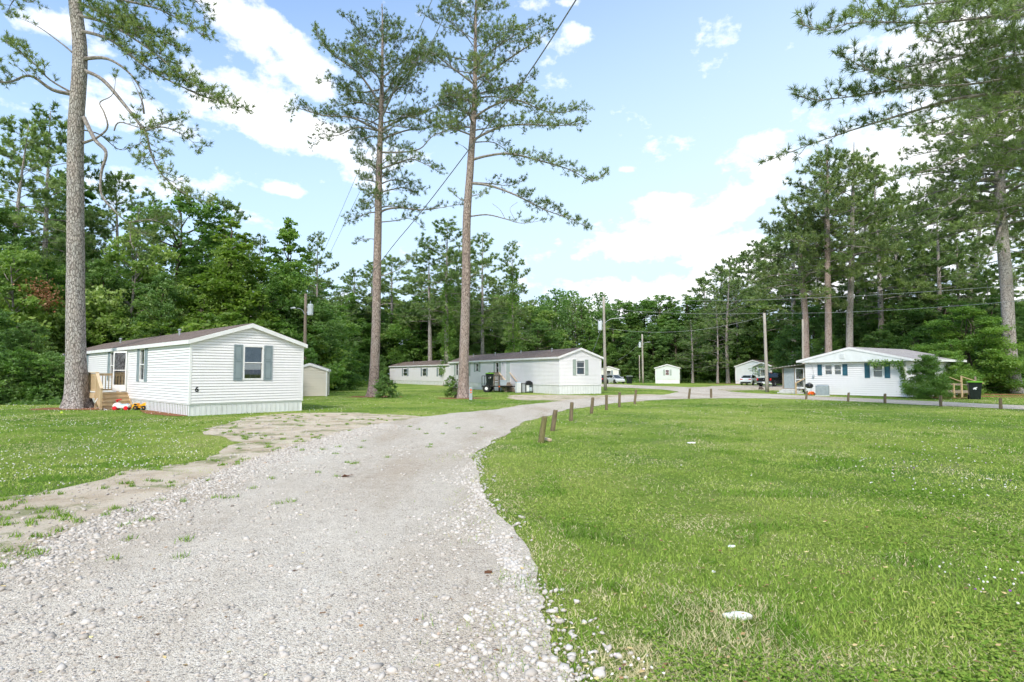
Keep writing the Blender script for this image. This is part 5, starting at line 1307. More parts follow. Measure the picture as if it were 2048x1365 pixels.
m = MB(); m.extr([(-.02,.245),(.02,.28),(.2,.28),(.26,.31),(.28,.27),(.2,.242)], -.09,.09); m.build('seat', M['blue_plastic'], t1, bevel=.01)
m = MB(); m.tube([(-.17,-.13,.45),(-.20,0,.47),(-.17,.13,.45)], .03, 8); m.tube([(-.2,0,.34),(-.19,0,.46)], .03, 8); m.tube([(-.2,0,.47),(-.02,0,.49)], .03, 8); m.build('handlebar', M['red_plastic'], t1, smooth=True)
for x_ in (-.23,.25):
    for y_ in (-.15,.15): wheel(t1, (x_,y_,.095), .095, .06, 'y', 'red_plastic', 'red_plastic')
B = G(277, 820.5); t2 = empty('toy_dump_truck', (B.x+.05,B.y+.05,0), .12, 'yellow toy dump truck with black wheels, next to the white ride-on toy', 'toy')
m = MB(); m.extr([(-.05,.22),(.06,.26),(.32,.38),(.36,.34),(.30,.20),(.0,.18)], -.13,.13); m.build('dump_bed', M['yellow_plastic'], t2, bevel=.012)
m = MB(); m.extr([(-.32,.10),(-.32,.22),(-.22,.32),(-.08,.33),(-.07,.10)], -.12,.12); m.box(-.07,.3,-.08,.08,.09,.17); c_ = m.build('cab', M['yellow_plastic'], t2, bevel=.012)
m = MB(); m.box(-.225,-.10,-.124,.124,.225,.30); m.build('window', M['dark'], c_)
for x_ in (-.15,.22):
    for y_ in (-.14,.14): wheel(t2, (x_,y_,.105), .105, .07, 'y', 'tyre', 'yellow_plastic', rimf=.3)
# hose/cord by the porch
q = [PT(195,797,27.2), PT(190,806,26.9), G(192,813), G(202,818), G(214,821)]; q = [Vector((p.x,p.y,max(p.z,.02))) for p in q]
m = MB(); m.tube(curve3(q,5), .016, 6); tag(m.build('garden_hose', M['white_plastic'], smooth=True), 'thin pale hose trailing from the porch onto the pine straw beside the big trunk', 'hose')
# utility pedestal
B = G(941.5, 800.5); p_ = empty('utility_pedestal', B, 0, 'grey utility pedestal with an orange stripe, right of the leaning pine trunk', 'utility box')
m = MB(); m.box(-.10,.10,-.08,.08,0,.72); m.extr([(-.115,.72),(-.115,.78),(-.06,.84),(.06,.84),(.115,.78),(.115,.72)], -.095,.095); m.build('body', M['grey_paint'], p_, bevel=.01)
m = MB(); m.box(-.05,.07,-.086,-.082,.60,.70); m.box(-.05,.07,-.086,-.082,.45,.52); m.build('warning_label', M['orange'], p_)
# small meter box at the wood edge
B = G(727.5, 768.5); m = MB(); m.box(-.35,.35,-.25,.25,0,.75); m.extr([(-.4,.75),(-.3,.87),(.3,.87),(.4,.75)], -.28,.28); o = m.build('utility_box', M['ac_grey'], bevel=.02); o.location = B
tag(o, 'small pinkish grey utility box at the wood edge, left of the tall straight pine', 'utility box')
# ------------------------------------------------------------------ wheeled bins
def bin_(px, py, rz, label, s=1.0, lid='lid_green', body='bin_green', mark=True, z=0, loc=None, group=None):
    B = loc if loc is not None else G(px, py); r = empty('wheeled_bin', (B.x,B.y,z), rz, label, 'bin', group)
    def ring(w_, d, z_): return [(-w_,-d,z_),(w_,-d,z_),(w_,d,z_),(-w_,d,z_)]
    m = MB(); L = [ring(.24*s,.26*s,.0),ring(.27*s,.30*s,.35*s),ring(.315*s,.36*s,.92*s),ring(.335*s,.38*s,.94*s),ring(.335*s,.38*s,1.0*s)]
    for q in L: m.v += q
    for i in range(len(L)-1):
        for k in range(4): m.f.append((i*4+k, i*4+(k+1)%4, i*4+4+(k+1)%4, i*4+4+k))
    m.f.append((3,2,1,0)); n = (len(L)-1)*4; m.f.append((n,n+1,n+2,n+3)); m.build('body', M[body], r, bevel=.02)
    m = MB(); m.extr([(-.36*s,1.0*s),(-.355*s,1.045*s),(-.2*s,1.085*s),(.2*s,1.085*s),(.355*s,1.045*s),(.36*s,1.0*s)], -.42*s,.40*s); m.build('lid', M[lid], r, bevel=.012)
    m = MB(); m.tube([(-.26*s,.42*s,.95*s),(-.26*s,.47*s,.97*s),(.26*s,.47*s,.97*s),(.26*s,.42*s,.95*s)], .018*s, 6); m.build('handle', M['dark'], r)
    for x_ in (-.27,.27): wheel(r, (x_*s,.27*s,.13*s), .13*s, .06*s, 'x', 'tyre', 'dark', n=14)
    if mark:
        m = MB()
        yf = -.345*s
        for (x_,z_,a,b) in ((-.02,.66,.07,.045),(.05,.70,.05,.03),(-.07,.62,.045,.03),(.02,.60,.04,.025)):
            m.poly([(x_*s+a*s*math.cos(t), yf-.004+(.02*s*(.7-z_))*0, z_*s+b*s*math.sin(t)) for t in np.linspace(0,6.28,9)[:-1]])
        m.build('emblem', M['white_plastic'], r)
    return r
bin_(1950, 799, math.radians(-32), 'large black wheeled bin with bright green lid, left of the huge trunk', 1.12)
bin_(1259, 767.8, math.radians(10), 'dark wheeled bin standing far off at the gravel, left of the thin far pole', 1.25, lid='shutter_sage', mark=False)
# ------------------------------------------------------------------ trailer and its load
D_ = lambda px, py: G(px, py)
tb = G(990, 785); TR = empty('utility_trailer', tb, math.radians(-7), 'small black utility trailer with a rail frame, parked in front of the middle home', 'trailer')
TR.scale = (1.22,1.22,1.18)
m = MB(); m.box(-1.0,1.1,-.03,.03,.42,.50); m.box(-1.0,1.1,1.22,1.28,.42,.50); m.box(-1.03,-.97,-.03,1.28,.42,.50); m.box(1.07,1.13,-.03,1.28,.42,.50); m.bar((1.1,.0,.46),(1.95,.6,.44),.07); m.bar((1.1,1.25,.46),(1.95,.62,.44),.07); m.build('frame', M['black_paint'], TR)
m = MB()
for k in range(9): m.box(-.97+k*.225,-.97+k*.225+.215,.03,1.22,.47,.50)
m.build('bed', M['old_wood'], TR)
m = MB()
for (x_,y_) in ((-1,0),(-1,1.25),(-.42,0),(.33,0),(.33,1.25)): m.bar((x_,y_,.5),(x_,y_,1.27),.045)
m.bar((-1,0,1.27),(.60,0,1.27),.045); m.bar((-1,0,1.27),(-1,1.25,1.27),.045); m.bar((-1,1.25,1.27),(.33,1.25,1.27),.045)
m.build('side_rail', M['black_paint'], TR)
wheel(TR, (-.62,-.16,.29), .29, .18, 'y', 'tyre', 'white_plastic'); wheel(TR, (-.62,1.42,.29), .29, .18, 'y', 'tyre', 'white_plastic')
m = MB(); a_ = [(-.62-.36*math.cos(t), .32+.34*math.sin(t)) for t in np.linspace(.1,3.04,9)]
for p0,p1 in zip(a_[:-1],a_[1:]): m.quad((p0[0],-.27,p0[1]),(p1[0],-.27,p1[1]),(p1[0],-.04,p1[1]),(p0[0],-.04,p0[1]))
m.build('fender', M['dark'], TR)
m = MB(); m.tube([(1.85,.55,.05),(1.85,.55,.75)], .035, 8); m.box(1.78,1.92,.48,.62,0,.04); m.build('jack', M['chrome'], TR)
m = MB(); m.box(.28,.38,-.05,-.032,.40,.48); m.build('reflector', M['orange'], TR)
lb = tb+Vector((-.45,.45,0)); bin_(0,0,0.1,'black wheeled bin with a bright green lid standing on the trailer',1.12, z=.58, loc=tb+Vector((-.52,.7,0)), mark=True)
M['tote'] = simple('grey_blue_tote', (.42,.48,.52), (.36,.42,.46), .5)
tr = empty('storage_box', tb+Vector((.72,.42,.62)), .1, 'pale grey plastic storage box on the trailer, right of the green-lidded bin', 'box')
m = MB(); L = [(.30,.22,0),(.36,.27,.42)]
for (a_,b_,z_) in L: m.v += [(-a_,-b_,z_),(a_,-b_,z_),(a_,b_,z_),(-a_,b_,z_)]
m.f += [(0,1,5,4),(1,2,6,5),(2,3,7,6),(3,0,4,7),(3,2,1,0)]; m.build('body', M['tote'], tr)
m = MB(); m.box(-.39,.39,-.30,.30,.42,.47); m.box(-.30,.30,-.22,.22,.47,.50); m.build('lid', M['tote'], tr, bevel=.01)
# old steps of the middle home
st0 = H2.along(1020.5,'left'); r = empty('wooden_steps', H2.o+H2.Y*(st0-.25), H2.ang, 'weathered wooden steps with railings at the middle home door, behind the trailer', 'steps')
dz = .88; D = 1.3; Wd = 2.3
m = MB()
for k in range(8): m.box(-.1-k*.155-.148,-.1-k*.155,0,Wd,dz-.04,dz)
m.build('deck', M['old_wood'], r)
for (x_,y_,zt) in ((-D,.05,dz+.95),(-D,Wd-.05,dz+.95),(-.2,Wd-.05,dz+.95),(-D,Wd*.5,dz+.95)):
    p = MB(); p.box(x_-.05,x_+.05,y_-.05,y_+.05,0,zt); p.build('post', M['old_wood'], r)
for bx_ in ((-D-.02,-D+.02,.1,Wd-.1,dz+.68,dz+.93),(-D-.021,-D+.021,.1,Wd-.1,dz+.1,dz+.2),(-D-.07,-D+.07,0,Wd,dz+.95,dz+.99),(-D+.05,-.25,Wd-.07,Wd-.03,dz+.68,dz+.93)): m = MB(); m.box(*bx_); m.build('rail', M['old_wood'], r)
for k in range(11): b_ = MB(); b_.box(-D-.018,-D+.018,.16+k*.19,.20+k*.19,dz+.1,dz+.9); b_.build('baluster', M['old_wood'], r)
for k in range(5):
    s_ = MB(); z1 = dz-.16*(k+1); y1 = -.02-.27*k; s_.box(-D+.02,-.15,y1-.29,y1,z1-.04,z1); s_.box(-D+.02,-.15,y1-.02,y1,z1+.004,z1+.115); s_.build('step', M['old_wood'], r)
m = MB(); m.bar((-D,.05,dz+.95),(-D,-1.5,.95),.12,.04); m.bar((-.18,.05,dz+.95),(-.18,-1.5,.95),.12,.04); m.build('handrail', M['lumber_pale'], r)
m = MB(); m.box(-D-.045,-D+.045,-1.5,-1.41,0,.95); m.box(-.225,-.135,-1.5,-1.41,0,.95); m.build('post', M['old_wood'], r)
m = MB(); m.bar((-D-.03,.1,dz-.05),(-D-.03,-1.35,.12),.04,.22); m.build('stringer', M['lumber_pale'], r)
for k in range(8): b_ = MB(); y_ = -.12-k*.17; b_.box(-D-.018,-D+.018,y_-.035,y_,dz+.0+y_*.60,dz+.88+y_*.58); b_.build('baluster', M['old_wood'], r)
# cooler/dehumidifier and grill against the wall
B = G(1036.5,786.5); ap = empty('appliance', B+Vector((0,.2,0)), math.radians(25), 'white and black upright appliance beside the old wooden steps of the middle home', 'appliance')
m = MB(); m.box(-.22,.20,-.22,.22,.03,.92); m.build('cabinet', M['white_plastic'], ap, bevel=.03)
m = MB(); m.box(.202,.25,-.20,.20,.06,.88); m.build('back_panel', M['dark'], ap, bevel=.01)
m = MB(); m.box(-.2,.2,-.2,.2,.921,.95); m.build('top', M['blue_plastic'], ap, bevel=.01)
B = G(1058,786.2); gr = empty('gas_grill', B+Vector((0,.3,0)), math.radians(8), 'black gas grill on legs with a white cart, against the skirting of the middle home', 'grill')
m = MB(); m.extr([(-.30,.72),(-.30,.88),(-.22,1.02),(-.05,1.08),(.12,1.06),(.28,.94),(.32,.86),(.32,.72)], -.25,.25); m.build('hood', M['dark'], gr, bevel=.02)
m = MB(); m.box(-.70,-.32,-.22,.22,.82,.86); m.box(.34,.50,-.22,.22,.82,.86); m.build('side_shelf', M['dark'], gr)
m = MB(); m.box(-.68,-.64,-.2,-.16,0,.82); m.box(.26,.30,-.2,-.16,0,.72); m.box(.26,.30,.16,.2,0,.72); m.box(-.30,-.26,-.2,-.16,0,.72); m.box(-.30,-.26,.16,.2,0,.72); m.build('leg', M['dark'], gr)
m = MB(); m.box(-.25,.0,-.18,.18,.12,.70); m.build('cabinet', M['white_plastic'], gr, bevel=.01)
m = MB(); m.lathe([(.0,.1),(.14,.12),(.15,.2),(.15,.38),(.13,.46),(.04,.5),(0,.5)], 14, (.15,-.12,0)); m.build('gas_bottle', M['tote'], gr, smooth=True)
wheel(gr, (.3,-.2,.08), .08,.05,'y','tyre','dark')
# ------------------------------------------------------------------ items at the right house
B = Vector((PT(1645,785,45.0).x, 45.0, 0)); ac = empty('air_conditioner', B, math.radians(-32), 'grey outdoor air conditioner unit on the grass by the wall of the right house', 'air conditioner')
m = MB(); m.box(-.45,.45,-.42,.42,.06,.80); m.build('cabinet', M['ac_grey'], ac, bevel=.03)
m = MB()
for k in range(13): m.box(-.38,.38,-.43,-.422,.12+k*.05,.145+k*.05)
for k in range(13): m.box(.452,.46,-.36,.36,.12+k*.05,.145+k*.05)
m.build('louvre', M['grey_paint'], ac)
m = MB(); m.lathe([(.36,.80),(.36,.83),(.08,.84),(0,.84)], 18); m.build('fan_guard', M['grey_paint'], ac); m = MB(); m.box(-.5,.5,-.47,.47,0,.06); m.build('base', M['stone_pale'], ac)
B = Vector((PT(1619,785,46.6).x, 46.6, 0)); kg = empty('kettle_grill', B, 0, 'small black kettle grill left of the outdoor air conditioner', 'grill')
m = MB(); m.lathe([(.0,.52),(.2,.56),(.29,.66),(.30,.74)], 16); m.lathe([(.30,.745),(.27,.85),(.15,.93),(.0,.95)], 16); m.build('bowl', M['black_paint'], kg, smooth=True)
for a_ in (0.4,2.5,4.6): m = MB(); m.tube([(math.cos(a_)*.16,math.sin(a_)*.16,.56),(math.cos(a_)*.30,math.sin(a_)*.30,0)], .014, 6); m.build('leg', M['metal'], kg)
m = MB(); m.tube([(-.06,0,.94),(-.05,0,.99),(.05,0,.99),(.06,0,.94)], .012, 6); m.build('handle', M['dark'], kg)
B = Vector((PT(1622,785,45.7).x, 45.7, 0)); oc = empty('toy_car', B, .3, 'small orange plastic toy lying below the kettle grill', 'toy')
m = MB(); m.extr([(-.3,.05),(-.32,.16),(-.15,.2),(-.05,.3),(.15,.3),(.25,.18),(.34,.14),(.33,.05)], -.14,.14); m.build('body', M['orange'], oc, bevel=.02)
for x_ in (-.2,.2):
    for y_ in (-.15,.15): wheel(oc,(x_,y_,.06),.06,.04,'y','tyre','white_plastic')
# wooden rail / ramp behind the bush at the right house
B = G(1896,794); rp = empty('wooden_ramp', Vector((31.3,41.5,0)), math.radians(12), 'weathered low wooden deck with rails behind the bush, left of the black bin', 'ramp')
m = MB(); m.box(-1.5,2.6,0,.12,.30,.48); m.box(-1.5,2.6,.12,1.3,.44,.48); m.box(-1.5,1.2,-.02,.0,.86,1.0); m.bar((1.2,0,.95),(3.0,0,.75),.10,.05); m.build('deck', M['old_wood'], rp)
for x_, zt in ((-1.4,1.0),(-.1,1.0),(.55,1.0),(1.25,1.55),(2.5,1.5)): m = MB(); m.box(x_-.05,x_+.05,-.08,.0,0,zt); m.build('post', M['lumber' if x_ in (.55,1.25) else 'old_wood'], rp)
m = MB(); m.bar((1.25,-.04,1.5),(3.2,-.04,1.0),.08,.05); m.bar((1.25,-.04,1.12),(.2,-.04,1.45),.06,.05); m.build('handrail', M['lumber'], rp)
# stump
B = G(1522, 779.5); m = MB(); m.lathe([(.42,-.02),(.30,.12),(.27,.28),(.20,.34),(0,.30)], 13); 
for i_, v_ in enumerate(m.v): m.v[i_] = (v_[0]*(1+.2*math.sin(i_*2.1)), v_[1]*(1+.2*math.cos(i_*1.7)), v_[2]*(1+.25*math.sin(i_*1.3)))
o = m.build('tree_stump', M['trunk_dark']); o.location = B; o.scale = (.75,.75,.8); tag(o, 'short dark tree stump on the grass left of the tall light pole near the pickup', 'tree stump')
# ------------------------------------------------------------------ vehicles
def loft_body(sections, mirror=True):
    """sections: x, list of (y,z) half outline from bottom centre to top centre"""
    m = MB(); n = len(sections[0][1])
    for x, pr in sections:
        m.v += [(x, p[0], p[1]) for p in pr]+[(x, -p[0], p[1]) for p in reversed(pr)]
    k = 2*n
    for i in range(len(sections)-1):
        for j in range(k): m.f.append((i*k+j, i*k+(j+1)%k, (i+1)*k+(j+1)%k, (i+1)*k+j))
    m.f.append(tuple(range(k-1,-1,-1))); e = (len(sections)-1)*k; m.f.append(tuple(e+j for j in range(k)))
    return m
def half(w_, zb, zm, zt, wt=None): return [(w_*.6,zb),(w_*.96,zb+.03),(w_,zm),(w_*.985,(zm+zt)/2+.05),(wt or w_*.92,zt)]
def car(name, loc, rz, paint, label, kind='sedan', cat='car', group='parked vehicles'):
    """front towards +x, rear at -x"""
    r = empty(name, loc, rz, label, cat, group)
    if kind == 'sedan':
        L = 4.4; w_ = .90
        secs = [(-2.2,half(w_*.90,.36,.6,.98,.74)),(-2.12,half(w_*.97,.24,.6,1.05,.80)),(-1.6,half(w_,.22,.62,1.06,.82)),(0,half(w_,.22,.6,.98,.84)),(1.0,half(w_,.22,.58,.95,.82)),(1.9,half(w_*.95,.24,.5,.82,.74)),(2.2,half(w_*.82,.34,.5,.66,.62))]
        cab = [(-1.95,half(.76,1.0,1.05,1.09,.70)),(-1.35,half(.80,1.0,1.2,1.42,.58)),(-.6,half(.81,.96,1.2,1.50,.60)),(.25,half(.80,.94,1.2,1.46,.58)),(1.15,half(.76,.92,.93,.96,.68))]
        roofx = (-1.25,.2,1.43,1.50,1.47,.57); wx = (-1.32,1.35); wr = .33
    else:
        w_ = .98
        secs = [(-2.85,half(w_*.97,.60,.85,1.12,.93)),(-2.8,half(w_,.52,.85,1.14,.94)),(-.85,half(w_,.48,.85,1.16,.94)),(-.8,half(w_,.48,.85,1.16,.94)),(1.2,half(w_,.48,.82,1.15,.94)),(2.5,half(w_*.98,.5,.8,1.12,.88)),(2.8,half(w_*.88,.58,.8,1.02,.80))]
        cab = [(-.80,half(.88,1.12,1.2,1.30,.80)),(-.62,half(.88,1.12,1.5,1.80,.66)),(.2,half(.89,1.12,1.5,1.86,.68)),(.75,half(.88,1.12,1.5,1.80,.66)),(1.45,half(.84,1.10,1.13,1.18,.76))]
        roofx = (-.6,.7,1.81,1.87,1.82,.65); wx = (-1.85,1.85); wr = .40
    body = loft_body(secs).build('body', M[paint], r, smooth=False, bevel=.03)
    loft_body(cab).build('window', M['carglass'], r)
    x0,x1,za,zb,zc,hw = roofx; m = MB(); xm = (x0+x1)/2
    for (xa,xb,z0,z1) in ((x0,xm,za,zb),(xm,x1,zb,zc)):
        m.quad((xa,-hw,z0+.012),(xb,-hw,z1+.012),(xb,hw,z1+.012),(xa,hw,z0+.012)); 
    m.build('roof', M[paint], r)
    # pillars
    p = MB()
    for sy in (-1,1):
        if kind == 'sedan':
            segs = [((-1.95,.73,1.09),(-1.3,.595,1.44)),((-1.3,.60,1.45),(-.5,.62,1.51)),((-.5,.62,1.51),(.25,.60,1.47)),((.25,.60,1.47),(1.13,.70,.98)),((-.45,.81,1.0),(-.45,.62,1.5))]
        else: segs = [((-.78,.83,1.2),(-.62,.68,1.82)),((-.62,.68,1.82),(.2,.70,1.87)),((.2,.70,1.87),(.75,.68,1.82)),((.75,.68,1.82),(1.43,.78,1.19)),((.15,.90,1.15),(.15,.70,1.86))]
        for a_, b_ in segs: p.bar((a_[0],a_[1]*sy,a_[2]),(b_[0],b_[1]*sy,b_[2]),.06)
    p.build('pillar', M[paint], r)
    for x_ in wx:
        for sy in (-1,1):
            a = MB(); a.lathe([(.0,-.01),(wr+.07,-.01),(wr+.07,.012),(0,.012)], 20, (x_,sy*(w_+.0),wr+.02), 'y'); a.build('wheel_arch', M['dark'], body)
            wheel(r, (x_,sy*(w_-.06),wr), wr, .24, 'y', 'tyre', 'chrome', rimf=.62)
    xr = secs[0][0]
    if kind == 'sedan':
        for sy in (-1,1): m = MB(); m.box(xr-.02,xr+.22,min(sy*.42,sy*.80),max(sy*.42,sy*.80),.80,.94); m.build('taillight', M['taillight'], r, bevel=.02)
        m = MB(); m.box(xr-.03,xr+.1,-.75,.75,.30,.50); m.build('bumper', M['dark'], r, bevel=.03)
        m = MB(); m.box(xr-.025,xr+.02,-.18,.18,.66,.80); m.build('number_plate', M['white_plastic'], r)
    else:
        for sy in (-1,1): m = MB(); m.box(xr-.03,xr+.12,min(sy*.80,sy*.965),max(sy*.80,sy*.965),.84,1.10); m.build('taillight', M['taillight'], r, bevel=.01)
        m = MB(); m.box(xr-.14,xr+.02,-.93,.93,.50,.66); m.build('bumper', M['chrome'], r, bevel=.03)
        m = MB(); m.box(xr-.15,xr-.142,-.18,.18,.52,.66); m.build('number_plate', M['white_plastic'], r)
        m = MB(); m.box(xr-.035,xr-.01,-.05,.05,.93,1.0); m.build('emblem', M['chrome'], r)
        m = MB(); m.box(xr+.12,-.92,-.84,.84,1.165,1.17); m.build('bed_cover', M['dark'], r)
        m = MB(); m.box(-.80,-.76,-.15,.15,1.80,1.84); m.build('brake_light', M['taillight'], r)
    for sy in (-1,1): m = MB(); xx = .95 if kind == 'sedan' else 1.15; zz = 1.0 if kind == 'sedan' else 1.22; m.box(xx,xx+.14,min(sy*w_,sy*(w_+.2)),max(sy*w_,sy*(w_+.2)),zz,zz+.17); m.build('mirror', M[paint], r, bevel=.02)
    return r
car('parked_car', (36.6, 88.7, 0), math.radians(52), 'car_white', 'white sedan seen from behind, parked left of the black pickup', cat='car')
car('pickup_truck', (35.3, 77.6, 0), math.radians(40), 'black_paint', 'black pickup truck with red tail lights, parked by the screened porch', 'pickup', 'pickup truck')
car('parked_car', (PT(1232,757,101).x-.2, 101, 0), math.radians(-70), 'car_silver', 'small silver car far away in front of the cream home', cat='car')
car('parked_car', (PT(1209,755,97).x-.6, 97, 0), math.radians(70), 'car_dark', 'dark car far away, half hidden by the pole beside the middle home', cat='car')
# ------------------------------------------------------------------ poles and wires
def pole(base, top, r0, r1, mat, label, tf=None, lamp=None, lean=(0,0)):
    o = empty('utility_pole', (base.x,base.y,0), 0, label, 'utility pole')
    m = MB(); t = (top.x-base.x, top.y-base.y, top.z); n = 6
    m.tube([(t[0]*k/n, t[1]*k/n, t[2]*k/n-(.1 if k == 0 else 0)) for k in range(n+1)], [r0+(r1-r0)*k/n for k in range(n+1)], 12); m.build('pole', M[mat], o, smooth=True)
    if tf:
        z, side = tf; m = MB(); x = t[0]*z/t[2]+side*(r1+.30)
        m.lathe([(.0,z-.05),(.21,z),(.23,z+.1),(.23,z+.85),(.20,z+.93),(.0,z+.96)], 16, (x,t[1],0)); tt_ = m.build('transformer', M['ac_white'], o, smooth=False)
        m = MB(); m.lathe([(.03,z+.93),(.055,z+1.0),(.03,z+1.06),(.05,z+1.12),(.02,z+1.2),(0,z+1.2)], 8, (x,t[1],0)); m.build('insulator', M['grey_paint'], tt_)
        m = MB(); m.box(min(x,x-side*.35),max(x,x-side*.35),t[1]-.04,t[1]+.04,z+.2,z+.28); m.box(min(x,x-side*.35),max(x,x-side*.35),t[1]-.04,t[1]+.04,z+.65,z+.73); m.build('bracket', M['metal'], o)
    if lamp:
        z, side, L = lamp; m = MB(); x0 = t[0]*z/t[2]; m.tube(curve3([(x0,-.1,z),(x0+side*L*.4,-.2,z+.45),(x0+side*L,-.3,z+.55)],5), .03, 6)
        ar_ = m.build('lamp_arm', M['metal'], o); m = MB(); m.extr([(x0+side*L-.1,z+.50),(x0+side*L-.1,z+.62),(x0+side*(L)+side*.2,z+.66),(x0+side*L+side*.5,z+.58),(x0+side*L+side*.5,z+.52)], -.42,-.18); m.build('lamp_head', M['metal'], o, bevel=.02)
    return o
M['ac_white'] = simple('pale_transformer_paint', (.60,.64,.66), (.5,.54,.56), .4)
P1b = Vector((-17.3, 48, 0)); P1t = PT(611.5, 588, 48)
pole(P1b, P1t, .15, .11, 'pole_brown', 'brown utility pole with a pale transformer, rising behind the white home with the number', tf=(6.6,1), lamp=(6.6,-1,.6))
P2b = G(1210.8, 781); P2t = PT(1207.2, 595, P2b.y)
pole(P2b, P2t, .17, .12, 'pole', 'tall grey utility pole with transformer and lamp arm, right of the middle home', tf=(6.2,-1), lamp=(6.9,1,1.6))
P3b = G(1286, 767); P3t = PT(1284.4, 669, P3b.y)
pole(P3b, P3t, .18, .14, 'pole', 'far utility pole with a small lamp arm, left of the small pale far home', tf=(6.4,-1), lamp=(6.8,1,.9))
a_ = G(1279.5, 766.2); pole(a_, PT(1278.7, 711, a_.y), .11, .09, 'pole', 'short thin grey pole standing just left of the far pole with a lamp arm')
P4b = G(1534.4, 784.6); P4t = PT(1528.6, 626.6, P4b.y)
pole(P4b, P4t, .16, .12, 'pole', 'grey wooden pole in front of the black pickup, wires meeting at its top')
a_ = Vector((PT(1606,748,66).x, 66, 0)); pole(a_, PT(1605.5,639,66), .13, .10, 'pole', 'thin pole behind the screened porch, touching the left edge of a pine trunk')
a_ = G(685, 769.5); pole(a_, PT(690.5,679,a_.y), .15, .11, 'pole', 'pale leaning pole at the wood edge, left of the straight pine')
a_ = G(703.5, 769); pole(a_, PT(698.5,724,a_.y), .14, .10, 'pole', 'short pale stub of a pole at the wood edge, left of the straight pine')
def wire(a, b, sag, r, label, mat='wire', mid=None, name='power_line'):
    a = Vector(a); b = Vector(b); m = MB(); n = 26
    m.tube([a.lerp(b, k/n)-Vector((0,0,4*sag*(k/n)*(1-k/n))) for k in range(n+1)], r, 5)
    return tag(m.build(name, M[mat]), label, 'cable')
# heavy service line crossing the sky from the brown pole over the camera
pp_ = [P1t+Vector((0,0,-.15)), PT(697,585,30), PT(800,475,20.6), PT(945,290,14.3), PT(1152,0,10.0), Vector((5.8,.5,12.2))]
m = MB(); m.tube(curve3(pp_, 8), .014, 6); tag(m.build('power_line', M['wire']), 'thick cable crossing the sky diagonally in front of the two tall pines', 'cable')
wire(P1t, PT(864,0,12), .0, .008, 'thin wire climbing steeply from the brown pole, left one of the faint pair', 'wire_light')
wire(P1t+Vector((.25,0,-.3)), PT(905,0,12), .0, .008, 'thin wire climbing steeply from the brown pole, right one of the faint pair', 'wire_light')
wire(P2t+Vector((.1,0,-.1)), PT(2090,566,30), .55, .011, 'upper of the two wires running right from the tall grey pole to the picture edge', 'wire_light')
wire(P2t+Vector((.1,0,-1.2)), P4t, .25, .011, 'wire from the tall grey pole to the top of the pole by the pickup', 'wire_light')
wire(P4t, PT(2090,598,30), .25, .011, 'wire from the pole by the pickup to the right picture edge, crossing the huge trunk', 'wire_light')
wire(P2t+Vector((.1,0,-3.2)), P4t+Vector((0,0,-.3)), .9, .011, 'sagging lower wire between the tall grey pole and the pole by the pickup', 'wire_light')
wire(P2t+Vector((-.1,0,-2.7)), H2.o+H2.X*3.9+H2.Y*1.0+Vector((0,0,3.3)), .15, .014, 'short cable dropping from the tall grey pole to the roof of the middle home')
wire(P3t+Vector((0,0,-1)), PT(1234,722,92), .4, .012, 'faint wire from the far lamp pole toward the cream home', 'wire_light')
# ------------------------------------------------------------------ prototypes of the wood trees
PN = [(gen_pine(101, 25, .42, 4.4, 34, .34), 25), (gen_pine(102, 25, .5, 4.8, 30, .34, needle='needle_far', bend=.9), 25),
      (gen_pine(103, 25, .30, 3.9, 40, .30), 25), (gen_pine(104, 24, .36, 5.2, 36, .36, bend=1.2), 24), (gen_pine(105, 18, .18, 3.0, 38, .22, size=.3), 18)]
LF = [(gen_leafy(201, 15, .22, 3.8, 30, 20000, .13, 'leaf'), 15), (gen_leafy(202, 14, .2, 4.2, 28, 20000, .13, 'leaf_dark'), 14),
      (gen_leafy(203, 16, .25, 3.2, 30, 19000, .13, 'leaf', shape='cone', lobe_r=(.7,1.5)), 16), (gen_leafy(204, 13, .18, 4.0, 26, 17000, .14, 'leaf_light', tk='trunk_grey', lobe_r=(.8,1.6)), 13),
      (gen_leafy(205, 15, .15, 2.6, 34, 19000, .12, 'leaf_yellow', shape='column', lobe_r=(.6,1.2)), 15), (gen_leafy(206, 15, .3, 4.6, 32, 20000, .15, 'leaf_dark', lobe_r=(1,2)), 15)]
SH = [(gen_leafy(301, 4, .05, 2.4, 22, 13000, .085, 'leaf', name='shrub', shape='dome', lobe_r=(.6,1.1), trunk_r=.05, stems=3), 4),
      (gen_leafy(302, 4.5, .04, 2.6, 22, 13000, .09, 'leaf_dark', name='shrub', shape='dome', lobe_r=(.6,1.2), trunk_r=.05, stems=3), 4.5),
      (gen_leafy(303, 3.5, .05, 2.2, 20, 11000, .085, 'leaf_yellow', name='shrub', shape='dome', lobe_r=(.5,1.0), trunk_r=.05, stems=3), 3.5)]
def at(kind, px, ptop, Y, name, label, cat='tree', group=None, wide=1.0, rz=None):
    proto, H0 = kind; x = PT(px, 748, Y).x; H = PT(px, ptop, Y).z
    return place(proto, (x, Y, 0), H, H0, rz, name, label, cat, group, wide)
T = 'tree'
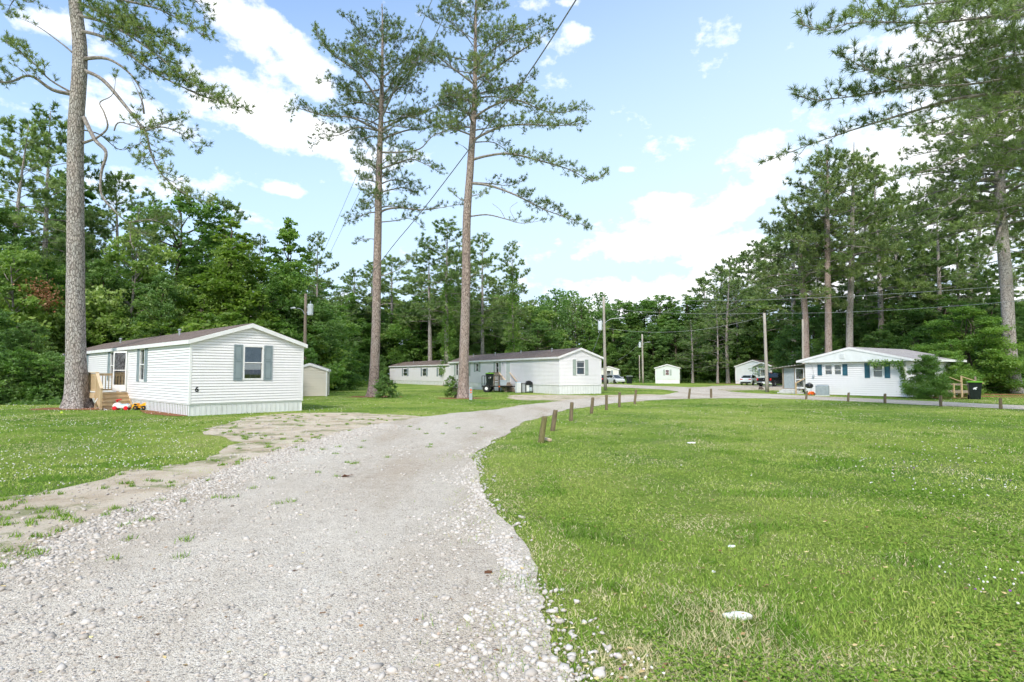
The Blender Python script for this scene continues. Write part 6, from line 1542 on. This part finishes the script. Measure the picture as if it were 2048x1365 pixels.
# left wood, trees one can point at
at(PN[0], 78, 225, 50, 'pine_tree', 'tall thin-crowned pine rising behind the left edge of the wood, left of the big trunk')
at(PN[1], 22, 245, 44, 'pine_tree', 'pine cut by the left picture edge, its crown above the dark bushes')
at(PN[3], 225, 345, 54, 'pine_tree', 'dense pine whose rounded crown shows just right of the big trunk')
at(PN[2], 300, 400, 62, 'pine_tree', 'darker pine behind the twisted low branch of the big pine')
at(LF[0], 350, 385, 52, 'leafy_tree', 'broad bright green leafy tree, tallest of the leafy ones right of the big trunk', wide=1.25)
at(PN[1], 440, 402, 66, 'pine_tree', 'pine crown standing highest behind the pale green vine-hung tree')
at(LF[4], 452, 440, 49, 'leafy_tree', 'pale yellow-green tree hung with vines, above the roof of the white home', wide=1.6)
at(LF[2], 572, 437, 56, 'leafy_tree', 'narrow pointed leafy tree, right end of the high left wood', wide=1.15)
at(PN[2], 632, 468, 74, 'pine_tree', 'open-crowned pine right of the pointed leafy tree')
at(PN[4], 512, 470, 64, 'pine_tree', 'small pine crown between the vine-hung tree and the pointed leafy tree')
at(LF[3], 262, 465, 47, 'leafy_tree', 'light green loose tree just right of the big trunk, above the long roof')
at(LF[1], 200, 520, 46, 'leafy_tree', 'dark leafy tree close behind the big trunk')
at(LF[5], 410, 480, 55, 'leafy_tree', 'dark broad tree behind the vine-hung tree')
at(LF[1], 320, 545, 45, 'leafy_tree', 'dark green tree low behind the long roof, below the twisted branch')
at(LF[0], 520, 545, 50, 'leafy_tree', 'mid-green tree behind the gable peak of the white home')
at(LF[4], 400, 590, 45, 'leafy_tree', 'low yellow-green tree behind the roof ridge of the white home', wide=1.4)
at(LF[2], 130, 330, 56, 'leafy_tree', 'slender leafy tree showing left of the big trunk', wide=1.1)
at(LF[3], 15, 490, 40, 'leafy_tree', 'light green tree at the left picture edge, below the pine')
at(LF[0], 85, 520, 44, 'leafy_tree', 'mid-green tree in the dark corner left of the big trunk')
at(LF[1], -50, 400, 42, 'leafy_tree', 'leafy tree cut by the left picture edge')
at(LF[5], 620, 590, 56, 'leafy_tree', 'layered leafy tree around the brown utility pole', wide=1.3)
at(LF[5], -40, 600, 36, 'leafy_tree', 'dark low tree at the left picture edge above the lawn', wide=1.2)
at(LF[1], 60, 640, 37, 'leafy_tree', 'dark low tree left of the far end of the white home')
o = at(SH[2], 85, 570, 42, 'shrub', 'tree with dry orange leaves left of the big trunk', 'tree', wide=.8)
# orange foliage of its own
dg_ = np.random.default_rng(5); cpt = np.array(PT(78, 582, 40.0)); cpt2 = np.array(PT(50,575,39.5))
Cc = np.concatenate([cpt+dg_.normal(0,1,(420,3))*np.array([.5,.5,.42]), np.array(PT(92,605,40))+dg_.normal(0,1,(220,3))*np.array([.5,.5,.3])])
q_ = o.children[0]
lo = leaf_mesh('dry_leaves', Cc, .09, M['leaf_dead'], None, dg_, dg_.uniform(0,1,len(Cc)))
bpy.context.view_layer.update()
lo.parent = o; lo.matrix_parent_inverse = o.matrix_world.inverted()
# bushes below the left wood
gb_ = 'bushes along the foot of the left wood'
for i, (px, pt, Y, k, w_, lab) in enumerate([(-10,690,33,1,1.4,'dark bush at the left picture edge where the lawn ends'),(45,700,33.5,0,1.2,'second dark bush from the left picture edge, beside the lawn'),(98,705,34.5,1,1.1,'dark bush touching the far end of the white home'),
    (215,640,46,0,1.3,'bush showing over the long roof, close right of the big trunk'),(275,650,46,1,1.3,'bush over the middle of the long roof'),(340,640,44,2,1.3,'yellow-green bush over the roof, below the dark tree'),(455,628,42,2,1.3,'yellow-green bush over the roof peak, left side'),(545,640,50,0,1.3,'bush over the right slope of the roof'),
    (592,660,56,2,1.3,'bush behind the brown utility pole'),(645,680,60,0,1.4,'bush above the tan shed'),(668,700,74,2,1.5,'light bush right of the tan shed')]):
    at(SH[k], px, pt, Y, 'shrub', lab, 'bush', gb_, w_)
# middle wood
mid = [(PN[4],680,575,100,'short pine left of the straight pine, above the leaning pole',1.2),(PN[1],706,540,112,'pine crown just left of the straight pine trunk',1.1),(PN[3],785,515,114,'wide pine crown right of the straight pine trunk',1.2),
 (PN[0],893,440,84,'pine with an ivy-wrapped trunk, left of the leaning pine',1.25),(PN[2],965,470,96,'dense pine behind the leaning pine',1.25),(PN[2],1026,486,86,'narrow pine with layered crown right of the leaning pine',.95),
 (PN[0],840,545,112,'pine between the two tall foreground pines, farther back',1.2),(PN[2],740,525,118,'pine directly behind the straight pine trunk',1.4),(PN[0],860,500,100,'tall back pine left of the ivy-wrapped pine',1.4),(PN[3],930,500,104,'wide pine crown behind the leaning trunk',1.4),(PN[1],1152,606,118,'small round-crowned pine between the middle home and the tall grey pole',1.2),(PN[4],1105,640,112,'low pine behind the ridge of the middle home',1.3)]
for k, px, pt, Y, lab, w_ in mid: at(k, px, pt, Y, 'pine_tree', lab, wide=w_)
for k, px, pt, Y, lab, w_ in [(LF[1],735,615,114,'dark tree directly behind the straight pine trunk',1.2),(LF[5],805,608,116,'dark tree over the roof of the low far home, left part',1.3),(LF[1],862,620,110,'dark tree over the roof of the low far home, right part',1.2),
    (LF[0],665,640,84,'tree behind the leaning pole',1.2),(LF[5],930,620,104,'dark tree behind the leaning pine trunk',1.3),(LF[1],1075,640,104,'dark tree over the middle home roof',1.4),(LF[0],1120,660,108,'mid-green tree over the right end of the middle home roof',1.3),(LF[2],1180,650,112,'tree just left of the tall grey pole',1.4),(LF[1],990,610,106,'dark tree behind the narrow layered pine',1.2)]:
    at(k, px, pt, Y, 'leafy_tree', lab, wide=w_)
for k, px, pt, Y, lab, w_ in [(LF[0],640,560,88,'leafy tree right of the brown utility pole',1.5),(LF[2],700,585,108,'leafy tree left of the straight pine, above the leaning pole',1.5),(LF[3],782,590,120,'pale leafy tree right of the straight pine trunk',1.6),(LF[0],840,590,108,'leafy tree midway between the two tall foreground pines',1.6),(LF[5],905,575,110,'leafy tree behind the ivy-wrapped pine',1.5),(LF[0],985,590,112,'leafy tree right of the leaning pine trunk',1.5),(LF[3],1060,610,112,'pale leafy tree over the middle of the middle home roof',1.5)]:
    at(k, px, pt, Y, 'leafy_tree', lab, wide=w_)
gb2 = 'bushes along the foot of the middle wood'
for i, (px, pt, Y, k, w_, lab) in enumerate([(655,722,95,0,1.5,'bush at the wood edge left of the leaning pole'),(690,715,96,1,1.5,'bush behind the leaning poles'),(718,708,100,0,1.2,'bush behind the small utility box'),(748,706,106,1,1.1,'bush left of the low far home'),(640,705,78,1,1.6,'dark bush at the wood edge above the shed')]):
    at(SH[k], px, pt, Y, 'shrub', lab, 'bush', gb2, w_)
gb3 = 'bushes along the foot of the far right wood'
for i, (px, pt, Y, k, w_, lab) in enumerate([(1238,722,122,0,1.9,'bush right of the cream home'),(1265,716,123,1,1.9,'bush behind the far dark bin'),(1296,712,116,1,1.9,'bush touching the left side of the small pale far home'),(1385,716,114,1,1.9,'bush touching the right side of the small pale far home'),
    (1408,706,114,0,1.9,'bush between the small pale far home and the pine trunks'),(1432,712,113,1,1.9,'bush behind the leaning far pine trunk'),(1466,708,112,1,1.9,'bush right of the long straight trunk'),(1360,700,118,0,1.9,'bush behind the small pale far home'),(1330,706,124,1,1.9,'dark bush behind the left side of the small pale far home'),(1590,700,96,1,1.9,'bush behind the screened porch roof')]):
    at(SH[k], px, pt, Y, 'shrub', lab, 'bush', gb3, w_)
# ivy
x_ = PT(893,748,84).x
gen_vine(1, [(x_,83.9,1.6),(x_+.1,83.9,6),(x_+.2,83.9,11),(x_+.1,83.9,15)], .85, 5200, 'leaf', .13, label='ivy wrapped round the pine trunk in front of the low far home')
x_ = PT(1026,748,86).x
gen_vine(2, [(x_,86,0.5),(x_-.1,86,6),(x_,86,12),(x_+.1,86,17)], .8, 6000, 'leaf', .13, label='ivy sleeve on the narrow pine behind the middle home')
x_ = PT(452,748,48).x
gen_vine(3, [(x_-.5,47.5,1),(x_-.2,47.5,5),(x_+.2,47.5,9),(x_+.2,48,12)], 1.2, 7000, 'leaf_yellow', .10, label='yellow-green vine cascading down the pale tree behind the white home')
# right-middle wood
rm = [(LF[0],1238,600,122),(LF[2],1262,604,126),(LF[1],1290,598,124),(LF[0],1322,590,120),(LF[2],1345,592,118),(LF[0],1375,590,120),(LF[1],1352,640,112),(LF[5],1408,600,122),(LF[3],1228,640,118),(LF[5],1305,650,116),(LF[1],1265,660,114),(LF[1],1400,660,112),(LF[0],1215,665,116),(LF[0],1425,625,116),
   (LF[5],1480,610,112),(LF[0],1530,600,108),(LF[1],1565,630,104),(LF[1],1500,660,106),(LF[0],1580,660,100)]
for i, (k, px, pt, Y) in enumerate(rm):
    lab = ['leafy tree at the left end of the far treeline, right of the tall grey pole','pointed leafy tree behind the far lamp pole','dark leafy tree right of the far lamp pole','tall bright leafy tree above and left of the small pale far home','pointed bright tree above the small pale far home','bright leafy tree above the right side of the small pale far home','dark tree directly behind the small pale far home','dark tree left of the straight far pine trunk','pale low tree above the cream home','low dark tree left of the small pale far home','low dark tree behind the thin far pole','dark tree right of the small pale far home','low tree between the cream home and the far lamp pole','tree left of the far pine trunk cluster',
     'dark tree right of the far pine trunk cluster','leafy tree behind the pole by the pickup','dark tree behind the double-gable home','low dark tree above the white sedan','low tree above the black pickup'][i]
    at(k, px, pt, Y, 'leafy_tree', lab, wide=1.35)
for k, px, pt, Y, lab, w_ in [(PN[3],1456,520,103,'tall far pine with a long straight trunk, right of the small pale far home',1.0),(PN[1],1476,560,108,'far pine close behind the long straight trunk',1.1),(PN[4],1435,600,100,'shorter far pine with a leaning trunk beside the long straight one',1.2),
    (PN[0],1415,562,118,'far pine crown left of the long straight trunk',1.1),(PN[4],1385,640,104,'low wide far pine drooping right of the small pale far home',1.7)]:
    at(k, px, pt, Y, 'pine_tree', lab, wide=w_)
# three tall pines behind the right house
hero('pine_tree', 'curved pine trunk behind the screened porch, leftmost of the three behind the right house', Vector((PT(1612,748,68).x, 68, 0)), [(1612,690,0),(1611,640,0),(1606,580,0),(1602,540,0),(1598,480,0),(1592,415,0)], [.42,.36,.33,.33,.3,.18,.04], 'bark_red', 61, [], auto=[(10.5,20.5,32,6.6,O(f0=.15, sec=2.5, sp=.34, tsp=.22, sides=4, twigs=False))], size=.44, m=16, w=.018)
hero('pine_tree', 'straight tall pine behind the left part of the right house, middle one of three', Vector((PT(1657,748,66).x, 66, 0)), [(1657,690,0),(1656,600,0),(1655,500,0),(1654,420,0),(1655,360,0),(1654,292,0)], [.42,.37,.34,.3,.26,.18,.04], 'bark_red', 62, [], auto=[(14,27,36,5.6,O(f0=.15, sec=2.4, sp=.34, tsp=.22, sides=4, twigs=False))], size=.44, m=16, w=.018)
hero('pine_tree', 'pine with darker trunk behind the gable peak of the right house, rightmost of three', Vector((PT(1699,748,68).x, 68, 0)), [(1699,690,0),(1700,620,0),(1703,540,0),(1704,460,0),(1706,380,0),(1708,285,0)], [.44,.38,.35,.31,.26,.18,.04], 'bark', 63, [], auto=[(13,27.5,40,6.6,O(f0=.15, sec=2.5, sp=.34, tsp=.22, sides=4, twigs=False))], size=.44, m=16, w=.018)
for k, px, pt, Y, lab, w_ in [(PN[2],1765,335,76,'pine crown filling the sky right of the three pines',1.3),(PN[0],1862,500,80,'thinner pine behind the middle of the right wood',1.1),(PN[1],1800,430,88,'far pine crown behind the right house roof',1.3),(PN[2],1565,500,112,'dense pine left of the curved trunk',1.4),(PN[3],1530,478,114,'wide pine crown above the pole by the pickup',1.3),(PN[3],1493,505,116,'wide pine crown left of the pole by the pickup',1.2),
    (PN[1],1925,470,76,'pine right of the thinner pine, behind the huge trunk',1.2),(PN[0],2075,300,62,'pine cut by the right picture edge',1.3),(PN[2],1740,520,84,'pine behind the peak of the right house',1.4),(PN[2],1985,560,70,'low pine directly behind the huge trunk',1.4),(PN[2],1590,430,92,'pine filling the gap behind the curved trunk',1.7),(PN[3],1720,400,90,'far pine between the two tall trunks and the sky',1.8),(PN[2],1640,500,94,'far pine low behind the straight tall trunk',1.8),(PN[3],1950,400,84,'far wide pine left of the huge trunk top',1.9),(PN[2],1845,420,92,'far pine above the roof right end',1.8),(PN[3],1445,540,122,'far wide pine behind the long straight trunk',1.6),(PN[2],1885,380,74,'broad pine crown left of the huge trunk',1.3)]:
    at(k, px, pt, Y, 'pine_tree', lab, wide=w_)
for k, px, pt, Y, lab, w_ in [(LF[1],1630,610,80,'dark tree between the curved and the straight trunk',1.3),(LF[5],1685,600,82,'dark tree between the straight trunk and the gable peak',1.3),(LF[1],1735,600,80,'dark tree right of the darker trunk',1.4),(LF[0],1790,610,76,'mid-green tree over the right house roof',1.4),(LF[1],1840,600,72,'dark tree over the right end of the roof',1.4),(LF[5],1895,590,70,'dark tree left of the layered light-green tree',1.4),
    (LF[1],1590,650,84,'low dark tree behind the screened porch',1.3),(LF[1],1760,660,68,'low dark tree above the roof right of the gable peak',1.5),(LF[0],1830,665,62,'low tree above the roof right end',1.4),(LF[5],1990,590,64,'dark tree behind the huge trunk',1.4),(LF[1],2070,620,58,'dark tree at the right picture edge',1.3),(LF[0],1655,665,72,'low tree above the left end of the right house roof',1.4)]:
    at(k, px, pt, Y, 'leafy_tree', lab, wide=w_)
# layered light-green tree and bush at the right house
lay = gen_leafy(401, 6.2, .06, 3.2, 52, 46000, .075, 'leaf', name='leafy_tree', shape='dome', lobe_r=(.6,1.25), flatz=.22, trunk_r=.07, stems=4, flat=1.2)
place(lay, (PT(1945,748,50).x, 50.5, 0), 7.8, 6.2, .4, 'leafy_tree', 'layered bright green tree between the black bin and the huge trunk', wide=1.0)
bu = gen_leafy(402, 3.2, .04, 1.85, 46, 42000, .055, 'leaf', name='shrub', shape='dome', lobe_r=(.5,.9), flatz=.3, trunk_r=.04, stems=4, flat=1.1)
place(bu, (PT(1856,800,39.3).x, 39.3, 0), 3.1, 3.2, 1.1, 'shrub', 'large fresh green bush overgrowing the right corner of the teal-shuttered house', 'bush', wide=.68)
b2_ = copy_tree(bu); b2_.location = (PT(1905,748,45).x, 46, 0); b2_.scale = (1.2,1.2,1.15); b2_['label'] = 'bush behind the low wooden deck, right of the teal-shuttered house'
b3_ = copy_tree(bu); b3_.location = (PT(1985,748,52).x, 54, 0); b3_.scale = (1.5,1.5,1.2); b3_['label'] = 'dark bush immediately left of the huge trunk'
# vine along the eave of that house
vp = [H8.o+H8.X*u+H8.Y*(-.45)+Vector((0,0,z)) for (u,z) in ((5.2,2.5),(5.9,2.45),(6.7,2.42),(7.6,2.4))]
gen_vine(4, vp, .14, 420, 'leaf', .075, label='vine hanging along the eave over the right window of the teal-shuttered house')
vp = [H8.o+H8.X*u+H8.Y*(-.12)+Vector((0,0,z)) for (u,z) in ((7.2,2.45),(7.35,1.9),(7.5,1.3),(7.55,.7))]
gen_vine(5, vp, .16, 380, 'leaf', .075, label='vine climbing the right corner of the teal-shuttered house')
# bushes at the feet of the two central pines
place(gen_leafy(403, 1.6, .04, .72, 16, 5200, .055, 'leaf_dark', name='shrub', shape='dome', lobe_r=(.3,.5), trunk_r=.02, stems=3), (PT(770,790,G(770,796).y).x, G(770,796).y, 0), 1.55, 1.6, 0, 'shrub', 'dark leafy bush growing against the right side of the straight pine trunk', 'bush')
place(gen_leafy(404, 1.7, .04, .75, 16, 2600, .055, 'leaf', name='shrub', shape='dome', lobe_r=(.25,.42), trunk_r=.02, stems=5), (PT(905,790,G(905,797).y).x, G(905,797).y+.3, 0), 1.6, 1.7, 0, 'shrub', 'loose green bush at the left side of the leaning pine trunk', 'bush')
fl_ = np.array([[PT(912,755,41.2).x+a, 41.2+b, 1.0+c] for a,b,c in np.random.default_rng(8).normal(0,1,(90,3))*np.array([.28,.2,.3])])
o = leaf_mesh('flowering_bush', np.concatenate([fl_, fl_*1.0+np.random.default_rng(9).normal(0,.12,fl_.shape)]), .045, M['trim'], None, np.random.default_rng(3), np.zeros(180)+.5)
gst = MB()
for k in range(12): p = fl_[k*7]; gst.tube([(fl_[:,0].mean(), 41.2, 0), tuple((p+np.array([fl_[:,0].mean(),41.2,.4]))/2), tuple(p)], .012, 4)
so2 = gst.build('stem', M['trunk_grey'], o); tag(o, 'white-flowering twigs behind the leaning pine trunk', 'bush')
# orange pine straw by the right bin and trunk
blob('pine_straw', (G(1965,794).x, G(1965,794).y+.6), 3.6, 1.3, .016, M['straw'], 12, -.5)
blob('pine_straw', (G(2035,790).x-.3, G(2035,790).y-.6), 4.2, 1.6, .02, M['straw'], 13, -.5)
blob('pine_straw', (G(1905,797).x, G(1905,797).y+.3), 1.6, .8, .024, M['straw'], 14, -.5)
u6 = H6.Y; blob('pine_straw', tuple((H6.o+u6*2.6-H6.X*.25)[:2]), .42, 2.6, .02, M['straw'], 15, H6.ang)
blob('pine_straw', (PT(890,772,82).x, 80.5), 2.2, 1.2, .016, M['straw'], 16)
blob('pine_straw', (G(1450,767.6).x, G(1450,768).y), 3.6, 1.6, .016, M['straw'], 17)
# ------------------------------------------------------------------ the wood behind, read as one mass
rr = np.random.default_rng(77); Cs = []; Ts = []; tr = MB()
def mass(pxs, Y, top, n, leaves, dy=14, seedt=0):
    for i in range(n):
        px = rr.uniform(*pxs); y = Y+rr.uniform(0,dy); x = PT(px,748,y).x; H = PT(px, top+rr.normal(0,14), y).z*rr.uniform(.8,1.0)
        tr.tube([(x,y,0),(x+rr.normal(0,.3),y,H*.9)], [.22,.05], 5)
        k = leaves; f = rr.uniform(0.0,1,k)**.8; r_ = (2.6*np.sin(np.pi*(.15+.75*f))+.6)*np.sqrt(rr.uniform(0,1,k)); a = rr.uniform(0,6.28,k)
        lob = 1+.35*np.sin(a*3+f*9+i)+.25*np.sin(f*23+a)
        Cs.append(np.stack([x+r_*lob*np.cos(a), y+r_*lob*np.sin(a), .3+H*f*.97],1)); Ts.append(np.full(k, rr.uniform(.05,.6)))
mass((-260,130), 46, 520, 22, 1500); mass((100,330), 58, 560, 18, 1500); mass((320,640), 66, 580, 26, 1500)
mass((600,1230), 112, 590, 64, 1500, 22); mass((1200,1620), 132, 640, 36, 1400, 22); mass((1580,2300), 88, 600, 44, 1500, 20)
mass((-260,640), 74, 480, 20, 900, 12)
fo = leaf_mesh('forest', np.concatenate(Cs), .30, M['leaf_dark'], None, rr, np.concatenate(Ts), flat=.5)
tag(fo, 'dense dark wood behind the nearer trees', 'forest', kind='stuff')
o = tr.build('forest_trunks', M['trunk_dark']); tag(o, 'dim trunks inside the dense wood behind', 'tree trunks', kind='stuff')
# leaf litter and undergrowth carpet at the wood edge
P = []
for (px0,px1,ya,yb,n_) in ((-300,125,31.5,40,9000),(600,780,88,100,5000),(1190,1620,105,118,6000),(1890,2100,50,60,5000),(660,1200,100,112,4000)):
    px = rr.uniform(px0,px1,n_); y = rr.uniform(ya,yb,n_); P.append(np.stack([(px-1024)/F*y, y, rr.gamma(2,.16,n_)*np.clip((y-ya)/2,.2,1.2)],1))
o = leaf_mesh('undergrowth', np.concatenate(P), .13, M['leaf_dark'], None, rr, rr.uniform(0,.7,sum(len(p) for p in P))); tag(o, 'low tangled undergrowth along the edge of the wood', 'undergrowth', kind='stuff')
for _o in bpy.data.objects:
    for _k in ('used',):
        if _k in _o: del _o[_k]
